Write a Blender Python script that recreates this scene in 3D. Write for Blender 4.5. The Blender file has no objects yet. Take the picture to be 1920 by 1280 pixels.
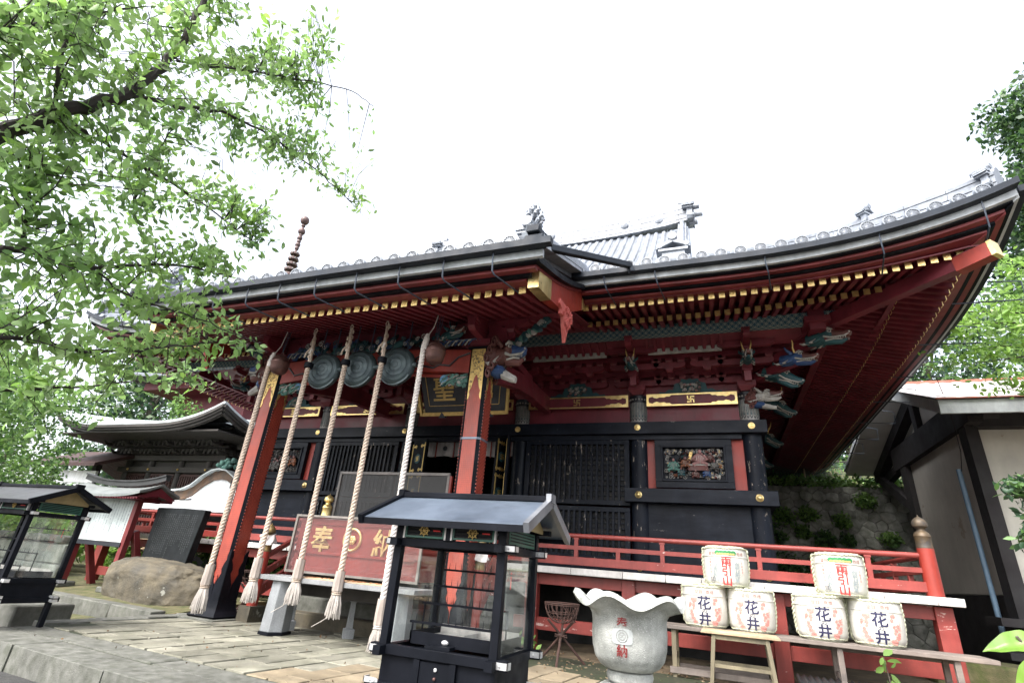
import bpy, bmesh, math, random
import numpy as np
from mathutils import Vector, Matrix, noise
random.seed(7)
C = bpy.context.scene.collection
sc = bpy.context.scene
R = math.radians
# ------------------------------------------------------------------ camera, sky, sun, exposure
cam = bpy.data.cameras.new('camera'); camo = bpy.data.objects.new('camera', cam); C.objects.link(camo)
yaw, pitch, roll = R(22.118), R(24.018), R(4.913)
cy, sy = math.cos(yaw), math.sin(yaw)
fw = Vector((-sy*math.cos(pitch), cy*math.cos(pitch), math.sin(pitch)))
rt = Vector((cy, sy, 0)); up = rt.cross(fw)
cr, sr = math.cos(roll), math.sin(roll)
rt, up = cr*rt + sr*up, -sr*rt + cr*up
camo.matrix_world = Matrix(((rt.x, up.x, -fw.x, 0), (rt.y, up.y, -fw.y, 0), (rt.z, up.z, -fw.z, 1.04), (0, 0, 0, 1)))
cam.sensor_width = 36; cam.lens = 36*965/1920; cam.clip_start = .05; cam.clip_end = 600
sc.camera = camo
sc.view_settings.view_transform = 'Standard'; sc.view_settings.look = 'None'
sc.view_settings.gamma = 1; sc.view_settings.exposure = 2.1
w = bpy.data.worlds.new('World'); sc.world = w; w.use_nodes = True
SUN_EL, SUN_AZ = R(52), R(200)
nt = w.node_tree; nt.nodes.clear()
sky = nt.nodes.new('ShaderNodeTexSky'); sky.sky_type = 'NISHITA'; sky.sun_disc = False
sky.sun_elevation = SUN_EL; sky.sun_rotation = SUN_AZ; sky.air_density = 1.0; sky.dust_density = 5.0; sky.ozone_density = 1.0
hs = nt.nodes.new('ShaderNodeHueSaturation'); hs.inputs['Saturation'].default_value = .36
bg = nt.nodes.new('ShaderNodeBackground'); bg.inputs['Strength'].default_value = .15
wo = nt.nodes.new('ShaderNodeOutputWorld')
nt.links.new(sky.outputs[0], hs.inputs['Color']); nt.links.new(hs.outputs[0], bg.inputs[0]); nt.links.new(bg.outputs[0], wo.inputs[0])
sl = bpy.data.lights.new('sun', 'SUN'); sl.energy = .7; sl.angle = R(18); sl.color = (1, .97, .92)
so = bpy.data.objects.new('sun', sl); C.objects.link(so)
sd = Vector((math.sin(SUN_AZ)*math.cos(SUN_EL), math.cos(SUN_AZ)*math.cos(SUN_EL), math.sin(SUN_EL)))
so.rotation_euler = sd.to_track_quat('Z', 'Y').to_euler()

# ------------------------------------------------------------------ materials
def mat(name, c1, c2=None, scale=6, rough=.6, metal=0, bump=0, bscale=None, detail=6, chips=None, chipth=.62, stretch=None, spec=None, isl=0, trans=0, grime=.28):
    m = bpy.data.materials.new(name); m.use_nodes = True; n = m.node_tree.nodes; l = m.node_tree.links
    b = n['Principled BSDF']; b.inputs['Roughness'].default_value = rough; b.inputs['Metallic'].default_value = metal
    if spec is not None: b.inputs['Specular IOR Level'].default_value = spec
    tc = n.new('ShaderNodeTexCoord'); src = tc.outputs['Object']
    if stretch:
        mp = n.new('ShaderNodeMapping'); mp.inputs['Scale'].default_value = stretch; l.new(src, mp.inputs[0]); src = mp.outputs[0]
    nz = n.new('ShaderNodeTexNoise'); nz.inputs['Scale'].default_value = scale; nz.inputs['Detail'].default_value = detail
    nz.inputs['Roughness'].default_value = .62; l.new(src, nz.inputs['Vector'])
    rp = n.new('ShaderNodeValToRGB'); rp.color_ramp.elements[0].position = .32; rp.color_ramp.elements[1].position = .68
    rp.color_ramp.elements[0].color = (*c1, 1); rp.color_ramp.elements[1].color = (*(c2 or [x*.75 for x in c1]), 1)
    l.new(nz.outputs['Fac'], rp.inputs[0]); col = rp.outputs[0]
    if isl:
        g = n.new('ShaderNodeNewGeometry'); mr = n.new('ShaderNodeMapRange')
        mr.inputs[3].default_value = 1-isl; mr.inputs[4].default_value = 1+isl
        l.new(g.outputs['Random Per Island'], mr.inputs[0])
        mx = n.new('ShaderNodeVectorMath'); mx.operation = 'SCALE'; l.new(col, mx.inputs[0]); l.new(mr.outputs[0], mx.inputs['Scale']); col = mx.outputs[0]
    if chips:
        n2 = n.new('ShaderNodeTexNoise'); n2.inputs['Scale'].default_value = chips[1]; n2.inputs['Detail'].default_value = 8; n2.inputs['Roughness'].default_value = .7
        l.new(src, n2.inputs['Vector'])
        r2 = n.new('ShaderNodeValToRGB'); r2.color_ramp.elements[0].position = chipth; r2.color_ramp.elements[1].position = chipth+.02
        l.new(n2.outputs['Fac'], r2.inputs[0])
        mx = n.new('ShaderNodeMix'); mx.data_type = 'RGBA'; l.new(r2.outputs[0], mx.inputs[0]); l.new(col, mx.inputs[6]); mx.inputs[7].default_value = (*chips[0], 1); col = mx.outputs[2]
    if grime:
        ng = n.new('ShaderNodeTexNoise'); ng.inputs['Scale'].default_value = 1.7; ng.inputs['Detail'].default_value = 9; ng.inputs['Roughness'].default_value = .7
        gm = n.new('ShaderNodeMapping'); gm.inputs['Scale'].default_value = (1.6, 1.6, .55); gm.inputs['Location'].default_value = (3, 7, 1); l.new(tc.outputs['Object'], gm.inputs[0]); l.new(gm.outputs[0], ng.inputs['Vector'])
        mg = n.new('ShaderNodeMapRange'); mg.inputs[1].default_value = .36; mg.inputs[2].default_value = .64; mg.inputs[3].default_value = 1-grime; mg.inputs[4].default_value = 1+grime*.55
        l.new(ng.outputs['Fac'], mg.inputs[0]); vg = n.new('ShaderNodeVectorMath'); vg.operation = 'SCALE'; l.new(col, vg.inputs[0]); l.new(mg.outputs[0], vg.inputs['Scale']); col = vg.outputs[0]
        rg = n.new('ShaderNodeMapRange'); rg.inputs[1].default_value = .3; rg.inputs[2].default_value = .7; rg.inputs[3].default_value = min(1, rough*1.25); rg.inputs[4].default_value = rough*.8; l.new(nz.outputs['Fac'], rg.inputs[0]); l.new(rg.outputs[0], b.inputs['Roughness'])
    l.new(col, b.inputs['Base Color'])
    if bump:
        bp = n.new('ShaderNodeBump'); bp.inputs['Strength'].default_value = bump; bp.inputs['Distance'].default_value = .01
        n3 = n.new('ShaderNodeTexNoise'); n3.inputs['Scale'].default_value = bscale or scale*6; n3.inputs['Detail'].default_value = 5
        l.new(src, n3.inputs['Vector']); l.new(n3.outputs['Fac'], bp.inputs['Height']); l.new(bp.outputs[0], b.inputs['Normal'])
    if trans:
        out = n['Material Output']; t = n.new('ShaderNodeBsdfTranslucent'); ms = n.new('ShaderNodeMixShader'); ms.inputs[0].default_value = trans
        br = n.new('ShaderNodeVectorMath'); br.operation = 'SCALE'; br.inputs['Scale'].default_value = 1.5; l.new(col, br.inputs[0]); l.new(br.outputs[0], t.inputs[0])
        l.new(b.outputs[0], ms.inputs[1]); l.new(t.outputs[0], ms.inputs[2]); l.new(ms.outputs[0], out.inputs[0])
    return m
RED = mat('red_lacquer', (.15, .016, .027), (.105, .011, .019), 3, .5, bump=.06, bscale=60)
REDM = mat('eave_board_red', (.20, .028, .030), (.15, .020, .022), 3, .5, bump=.06, bscale=60)
REDV = mat('worn_vermilion_paint', (.25, .042, .033), (.19, .027, .022), 4, .5, bump=.1, bscale=70, chips=((.52, .38, .34), 9), chipth=.64, stretch=(.35, 1, 1))
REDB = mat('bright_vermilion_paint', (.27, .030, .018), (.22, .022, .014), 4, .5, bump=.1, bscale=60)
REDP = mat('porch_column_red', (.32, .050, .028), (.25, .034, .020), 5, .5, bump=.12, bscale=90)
BLK = mat('weathered_black_lacquer', (.006, .008, .013), (.013, .016, .024), 5, .38, bump=.15, bscale=40, chips=((.30, .26, .22), 16), chipth=.62, stretch=(1, 1, .3), spec=.11)
BLKH = mat('weathered_black_beam', (.006, .008, .013), (.015, .018, .026), 5, .38, bump=.15, bscale=40, chips=((.12, .11, .105), 16), chipth=.66, stretch=(.25, 1, 1), spec=.11)
BLKG = mat('black_gloss_metal', (.0035, .0045, .007), (.008, .009, .013), 5, .5, spec=.09)
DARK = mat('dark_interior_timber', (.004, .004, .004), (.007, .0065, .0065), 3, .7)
GOLD = mat('gilt_metal', (.92, .74, .36), (.80, .58, .22), 9, .34, .85, bump=.2, bscale=80)
GOLDP = mat('gold_paint', (.66, .47, .17), (.46, .31, .10), 20, .4, .5, bump=.3, bscale=120)
WHT = mat('white_painted_board_end', (.60, .58, .56), (.46, .44, .42), 5, .6, chips=((.25, .22, .2), 7), chipth=.67)
GREY_W = mat('pale_fascia_board', (.50, .53, .55), (.38, .41, .43), 3, .6)
TILE = mat('grey_roof_tile', (.32, .35, .39), (.14, .155, .185), 5, .42, bump=.2, isl=.18, bscale=30)
TILED = mat('roof_tile_pan', (.20, .22, .25), (.09, .10, .12), 8, .5, bump=.3, bscale=30)
ZINC = mat('zinc_gutter', (.018, .024, .034), (.012, .016, .024), 4, .6, 0, spec=.3)
IRON = mat('painted_iron_stay', (.035, .048, .07), (.02, .028, .045), 10, .5)
BRONZE = mat('green_bronze', (.028, .042, .052), (.065, .092, .095), 7, .48, .45, bump=.15, bscale=30)
COPPER = mat('brown_copper', (.17, .088, .076), (.10, .052, .046), 6, .42, .55, bump=.08)
GRAN = mat('speckled_granite', (.25, .255, .26), (.14, .145, .15), 120, .7, bump=.3, bscale=160, detail=3)
GRANU = mat('weathered_granite', (.56, .57, .54), (.22, .23, .21), 4.5, .85, bump=.9, bscale=150, detail=14, chips=((.62, .62, .6), 90), chipth=.60)
ROCK = mat('brown_boulder', (.125, .105, .070), (.035, .032, .024), 2.4, .85, bump=1.0, bscale=26, detail=12, chips=((.20, .20, .17), 5), chipth=.64)
STEL = mat('black_slate', (.006, .008, .009), (.012, .014, .016), 5, .5, bump=.15, spec=.15)
PAVE = mat('paving_slab', (.235, .225, .18), (.105, .105, .075), 2.2, .85, bump=.7, bscale=60, isl=.24, detail=9, chips=((.10, .105, .07), 3), chipth=.66)
PAVEO = mat('tan_paving_slab', (.30, .245, .165), (.17, .135, .085), 2.2, .85, bump=.4, bscale=60, isl=.14, detail=9)
KERB = mat('kerb_granite', (.15, .15, .135), (.06, .064, .048), 9, .85, bump=.5, bscale=80, detail=10)
JOINT = mat('mossy_joint_soil', (.03, .028, .016), (.018, .03, .008), 6, .95)
DIRT = mat('bare_earth', (.19, .14, .085), (.085, .065, .04), 2.5, .95, bump=.8, bscale=25, detail=10, chips=((.04, .05, .018), 1.6), chipth=.60)
ASPH = mat('wet_dark_asphalt', (.025, .025, .025), (.045, .044, .042), 6, .7, bump=.8, bscale=120)
MOSS = mat('moss', (.045, .06, .012), (.12, .10, .05), 5, .95, bump=.8, bscale=60)
WOODG = mat('weathered_bench_timber', (.23, .19, .165), (.10, .085, .075), 7, .8, bump=.4, bscale=20, stretch=(.15, 1, 1))
WOODL = mat('pale_bench_timber', (.52, .38, .25), (.38, .26, .16), 6, .6, bump=.15, stretch=(.15, 1, 1))
WOODS = mat('stool_timber', (.22, .19, .12), (.12, .10, .065), 6, .75, bump=.3, stretch=(1, 1, .15))
ROPEM = mat('white_cotton_rope', (.70, .66, .63), (.48, .44, .41), 30, .9, bump=.6, bscale=140)
ROPET = mat('tan_cotton_rope', (.56, .47, .39), (.36, .28, .22), 30, .9, bump=.6, bscale=140)
TASS = mat('rope_tassel', (.60, .56, .52), (.38, .34, .30), 60, .95, stretch=(4, 4, .3))
SLEEVE = mat('wooden_sleeve', (.42, .36, .32), (.26, .22, .19), 14, .8, stretch=(3, 3, .3))
CREAM = mat('straw_mat_wrap', (.60, .59, .54), (.50, .49, .44), 5, .75, bump=.2, bscale=60)
STRAW = mat('straw_rope', (.60, .61, .47), (.42, .43, .30), 20, .9, bump=.5, bscale=100)
INKB = mat('dark_blue_ink', (.012, .012, .05), (.016, .016, .06), 9, .6)
INKR = mat('red_ink', (.75, .03, .025), (.68, .03, .03), 9, .6)
INKBR = mat('brown_ink', (.30, .16, .14), (.34, .2, .17), 9, .6)
PINK = mat('pale_pink_print', (.56, .20, .17), (.62, .29, .25), 30, .7)
PRGR = mat('green_print', (.015, .16, .05), (.03, .2, .07), 9, .7)
PRGY = mat('grey_print', (.22, .26, .27), (.34, .38, .38), 40, .7)
REDINK2 = mat('carved_red_paint', (.22, .012, .012), (.16, .01, .01), 9, .6)
PALE = mat('white_stone_inlay', (.50, .53, .52), (.42, .44, .44), 9, .7)
GREENF = mat('green_frieze_paint', (.012, .09, .06), (.010, .065, .045), 6, .5)
SILV = mat('silver_fitting', (.66, .66, .66), (.5, .5, .5), 30, .35, .5)
SHEET = mat('blue_grey_sheet_roof', (.135, .165, .21), (.10, .125, .165), 2.5, .35, .3, bump=.05, bscale=3)
ROOFD = mat('dark_sheet_roof', (.045, .046, .048), (.03, .031, .033), 3, .45, .2)
SOFF = mat('plaster_yellow_gable', (.28, .21, .10), (.22, .165, .075), 4, .8)
RUST = mat('rusty_iron', (.085, .045, .035), (.05, .028, .024), 14, .75, .3, bump=.5, bscale=80)
TEAL = mat('teal_painted_carving', (.015, .075, .08), (.008, .04, .055), 6, .6)
BLUEC = mat('blue_painted_carving', (.012, .035, .12), (.025, .07, .17), 9, .6)
WHC = mat('white_painted_carving', (.40, .39, .36), (.22, .21, .20), 12, .7)
BRC = mat('brown_painted_carving', (.11, .035, .03), (.07, .024, .02), 8, .6)
GREYC = mat('grey_carving', (.10, .095, .09), (.05, .048, .045), 14, .7)
PKC = mat('pink_painted_carving', (.30, .16, .15), (.20, .10, .10), 14, .7)
ORC = mat('orange_brown_carving', (.22, .08, .035), (.14, .05, .025), 14, .7)
LBLU = mat('pale_blue_carving', (.10, .24, .42), (.16, .32, .46), 14, .7)
LGRN = mat('pale_green_carving', (.10, .22, .18), (.06, .15, .13), 14, .7)
CURT = mat('white_curtain_cloth', (.60, .57, .56), (.5, .47, .46), 3, .9)
OLDW = mat('blackened_old_timber', (.050, .044, .040), (.020, .018, .016), 6, .75, bump=.3, stretch=(.3, 1, 1))
OLDR = mat('reddish_old_door', (.045, .015, .013), (.028, .012, .010), 6, .7)
WROOF = mat('pale_copper_sheet_roof', (.46, .50, .51), (.34, .39, .39), 1.5, .4, .1)
TARP = mat('white_tarp', (.82, .84, .86), (.74, .77, .8), 1.5, .5, bump=.4, bscale=3)
PLAST = mat('grey_plaster_wall', (.52, .50, .45), (.42, .40, .36), 1.3, .9, bump=.2, bscale=40, grime=.08, chips=((.36, .31, .25), .9), chipth=.62)
CONC = mat('dark_concrete_beam', (.022, .019, .021), (.014, .013, .014), 2, .8)
SOFG = mat('grey_soffit', (.75, .73, .70), (.68, .66, .63), 2, .85, grime=.06)
FASC = mat('pale_concrete_fascia', (.36, .38, .39), (.24, .26, .27), 2, .7)
PIPE = mat('blue_grey_drainpipe', (.14, .22, .31), (.11, .18, .26), 2, .5)
MUDW = mat('grey_stone_block', (.36, .36, .33), (.13, .14, .115), 3.5, .9, bump=.9, bscale=16, isl=.28, detail=10, chips=((.05, .075, .03), 1.6), chipth=.66)
BARK = mat('dark_cherry_bark', (.03, .021, .018), (.015, .011, .010), 12, .85, bump=.6, bscale=40)
BARK2 = mat('grey_brown_bark', (.10, .085, .065), (.06, .05, .04), 8, .9, bump=.6)
LEAF = mat('cherry_leaf', (.25, .37, .12), (.115, .215, .068), 1.2, .45, isl=.45, trans=.45, grime=0)
LEAFY = mat('young_cherry_leaf', (.22, .36, .07), (.14, .26, .05), 1.2, .45, isl=.3, trans=.42, grime=0)
LEAFD = mat('dark_evergreen_leaf', (.03, .075, .03), (.016, .045, .022), .5, .5, isl=.5, trans=.15, grime=0)
LEAFM = mat('mid_green_leaf', (.09, .18, .045), (.05, .11, .03), .5, .5, isl=.45, trans=.3, grime=0)
LEAFL = mat('light_green_leaf', (.19, .31, .08), (.11, .21, .05), .5, .5, isl=.4, trans=.35, grime=0)
SIGNW = mat('pale_sign_panel', (.46, .51, .51), (.40, .45, .45), 2, .5)
REDP_ = None
INKG = mat('grey_sign_ink', (.10, .11, .12), (.08, .09, .1), 9, .6)
CLOTH = mat('white_cotton_cloth', (.70, .66, .64), (.58, .53, .52), 10, .9, bump=.4, bscale=30)
JIZO = mat('old_gilt_bronze', (.36, .24, .08), (.12, .11, .08), 14, .45, .7)
PLNK = mat('black_sign_panel', (.012, .014, .02), (.018, .02, .028), 4, .4)
def chequer(m, sc_=46, amt=.16):
    n = m.node_tree.nodes; l = m.node_tree.links; b = n['Principled BSDF']; src = b.inputs['Base Color'].links[0].from_socket
    tc = n.new('ShaderNodeTexCoord'); ck = n.new('ShaderNodeTexChecker'); ck.inputs['Scale'].default_value = sc_; ck.inputs[1].default_value = (1, 1, 1, 1); ck.inputs[2].default_value = (1-amt, 1-amt, 1-amt, 1)
    mp = n.new('ShaderNodeMapping'); mp.inputs['Rotation'].default_value = (0, .785, 0); l.new(tc.outputs['Object'], mp.inputs[0]); l.new(mp.outputs[0], ck.inputs[0])
    mx = n.new('ShaderNodeMix'); mx.data_type = 'RGBA'; mx.blend_type = 'MULTIPLY'; mx.inputs[0].default_value = 1; l.new(src, mx.inputs[6]); l.new(ck.outputs[0], mx.inputs[7]); l.new(mx.outputs[2], b.inputs['Base Color'])
chequer(REDP)
def glass_mat():
    m = bpy.data.materials.new('clear_glass'); m.use_nodes = True; n = m.node_tree.nodes; l = m.node_tree.links; n.clear()
    o = n.new('ShaderNodeOutputMaterial'); t = n.new('ShaderNodeBsdfTransparent'); t.inputs[0].default_value = (.96, .98, .97, 1)
    g = n.new('ShaderNodeBsdfGlossy'); g.inputs['Roughness'].default_value = .03; lw = n.new('ShaderNodeLayerWeight'); lw.inputs[0].default_value = .5; pw = n.new('ShaderNodeMath'); pw.operation = 'POWER'; pw.inputs[1].default_value = 5; l.new(lw.outputs['Facing'], pw.inputs[0]); f = n.new('ShaderNodeMath'); f.operation = 'MULTIPLY_ADD'; f.inputs[1].default_value = .8; f.inputs[2].default_value = .035; l.new(pw.outputs[0], f.inputs[0])
    d = n.new('ShaderNodeBsdfDiffuse'); d.inputs[0].default_value = (.6, .62, .6, 1)
    nz = n.new('ShaderNodeTexNoise'); nz.inputs['Scale'].default_value = 5; nz.inputs['Detail'].default_value = 8
    mr = n.new('ShaderNodeMapRange'); mr.inputs[1].default_value = .4; mr.inputs[2].default_value = .8; mr.inputs[3].default_value = .0; mr.inputs[4].default_value = .14
    tc = n.new('ShaderNodeTexCoord'); l.new(tc.outputs['Object'], nz.inputs[0]); l.new(nz.outputs[0], mr.inputs[0])
    m1 = n.new('ShaderNodeMixShader'); m2 = n.new('ShaderNodeMixShader')
    l.new(mr.outputs[0], m1.inputs[0]); l.new(t.outputs[0], m1.inputs[1]); l.new(d.outputs[0], m1.inputs[2])
    l.new(f.outputs[0], m2.inputs[0]); l.new(m1.outputs[0], m2.inputs[1]); l.new(g.outputs[0], m2.inputs[2]); l.new(m2.outputs[0], o.inputs[0])
    return m
GLASS = glass_mat()
def mesh_mat(name, col, sc_, open_=.62):
    """fine wire netting: real holes between wires, cut by a grid in object space"""
    m = bpy.data.materials.new(name); m.use_nodes = True; n = m.node_tree.nodes; l = m.node_tree.links; n.clear()
    o = n.new('ShaderNodeOutputMaterial'); t = n.new('ShaderNodeBsdfTransparent'); d = n.new('ShaderNodeBsdfPrincipled')
    d.inputs['Base Color'].default_value = (*col, 1); d.inputs['Metallic'].default_value = .3; d.inputs['Roughness'].default_value = .5
    tc = n.new('ShaderNodeTexCoord'); sp = n.new('ShaderNodeSeparateXYZ'); l.new(tc.outputs['Object'], sp.inputs[0])
    outs = []
    for ax in (0, 2):
        a = n.new('ShaderNodeMath'); a.operation = 'MULTIPLY'; a.inputs[1].default_value = sc_; l.new(sp.outputs[ax], a.inputs[0])
        f = n.new('ShaderNodeMath'); f.operation = 'FRACT'; l.new(a.outputs[0], f.inputs[0])
        g = n.new('ShaderNodeMath'); g.operation = 'GREATER_THAN'; g.inputs[1].default_value = open_; l.new(f.outputs[0], g.inputs[0]); outs.append(g)
    mx = n.new('ShaderNodeMath'); mx.operation = 'MAXIMUM'; l.new(outs[0].outputs[0], mx.inputs[0]); l.new(outs[1].outputs[0], mx.inputs[1])
    s = n.new('ShaderNodeMixShader'); l.new(mx.outputs[0], s.inputs[0]); l.new(t.outputs[0], s.inputs[1]); l.new(d.outputs[0], s.inputs[2]); l.new(s.outputs[0], o.inputs[0])
    return m
NETG = mesh_mat('grey_wire_netting', (.26, .17, .17), 62, .84)
NETB = mesh_mat('dark_wire_netting', (.06, .06, .06), 62, .55)
def shippo():
    """overlapping-circles pattern painted on the eave purlin"""
    m = bpy.data.materials.new('blue_circle_pattern_paint'); m.use_nodes = True; n = m.node_tree.nodes; l = m.node_tree.links
    b = n['Principled BSDF']; b.inputs['Roughness'].default_value = .6
    tc = n.new('ShaderNodeTexCoord'); sp = n.new('ShaderNodeSeparateXYZ'); l.new(tc.outputs['Object'], sp.inputs[0])
    def math_(op, a, bb=None):
        x = n.new('ShaderNodeMath'); x.operation = op
        for i, v in enumerate((a, bb)):
            if v is None: continue
            if isinstance(v, (int, float)): x.inputs[i].default_value = v
            else: l.new(v, x.inputs[i])
        return x.outputs[0]
    u = math_('MULTIPLY', sp.outputs[0], 8.0)
    yz = math_('SUBTRACT', sp.outputs[2], sp.outputs[1]); v = math_('MULTIPLY', yz, 8.0)
    res = None
    for ou, ov in ((0, 0), (.5, .5)):
        a = math_('SUBTRACT', math_('FRACT', math_('ADD', u, ou)), .5); c = math_('SUBTRACT', math_('FRACT', math_('ADD', v, ov)), .5)
        d = math_('SQRT', math_('ADD', math_('MULTIPLY', a, a), math_('MULTIPLY', c, c)))
        r = math_('LESS_THAN', math_('ABSOLUTE', math_('SUBTRACT', d, .47)), .035)
        res = r if res is None else math_('MAXIMUM', res, r)
    mx = n.new('ShaderNodeMix'); mx.data_type = 'RGBA'; l.new(res, mx.inputs[0]); mx.inputs[6].default_value = (.012, .060, .090, 1); mx.inputs[7].default_value = (.22, .24, .21, 1)
    l.new(mx.outputs[2], b.inputs['Base Color'])
    return m
SHIP = shippo()

# ------------------------------------------------------------------ mesh helpers
WLOC = {}
def V(*a): return Vector(a)
class MB:
    def __init__(s): s.v = []; s.f = []; s.m = []
    def add(s, vs, fs, m=0):
        o = len(s.v); s.v += [tuple(p) for p in vs]; s.f += [tuple(i+o for i in f) for f in fs]; s.m += [m]*len(fs); return s
    def box(s, c, d, m=0, rot=None, taper=None):
        hx, hy, hz = d[0]/2, d[1]/2, d[2]/2; vs = []
        for z in (-1, 1):
            k = taper if (taper and z < 0) else 1
            for x, y in ((-1, -1), (1, -1), (1, 1), (-1, 1)):
                p = V(x*hx*k, y*hy*k, z*hz)
                if rot is not None: p = rot @ p
                vs.append(p+V(*c))
        return s.add(vs, [(3, 2, 1, 0), (4, 5, 6, 7), (0, 1, 5, 4), (1, 2, 6, 5), (2, 3, 7, 6), (3, 0, 4, 7)], m)
    def b2(s, a, b, m=0): return s.box([(a[i]+b[i])/2 for i in range(3)], [abs(b[i]-a[i]) for i in range(3)], m)
    def bar(s, p, q, w, h, m=0, upv=(0, 0, 1)):
        p, q = V(*p), V(*q); d = q-p; L = d.length; d.normalize(); x = d.cross(V(*upv))
        if x.length < 1e-4: x = d.cross(V(0, 1, 0))
        x.normalize(); z = x.cross(d)
        vs = [o+x*a*w/2+z*b*h/2 for o in (p, q) for a, b in ((-1, -1), (1, -1), (1, 1), (-1, 1))]
        return s.add(vs, [(0, 1, 2, 3), (7, 6, 5, 4), (0, 4, 5, 1), (1, 5, 6, 2), (2, 6, 7, 3), (3, 7, 4, 0)], m)
    def tube(s, pts, r, n=8, m=0, cap=True):
        pts = [V(*p) for p in pts]; k = len(pts); rs = r if isinstance(r, (list, tuple)) else [r]*k
        vs = []; prev = None
        for i, p in enumerate(pts):
            d = (pts[min(i+1, k-1)]-pts[max(i-1, 0)])
            if d.length < 1e-7: d = V(0, 0, 1)
            d.normalize()
            x = (prev - d*prev.dot(d)) if prev is not None else d.cross(V(.13, .31, 1) if abs(d.z) < .9 else V(1, 0, 0))
            if x.length < 1e-4: x = d.cross(V(1, .2, 0))
            x.normalize(); prev = x; y = d.cross(x)
            for j in range(n):
                a = 2*math.pi*j/n; vs.append(p+(x*math.cos(a)+y*math.sin(a))*rs[i])
        fs = [(i*n+j, i*n+(j+1) % n, (i+1)*n+(j+1) % n, (i+1)*n+j) for i in range(k-1) for j in range(n)]
        if cap: fs += [tuple(range(n-1, -1, -1)), tuple((k-1)*n+j for j in range(n))]
        return s.add(vs, fs, m)
    def cyl(s, p, q, r, r2=None, n=16, m=0): return s.tube([p, q], [r, r if r2 is None else r2], n, m)
    def lathe(s, prof, c=(0, 0, 0), n=24, m=0, axis='z', sx=1, sy=1):
        vs = []
        for r, z in prof:
            for j in range(n):
                a = 2*math.pi*j/n; x, y = r*math.cos(a)*sx, r*math.sin(a)*sy
                p = {'z': (x, y, z), 'y': (x, -z, y), 'x': (z, x, y)}[axis]
                vs.append((c[0]+p[0], c[1]+p[1], c[2]+p[2]))
        k = len(prof)
        fs = [(i*n+j, i*n+(j+1) % n, (i+1)*n+(j+1) % n, (i+1)*n+j) for i in range(k-1) for j in range(n)]
        fs += [tuple(range(n-1, -1, -1)), tuple((k-1)*n+j for j in range(n))]
        return s.add(vs, fs, m)
    def ball(s, c, r, n=10, m=0, rot=None, amp=0, fr=3):
        if not isinstance(r, (list, tuple)): r = (r, r, r)
        h = max(4, n//2+1); vs = []
        for i in range(h+1):
            t = math.pi*i/h
            for j in range(n):
                a = 2*math.pi*j/n; p = V(math.sin(t)*math.cos(a), math.sin(t)*math.sin(a), math.cos(t))
                if amp: p = p*(1+amp*noise.noise(p*fr+V(*c)))
                p = V(p.x*r[0], p.y*r[1], p.z*r[2])
                if rot is not None: p = rot @ p
                vs.append(p+V(*c))
        return s.add(vs, [(i*n+j, (i+1)*n+j, (i+1)*n+(j+1) % n, i*n+(j+1) % n) for i in range(h) for j in range(n)], m)
    def prism(s, poly, o, u, v, d, m=0):
        """polygon (2D) in frame o,u,v extruded by vector d"""
        o, u, v, d = V(*o), V(*u), V(*v), V(*d); n = len(poly)
        a = [o+u*x+v*y for x, y in poly]; b = [p+d for p in a]
        fs = [tuple(range(n-1, -1, -1)), tuple(range(n, 2*n))]+[(i, (i+1) % n, (i+1) % n+n, i+n) for i in range(n)]
        return s.add(a+b, fs, m)
    def grid(s, fn, nu, nv, m=0, closed=False):
        vs = [fn(i/nu, j/nv) for i in range(nu+1) for j in range(nv+1)]
        return s.add(vs, [(i*(nv+1)+j, (i+1)*(nv+1)+j, (i+1)*(nv+1)+j+1, i*(nv+1)+j+1) for i in range(nu) for j in range(nv)], m)
    def slab(s, fn, nu, nv, th, m=0):
        """curved sheet with real thickness th (downwards)"""
        a = [V(*fn(i/nu, j/nv)) for i in range(nu+1) for j in range(nv+1)]; b = [p-V(0, 0, th) for p in a]; N = len(a); q = nv+1
        fs = []
        for i in range(nu):
            for j in range(nv):
                k = (i*q+j, (i+1)*q+j, (i+1)*q+j+1, i*q+j+1); fs.append(k); fs.append(tuple(x+N for x in reversed(k)))
        for i in range(nu):
            fs.append((i*q, i*q+N, (i+1)*q+N, (i+1)*q)); fs.append(((i+1)*q+nv, (i+1)*q+nv+N, i*q+nv+N, i*q+nv))
        for j in range(nv):
            fs.append((j+1, j+1+N, j+N, j)); fs.append((nu*q+j, nu*q+j+N, nu*q+j+1+N, nu*q+j+1))
        return s.add(a+b, fs, m)
    def sweep(s, pts, sec, m=0, closed=False):
        """section given as list of (offset vector) at every point: sec(i, p) -> list of points"""
        rings = [sec(i) for i in range(len(pts))]; n = len(rings[0]); vs = [p for r in rings for p in r]
        fs = [(i*n+j, i*n+(j+1) % n, (i+1)*n+(j+1) % n, (i+1)*n+j) for i in range(len(rings)-1) for j in range(n)]
        fs += [tuple(range(n-1, -1, -1)), tuple((len(rings)-1)*n+j for j in range(n))]
        return s.add(vs, fs, m)
    def merge(s, o, mo=0, M=None):
        s.add([(M @ V(*p)) if M is not None else p for p in o.v], o.f)
        s.m[len(s.m)-len(o.f):] = [k+mo for k in o.m]; return s
    def pieces(s):
        n = len(s.v); par = list(range(n))
        def f(a):
            while par[a] != a: par[a] = par[par[a]]; a = par[a]
            return a
        for q in s.f:
            r = f(q[0])
            for k in q[1:]: par[f(k)] = r
        isl = {}
        for i, q in enumerate(s.f): isl.setdefault(f(q[0]), []).append(i)
        if not 1 < len(isl) <= 60: return None
        P = np.array([tuple(p) for p in s.v]); keys = list(isl); bb = []
        for k in keys:
            ix = sorted({a for i in isl[k] for a in s.f[i]}); q = P[ix]; bb.append((q.min(0), q.max(0)))
        m = len(keys); g = list(range(m))
        def h(a):
            while g[a] != a: a = g[a]
            return a
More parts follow.
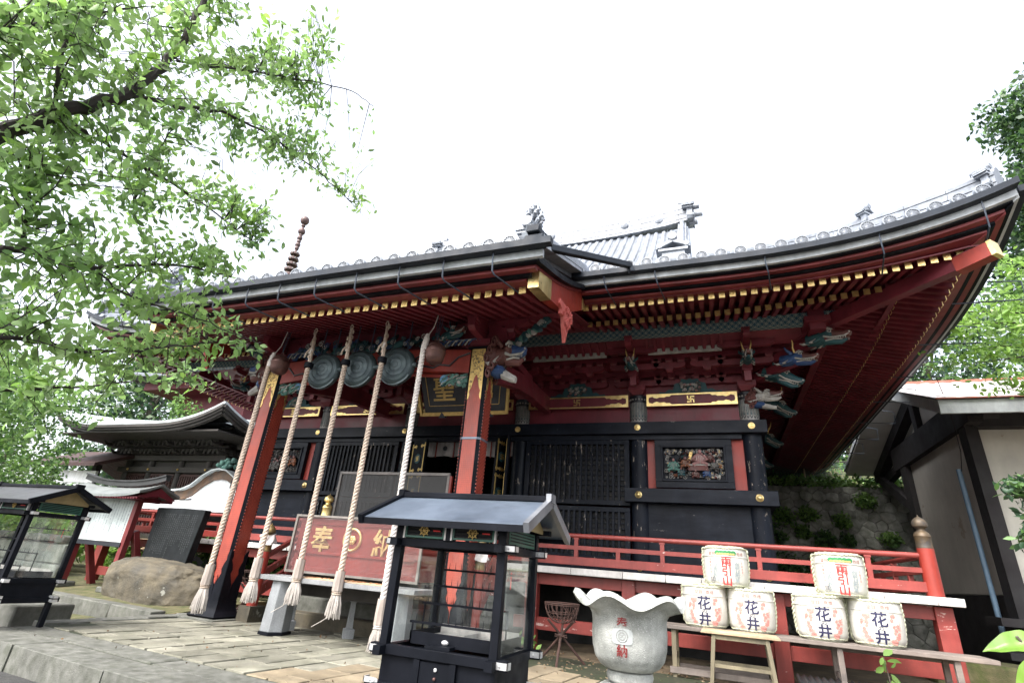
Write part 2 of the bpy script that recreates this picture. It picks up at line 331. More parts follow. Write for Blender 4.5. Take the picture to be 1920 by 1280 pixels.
        for i in range(m):
            for j in range(i+1, m):
                gap = np.maximum(0, np.maximum(bb[i][0]-bb[j][1], bb[j][0]-bb[i][1]))
                if np.sqrt((gap**2).sum()) <= max(.02, .5*max((bb[i][1]-bb[i][0]).max(), (bb[j][1]-bb[j][0]).max())): g[h(i)] = h(j)
        gr = {}
        for i in range(m): gr.setdefault(h(i), []).append(i)
        if not 1 < len(gr) <= 12: return None
        out = []
        for ids in gr.values():
            o = MB(); fi = sorted(x for i in ids for x in isl[keys[i]]); mp = {}
            for i in fi:
                q = []
                for a in s.f[i]:
                    if a not in mp: mp[a] = len(o.v); o.v.append(s.v[a])
                    q.append(mp[a])
                o.f.append(tuple(q)); o.m.append(s.m[i])
            out.append(o)
        return out
    def build(s, name, mats, parent=None, smooth=38, norm=True, bevel=0, kind=None, whole=False):
        if parent is not None and not whole and kind is None:
            ps = s.pieces()
            if ps: return [p.build(name, mats, parent, smooth, norm, bevel, None, True) for p in ps][0]
        if not isinstance(mats, (list, tuple)): mats = [mats]
        off = V(0, 0, 0); p = parent
        if p is not None: off = WLOC.get(p.name, V(0, 0, 0))
        me = bpy.data.meshes.new(name); me.from_pydata([(a[0]-off.x, a[1]-off.y, a[2]-off.z) for a in s.v], [], s.f)
        for mm in mats: me.materials.append(mm)
        me.polygons.foreach_set('material_index', s.m)
        if norm:
            bm = bmesh.new(); bm.from_mesh(me); bmesh.ops.recalc_face_normals(bm, faces=bm.faces)
            if bevel:
                es = [e for e in bm.edges if len(e.link_faces) == 2 and e.calc_face_angle(0) > .6]
                try: bmesh.ops.bevel(bm, geom=es, offset=bevel, segments=1, affect='EDGES', clamp_overlap=True)
                except Exception: pass
            bm.to_mesh(me); bm.free()
        if smooth:
            me.polygons.foreach_set('use_smooth', [True]*len(me.polygons)); me.set_sharp_from_angle(angle=R(smooth))
        o = bpy.data.objects.new(name, me); C.objects.link(o)
        if parent is not None: o.parent = parent; WLOC[o.name] = off
        if kind: o['kind'] = kind
        return o
def thing(name, label, cat, loc=(0, 0, 0), group=None):
    o = bpy.data.objects.new(name, None); o.empty_display_size = .2; C.objects.link(o); o.location = loc; WLOC[o.name] = V(*loc)
    o['label'] = label; o['category'] = cat
    if group: o['group'] = group
    return o
def tag(o, label, cat, group=None):
    o['label'] = label; o['category'] = cat
    if group: o['group'] = group
    return o
def struct(o): o['kind'] = 'structure'; return o
def rebase(o):
    """put the origin of a one-mesh thing at its foot"""
    me = o.data; n = len(me.vertices); a = np.empty(n*3); me.vertices.foreach_get('co', a); a = a.reshape(-1, 3)
    c = V((a[:, 0].min()+a[:, 0].max())/2, (a[:, 1].min()+a[:, 1].max())/2, a[:, 2].min())
    me.transform(Matrix.Translation(-c)); o.location = c; WLOC[o.name] = c; return o
def kids(o): return [c for c in C.objects if c.parent == o]
def dup(root, loc, label=None, rotz=0, scale=1):
    r = root.copy(); C.objects.link(r); r.location = loc; r.rotation_euler = (0, 0, rotz); r.scale = (scale,)*3
    WLOC[r.name] = V(*loc)
    if label: r['label'] = label
    for ch in kids(root):
        c = ch.copy(); C.objects.link(c); c.parent = r
        for g in kids(ch):
            d = g.copy(); C.objects.link(d); d.parent = c
    return r
_tc = {}
def text2d(ch, bold=0, size=1, cut=False):
    k = (ch, bold, cut)
    if k not in _tc:
        cu = bpy.data.curves.new('writing', 'FONT'); cu.body = ch; cu.resolution_u = 2; cu.offset = bold; cu.fill_mode = 'BOTH'
        o = bpy.data.objects.new('writing', cu); C.objects.link(o); bpy.context.view_layer.update()
        me = bpy.data.meshes.new_from_object(o.evaluated_get(bpy.context.evaluated_depsgraph_get()))
        bmx = bmesh.new(); bmx.from_mesh(me)      # cut every glyph into narrow strips so that it can follow a curved face
        if len(ch) == 1 and cut:
            for ax, nrm in ((0, (1, 0, 0)), (1, (0, 1, 0))):
                for kx in range(-2, 14): bmesh.ops.bisect_plane(bmx, geom=bmx.verts[:]+bmx.edges[:]+bmx.faces[:], plane_co=(kx*.09, kx*.09, 0), plane_no=nrm, dist=1e-6)
        bmx.verts.index_update(); vs = [(v.co.x, v.co.y) for v in bmx.verts]; fs = [tuple(v.index for v in p.verts) for p in bmx.faces]; bmx.free()
        C.objects.unlink(o); bpy.data.objects.remove(o); bpy.data.meshes.remove(me)
        if vs:
            x0 = min(v[0] for v in vs); x1 = max(v[0] for v in vs); y0 = min(v[1] for v in vs); y1 = max(v[1] for v in vs)
            cx, cyy = (x0+x1)/2, (y0+y1)/2
            if len(ch) > 1: vs = [(x-cx, y-cyy) for x, y in vs]
            else: vs = [(x-.5, y-.38) for x, y in vs]
        _tc[k] = (vs, fs)
    vs, fs = _tc[k]
    return [(x*size, y*size) for x, y in vs], fs
def write(mb, ch, fn, cx, cz, size, m=0, bold=0, th=None, skew=0, cut=False):
    """lay a glyph through fn(x, z, depth) -> 3D; th gives raised thickness"""
    vs, fs = text2d(ch, bold, size, cut)
    top = [fn(x+cx+z*skew, z+cz, th or 0) for x, z in vs]
    if not th: mb.add(top, fs, m); return
    # raised letters: front face plus rim back to the surface
    bot = [fn(x+cx+z*skew, z+cz, 0) for x, z in vs]; n = len(vs)
    cnt = {}
    for f in fs:
        for i in range(len(f)):
            a, b = f[i], f[(i+1) % len(f)]; cnt[(a, b)] = cnt.get((a, b), 0)+1
    rim = [(a, b, b+n, a+n) for a, b in cnt if (b, a) not in cnt]
    mb.add(top+bot, list(fs)+rim, m)
# ------------------------------------------------------------------ ground, terrace, yard
XC = -5.5
def L(d): return (max(0, d-5.5)/4.1)**2.6
def hgt(x, y):
    return -.24+.03*noise.noise(V(x*.6, y*.6, 0))
mb = MB()
gx = [-90, -60, -40, -25, -18]+[-16+i*.5 for i in range(50)]+[10, 14, 20, 30, 60, 90]; gy = [-40, -20, -8]+[-3+i*.5 for i in range(26)]+[11, 14, 20, 30, 50, 90]
vs = [(x, y, hgt(x, y) if y < 10 else -.24) for x in gx for y in gy]; q = len(gy)
mb.add(vs, [(i*q+j, (i+1)*q+j, (i+1)*q+j+1, i*q+j+1) for i in range(len(gx)-1) for j in range(q-1)])
struct(mb.build('ground', ASPH, smooth=60))
# terrace: earth bed, kerb course, slabs in staggered courses
A5 = R(-6); ux, uy = V(math.cos(A5), math.sin(A5), 0), V(-math.sin(A5), math.cos(A5), 0); TO = V(-7.6, 3.95, 0)
def T(a, b, z): p = TO+ux*a+uy*b; return (p.x, p.y, z)
mb = MB()
mb.prism([(.02, .02), (8.6, .02), (8.6, 4.9), (-.78, 4.9), (-.62, 2.4), (-.32, .9)], TO-V(0, 0, .4), ux, uy, (0, 0, .385))
struct(mb.build('terrace_bed', JOINT))
rnd = random.Random(3)
def slab(mb, a0, b0, a1, b1, zt=0, th=.1, gap=.011, jit=.008):
    j = lambda: rnd.uniform(-jit, jit)
    g = gap; dz = rnd.uniform(-.006, .006); c = [(a0+g+j(), b0+g+j()), (a1-g+j(), b0+g+j()), (a1-g+j(), b1-g+j()), (a0+g+j(), b1-g+j())]
    e = .006; top = [(a0+(x-a0)*1, y) for x, y in c]; mx = sum(p[0] for p in c)/4; my = sum(p[1] for p in c)/4
    inn = [(x+(mx-x)*e*3, y+(my-y)*e*3) for x, y in c]
    vs = [T(x, y, zt-th) for x, y in c]+[T(x, y, zt-.007+dz) for x, y in c]+[T(x, y, zt+dz+rnd.uniform(-.001, .001)) for x, y in inn]
    mb.add(vs, [(3, 2, 1, 0)]+[(i, (i+1) % 4, (i+1) % 4+4, i+4) for i in range(4)]+[(i+4, (i+1) % 4+4, (i+1) % 4+8, i+8) for i in range(4)]+[(8, 9, 10, 11)])
mb = MB(); x = -.3
while x < 8.4:
    wd = rnd.uniform(1.1, 1.9); x1 = min(8.5, x+wd)
    slab(mb, x, 0, x1, .44, 0, .30, .006); x = x1
x = -.3
while x < 8.4:
    wd = rnd.uniform(.9, 2.2); x1 = min(8.5, x+wd); slab(mb, x, .47, x1, .80, 0, .1, .006); x = x1
struct(mb.build('kerb', KERB, smooth=30))
mb = MB(); mo = MB(); b = None
a = -.72; ci = 0
while a < 6.5:
    wa = rnd.uniform(.27, .36); bb = .82-rnd.uniform(0, .5)
    while bb < 4.6:
        ln = rnd.uniform(.34, .70); b0 = max(.82, bb); b1 = min(4.7, bb+ln); bb += ln
        lim = -.32-(b0-.9)*.17
        if b1-b0 < .08 or a < lim-.05: continue
        tgt = mo if a > 3.6+.5*noise.noise(V(a, b0*2, 5)) else mb
        if a > 4.0 and b0 > 3.45+.25*noise.noise(V(a*2, 0, 3)): continue
        if a > 5.7 and b0 > 2.7: continue
        slab(tgt, a, b0, a+wa, b1)
    a += wa
struct(mb.build('pavement', PAVE, smooth=30)); struct(mo.build('pavement', PAVEO, smooth=30))
mb = MB(); x = -.5
for bseg in (1.0, 1.7, 2.4, 3.1, 3.7):
    lim = -.40-(bseg-.9)*.17; slab(mb, lim-.34, bseg-.1, lim-.02, bseg+.6, 0, .3)
struct(mb.build('kerb', KERB, smooth=30))
# yard of bare earth to the right and under the hall; slightly uneven
mb = MB()
def yard(u, v):
    x = -2.6+u*14; y = 3.2+v*9.8
    return (x, y, -.035+.03*noise.noise(V(x*1.3, y*1.3, 2))+.012*noise.noise(V(x*6, y*6, 1)) - (.0 if x > -1.2 else .0))
mb.slab(yard, 80, 60, .2); struct(mb.build('ground_yard', DIRT, smooth=60))
mb = MB(); mb.b2((-13.2, 8.5, -.1), (4.5, 26, -.045)); struct(mb.build('ground_under_hall', DIRT))
# raised mossy bed on the left behind its own kerb
mb = MB()
def bed(u, v):
    x = -30+u*21.6; y = 7.0+v*7; x = -30+(21.6-(.0))*u
    return (x, y+(-.11*(x+8.4)), -.02+.16*min(1, v*4)+.03*noise.noise(V(x*.8, y*.8, 4)))
mb.slab(bed, 60, 24, .25); struct(mb.build('ground_bed', MOSS, smooth=60))
mb = MB(); random.seed(5)
px = -8.35
for k in range(9):
    ln = random.uniform(.8, 1.3); x0 = px; x1 = px-ln; px = x1-.015
    y0 = 6.72-.11*(x0+8.4); y1 = 6.72-.11*(x1+8.4)
    mb.bar((x0, y0, -.09), (x1, y1, -.09), .26, .26)
struct(mb.build('kerb', KERB, bevel=.015))
mb = MB()
def gut(u, v):
    x = -16+u*8.2; y = 4.9+v*1.9
    return (x, y-.1*(x+8), -.20+.03*noise.noise(V(x*2, y*2, 1)))
mb.slab(gut, 20, 10, .1); struct(mb.build('drain_floor', MOSS, smooth=60))
mb = MB(); mb.b2((-12.5, 4.95, -.24), (-8.75, 5.7, .12)); struct(mb.build('kerb', KERB, bevel=.02))

# ------------------------------------------------------------------ main hall
hall = thing('temple_hall', 'red and black lacquered temple hall with grey tiled roof, gold tipped rafters and projecting porch', 'temple', (XC, 10.8, 0))
COLX = [.78, -1.35, -3.95, -6.85, -9.45, -11.58]; YW = 10.8; ZF = 1.18
# posts and beams below the floor
for x in (2.66, .73, -1.33, -2.9, -7.95, -9.5, -11.6, -13.6):
    mb = MB(); mb.b2((x-.10, 8.88, -.08), (x+.10, 9.06, 1.06)); mb.build('veranda_post', REDV, hall, bevel=.006)
mb = MB(); mb.b2((-13.7, 8.93, .90), (2.6, 9.03, 1.065)); mb.build('floor_beam', REDV, hall, bevel=.005)
mb = MB(); mb.b2((-13.7, 8.95, .24), (-7.2, 9.02, .42)); mb.b2((-3.2, 8.95, .24), (2.6, 9.02, .42)); mb.build('ground_beam', REDV, hall, bevel=.005)
mb = MB(); x = -13.8; random.seed(9)
while x < 2.78:
    ww = random.uniform(.50, .86); x1 = min(2.86, x+ww)
    if x1 < 2.86 and x1 > 2.6: x1 = 2.86
    mb.b2((x+.003, 8.72+random.uniform(-.004, .004), 1.075), (x1-.003, 9.3, 1.175)); x = x1
mb.build('floor_edge_board', WHT, hall, bevel=.006)
mb = MB(); mb.b2((-13.8, 9.3, 1.08), (2.86, 10.9, 1.17)); mb.b2((.9, 10.9, 1.08), (2.86, 23, 1.17)); mb.b2((-13.8, 10.9, 1.08), (-11.7, 23, 1.17)); mb.build('veranda_floor', OLDW, hall)
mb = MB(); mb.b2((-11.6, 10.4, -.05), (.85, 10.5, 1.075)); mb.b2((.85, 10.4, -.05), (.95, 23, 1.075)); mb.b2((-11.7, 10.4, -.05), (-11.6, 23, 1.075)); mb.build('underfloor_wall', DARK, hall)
# columns
for x in COLX:
    mb = MB(); mb.cyl((x, YW, 1.175), (x, YW, 4.06), .185, n=28); cpart = mb.build('column', BLK, hall)
    mb = MB()   # painted brocade wrap: white ground, dark fluted lappets, dotted band
    mb.cyl((x, YW, 4.06), (x, YW, 4.50), .180, n=28, m=0); mb.cyl((x, YW, 4.50), (x, YW, 4.66), .186, n=28, m=1)
    for k in range(18):
        a = 2*math.pi*k/18; 
        def P(aa, z, r=.1835): return (x+r*math.cos(aa), YW+r*math.sin(aa), z)
        w1 = .105
        for (wa, zb, mi, rr) in ((.135, 4.10, 1, .183), (.085, 4.13, 0, .1855), (.058, 4.155, 2, .188), (.022, 4.20, 0, .190)):
            mb.add([P(a-wa, 4.5, rr), P(a+wa, 4.5, rr), P(a+wa, zb+.04, rr), P(a, zb, rr), P(a-wa, zb+.04, rr)], [(0, 1, 2, 3, 4)], mi)
        if k % 1 == 0: mb.ball(P(a, 4.57, .187), .020, 6, 0)
    mb.build('column_capital_wrap', [WHC, PLNK, TEAL], cpart, norm=False)
for y in (13.3, 15.8, 18.3, 20.8, 23.3):
    for x in (.78, -11.58):
        mb = MB(); mb.cyl((x, y, 1.175), (x, y, 4.66), .185, n=20); mb.build('column', BLK, hall)
# long beams with gilt nail covers
def nailcover(parent, x, y, z, r=.06, flower=False, ax='y'):
    mb = MB()
    if flower:
        mb.lathe([(0.001, 0), (r, 0), (r, .012), (r*.4, .02), (r*.35, .035), (.001, .04)], (x, y, z), 20, axis='y')
        for k in range(10):
            a = 2*math.pi*k/10; mb.ball((x+math.cos(a)*r*.72, y-.014, z+math.sin(a)*r*.72), (r*.24, .012, r*.24), 6)
    else: mb.lathe([(0.001, 0), (r, 0), (r, .012), (r*.72, .022), (r*.68, .03), (r*.35, .05), (.001, .055)], (x, y, z), 20, axis='y')
    return mb.build('nail_cover', GOLD, parent)
mb = MB(); mb.b2((-11.85, 10.50, 3.80), (1.05, 10.70, 4.045)); mb.b2((.88, 10.7, 3.80), (1.03, 23.3, 4.045)); tb = mb.build('upper_tie_beam', BLKH, hall, bevel=.006)
for x in COLX: nailcover(tb, x, 10.498, 3.925, .062, True)
mb = MB(); mb.b2((-11.4, 10.60, 3.70), (.6, 10.72, 3.797)); mb.build('door_head_beam', BLKH, hall, bevel=.005)
for a, b_ in ((-1.62, 1.09), (-11.9, -9.18)):
    mb = MB(); mb.b2((a, 10.47, 2.46), (b_, 10.70, 2.72)); lb = mb.build('middle_tie_beam', BLKH, hall, bevel=.006)
    for x in (COLX[1], COLX[0]) if a > -5 else (COLX[4], COLX[5]): nailcover(lb, x, 10.468, 2.59, .066)
mb = MB(); mb.b2((.88, 10.7, 2.46), (1.05, 23.3, 2.72)); mb.build('middle_tie_beam', BLKH, hall)
mb = MB(); mb.b2((-11.9, 10.45, 1.178), (-7.0, 10.70, 1.37)); mb.b2((-3.9, 10.45, 1.178), (1.09, 10.70, 1.37)); sb = mb.build('sill_beam', BLKH, hall, bevel=.006)
for x in COLX[:3]+COLX[4:]: nailcover(sb, x, 10.448, 1.30, .066)
# walls
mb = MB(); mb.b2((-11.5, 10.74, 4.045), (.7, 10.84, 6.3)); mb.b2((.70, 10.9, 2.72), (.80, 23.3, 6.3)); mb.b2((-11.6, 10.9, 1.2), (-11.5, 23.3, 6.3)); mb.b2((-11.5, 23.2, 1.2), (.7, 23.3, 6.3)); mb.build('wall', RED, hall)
mb = MB(); mb.b2((.72, 10.9, 1.2), (.82, 23.3, 2.46)); mb.build('side_wall_board', BLKH, hall)
for a, b_ in ((-1.2, .62), (-11.42, -9.6)):
    mb = MB(); mb.b2((a, 10.70, 1.37), (b_, 10.76, 2.46)); mb.build('lower_wall_board', BLKH, hall)
    mb = MB(); mb.b2((a, 10.72, 2.72), (b_, 10.78, 3.70)); mb.build('panel_backing', REDB, hall)
# white and gold beam with emblem, one per bay
def goldbeam(x0, x1):
    mb = MB(); mb.b2((x0, 10.60, 4.395), (x1, 10.76, 4.655)); g = mb.build('gilt_edged_beam', RED, hall)
    mb = MB(); y = 10.596; t = .008
    mb.b2((x0, y-t, 4.395), (x1, y, 4.425)); mb.b2((x0, y-t, 4.625), (x1, y, 4.655))
    for s, xe in ((1, x0), (-1, x1)):
        up_ = [(0, 0), (.50, 0), (.46, .035), (.40, .03), (.36, .055), (.26, .05), (.21, .075), (.15, .055), (.12, .028), (.05, .05), (.04, .115), (0, .115)]
        for vs_ in (1, -1):
            pl = [(px_, 0.115-py_) for px_, py_ in [(p[0], p[1]) for p in up_]]
            pl = [(a_*s, (.115-b_)*1) for a_, b_ in pl]
            mb.prism([(a_, b_) for a_, b_ in pl], (xe, y, 4.425 if vs_ > 0 else 4.625), (1, 0, 0), (0, 0, vs_*.87), (0, -t, 0))
    cx = (x0+x1)/2; k = .028
    for bx in ((0, 0, .9, 5), (0, 0, 5, .9), (-2.05, 1.1, .9, 2.8), (2.05, -1.1, .9, 2.8), (1.2, 2.05, 2.8, .9), (-1.2, -2.05, 2.8, .9)):
        mb.box((cx+bx[0]*k, y-.004, 4.525+bx[1]*k), (bx[2]*k, .012, bx[3]*k))
    mb.build('gilt_fitting', GOLD, g, norm=True)
for i in range(5): goldbeam(COLX[i+1]+.19, COLX[i]-.19)
# carved relief picture panels
CM = [GREYC, WHC, BRC, TEAL, PKC, ORC, BLUEC, GOLDP, LGRN, DARK]
def spiral(mb, c, r, m, t=.008, turns=1.6, d=1, y=0):
    pts = []
    for k in range(16):
        a = d*2*math.pi*turns*k/15+.5; rr = r*(1-k/17)
        pts.append((c[0]+rr*math.cos(a), c[1]+y-.012*k/15, c[2]+rr*math.sin(a)))
    mb.tube(pts, t, 5, m)
def relief(x0, x1, z0, z1, y, seed, figs=True, pale=1):
    rr = random.Random(seed); mb = MB(); W, H = x1-x0, z1-z0
    for k in range(170):
        a = rr.random(); c = (x0+W*rr.random(), y-.01-.05*rr.random(), z0+H*rr.random())
        s = rr.uniform(.014, .034); mb.ball(c, (s*rr.uniform(.8, 1.8), .03, s*rr.uniform(.5, 1.1)), 7, rr.choice([0, 0, 2, 1, 5, 3, 0, 2, 9] if pale else [0, 0, 0, 9, 2, 0]), Matrix.Rotation(rr.uniform(0, 3), 3, 'Y'), .4, 4)
    for k in range(70):       # cloud scrolls round the border
        side = rr.random(); t = rr.random()
        if side < .35: c = (x0+W*t, y-.05, z1-H*.08*rr.random()*2)
        elif side < .6: c = (x0+W*t, y-.05, z0+H*.18*rr.random())
        elif side < .8: c = (x0+W*.12*rr.random(), y-.05, z0+H*t)
        else: c = (x1-W*.12*rr.random(), y-.05, z0+H*t)
        s = rr.uniform(.02, .045); spiral(mb, c, s, 1 if pale else 0, .0045, rr.uniform(1, 1.8), rr.choice((1, -1)))
        if k % 3 == 0 and pale: mb.ball((c[0], c[1]-.01, c[2]), .013, 6, 7)
    def fig(cx, cz, s, robe, face=4):
        mb.ball((cx, y-.06, cz), (.10*s, .05*s, .12*s), 10, robe, None, .35, 6); mb.ball((cx, y-.085, cz+.15*s), (.036*s, .036*s, .045*s), 8, face)
        mb.ball((cx, y-.08, cz+.185*s), (.038*s, .034*s, .022*s), 8, 9)
        for q in (-1, 1):
            mb.tube([(cx+q*.07*s, y-.09, cz+.07*s), (cx+q*.13*s, y-.11, cz-.01*s), (cx+q*.05*s, y-.13, cz-.05*s)], [.03*s, .026*s, .014*s], 6, robe)
            mb.tube([(cx+q*.02*s, y-.1, cz-.06*s), (cx+q*.13*s, y-.11, cz-.10*s), (cx+q*.1*s, y-.1, cz-.15*s)], [.035*s, .032*s, .02*s], 6, robe)
        for k in range(5): mb.tube([(cx-.08*s+.04*k*s, y-.105, cz-.10*s), (cx-.05*s+.03*k*s, y-.112, cz+.07*s)], .004*s, 4, 1)
    if figs:
        fig(x0+W*.62, z0+H*.64, 1.0, 4); fig(x0+W*.15, z0+H*.40, .8, 8); fig(x0+W*.36, z0+H*.50, .65, 5); fig(x0+W*.86, z0+H*.42, .6, 0); fig(x0+W*.28, z0+H*.18, .5, 3); fig(x0+W*.47, z0+H*.66, .55, 2); fig(x0+W*.8, z0+H*.7, .5, 2)
        fig(x0+W*.72, z0+H*.16, .5, 6); fig(x0+W*.53, z0+H*.12, .5, 2)
        mb.box((x0+W*.58, y-.07, z0+H*.36), (.36, .06, .12), 2); mb.box((x0+W*.58, y-.085, z0+H*.44), (.42, .06, .018), 1); mb.box((x0+W*.45, y-.09, z0+H*.72), (.055, .02, .19), 7, Matrix.Rotation(.3, 3, 'Y'))
    else:
        for k in range(5): fig(x0+W*rr.uniform(.15, .85), z0+H*rr.uniform(.15, .8), .8, rr.choice((0, 5, 0, 1)))
        mb.box((x0+W*.6, y-.06, z0+H*.66), (.3, .04, .03), 0, Matrix.Rotation(.5, 3, 'Y')); mb.box((x0+W*.4, y-.06, z0+H*.5), (.4, .04, .03), 0, Matrix.Rotation(-.5, 3, 'Y'))
    return mb
for (a, b_, sd_, fg) in ((-1.03, .40, 4, True), (-11.20, -9.77, 8, False)):
    mb = MB(); z0, z1 = 2.76, 3.69; w_ = .12; ya, yb = 10.60, 10.72
    mb.b2((a, ya, z0), (b_, yb, z0+w_)); mb.b2((a, ya, z1-w_), (b_, yb, z1)); mb.b2((a, ya, z0+w_), (a+w_, yb, z1-w_)); mb.b2((b_-w_, ya, z0+w_), (b_, yb, z1-w_))
    w2 = .035; e = w_
    mb.b2((a+e, ya-.03, z0+e), (b_-e, yb, z0+e+w2)); mb.b2((a+e, ya-.03, z1-e-w2), (b_-e, yb, z1-e)); mb.b2((a+e, ya-.03, z0+e+w2), (a+e+w2, yb, z1-e-w2)); mb.b2((b_-e-w2, ya-.03, z0+e+w2), (b_-e, yb, z1-e-w2))
    mb.b2((a+e, 10.705, z0+e), (b_-e, 10.719, z1-e))
    fr = mb.build('carved_panel_frame', BLKH, hall, bevel=.004)
    relief(a+.19, b_-.19, z0+.19, z1-.18, 10.69, sd_, fg, fg).build('painted_relief_carving' if fg else 'dark_relief_carving', CM, fr, norm=False)
# lattice shutters
for a, b_ in ((-3.76, -1.54), (-9.26, -7.04)):
    for z0, z1 in ((1.37, 2.36), (2.40, 3.70)):
        mb = MB(); mb.b2((a, 10.62, z0), (b_, 10.70, z0+.09)); mb.b2((a, 10.62, z1-.09), (b_, 10.70, z1)); mb.b2((a, 10.62, z0+.09), (a+.1, 10.70, z1-.09)); mb.b2((b_-.1, 10.62, z0+.09), (b_, 10.70, z1-.09))
        f = mb.build('shutter_frame', BLK, hall, bevel=.004)
        mb = MB(); n = 18
        for k in range(1, n): x = a+.1+(b_-a-.2)*k/n; mb.b2((x-.022, 10.625, z0+.09), (x+.022, 10.665, z1-.09))
        m_ = int((z1-z0)/.11)
        for k in range(1, m_): z = z0+.09+(z1-z0-.18)*k/m_; mb.b2((a+.1, 10.667, z-.014), (b_-.1, 10.69, z+.014))
        mb.build('lattice', BLK, f)
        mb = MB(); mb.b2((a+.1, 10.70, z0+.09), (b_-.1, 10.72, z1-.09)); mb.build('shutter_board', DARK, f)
# open centre bay: folded doors, dark room behind
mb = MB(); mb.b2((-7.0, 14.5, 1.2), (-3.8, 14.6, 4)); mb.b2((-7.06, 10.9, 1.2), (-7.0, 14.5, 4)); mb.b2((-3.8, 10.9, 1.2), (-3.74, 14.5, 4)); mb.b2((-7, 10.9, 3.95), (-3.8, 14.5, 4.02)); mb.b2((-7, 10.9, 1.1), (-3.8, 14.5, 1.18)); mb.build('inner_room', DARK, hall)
def folddoor(xa, ya, xb, yb):
    d = V(xb-xa, yb-ya, 0); Ln = d.length; u = d.normalized(); nrm = V(u.y, -u.x, 0); z0, z1 = 1.25, 3.70
    if nrm.y > 0: nrm = -nrm
    mb = MB(); mb.prism([(0, z0), (Ln, z0), (Ln, z1), (0, z1)], (xa, ya, 0), u, (0, 0, 1), nrm*-.05)
    dd = mb.build('folding_door', BLKG, hall)
    mb = MB()
    for z in (1.35, 2.05, 2.2, 2.85, 3.0, 3.55):
        for e in (0, 1):
            xx = 0 if e == 0 else Ln-.2
            mb.prism([(xx, z-.02), (xx+.2, z-.02), (xx+.2, z+.02), (xx, z+.02)], V(xa, ya, 0)+nrm*.002, u, (0, 0, 1), nrm*.008)
            xk = .16 if e == 0 else Ln-.16
            mb.prism([(xk-.045, z), (xk, z-.045), (xk+.045, z), (xk, z+.045)], V(xa, ya, 0)+nrm*.003, u, (0, 0, 1), nrm*.009)
    for xx in (.012, Ln-.042):
        for (q0, q1) in ((1.3, 2.1), (2.15, 2.9), (2.95, 3.62)):
            mb.prism([(xx, q0), (xx+.03, q0), (xx+.03, q1), (xx, q1)], V(xa, ya, 0)+nrm*.002, u, (0, 0, 1), nrm*.008)
    mb.build('gilt_hinge_fittings', GOLDP, dd)
    mb = MB()
    for z in (1.7, 2.52, 3.26): mb.prism([(Ln/2+.13*math.cos(t)*(1 if abs(math.sin(t)) < .8 else .8), z+.11*math.sin(t)) for t in [k*math.pi/8 for k in range(16)]], V(xa, ya, 0)+nrm*.001, u, (0, 0, 1), nrm*.01)
    for z in (1.7, 2.52, 3.26):
        k = .022
        for bx in ((0, 0, .9, 5), (0, 0, 5, .9), (-2.05, 1.1, .9, 2.8), (2.05, -1.1, .9, 2.8), (1.2, 2.05, 2.8, .9), (-1.2, -2.05, 2.8, .9)):
            cx, cz = Ln/2+bx[0]*k, z+bx[1]*k; a_, b2_ = bx[2]*k/2, bx[3]*k/2
            mb.prism([(cx-a_, cz-b2_), (cx+a_, cz-b2_), (cx+a_, cz+b2_), (cx-a_, cz+b2_)], V(xa, ya, 0)+nrm*.011, u, (0, 0, 1), nrm*.006, 1)
    mb.build('door_crest', [TEAL, GOLDP], dd)
folddoor(-6.62, 10.62, -6.12, 10.35); folddoor(-4.12, 10.45, -4.0, 10.05); folddoor(-4.22, 10.06, -4.13, 10.44)
# kaerumata carvings between the bracket sets
for i in (0, 1, 2, 3, 4):
    cx = (COLX[i]+COLX[i+1])/2; mb = MB()
    pl = [(-.62, 0), (-.60, .05), (-.50, .04), (-.42, .10), (-.34, .08), (-.30, .22), (-.20, .24), (-.16, .32), (-.06, .30), (0, .33), (.06, .30), (.16, .32), (.20, .24), (.30, .22), (.34, .08), (.42, .10), (.50, .04), (.60, .05), (.62, 0)]
    mb.prism(pl, (cx, 10.62, 4.658), (1, 0, 0), (0, 0, 1), (0, .1, 0), 3)
    rr = random.Random(i)
    for k in range(26): mb.ball((cx+rr.uniform(-.2, .2), 10.60, 4.68+rr.random()*.2), (.035, .03, .028), 6, rr.choice((1, 0, 8 if i else 1, 0, 4)), None, .5, 4)
    for k in range(8): spiral(mb, (cx+rr.uniform(-.18, .18), 10.575, 4.70+rr.random()*.16), .035, 1, .006)
    mb.build('frog_leg_strut_carving', CM, hall, norm=False)
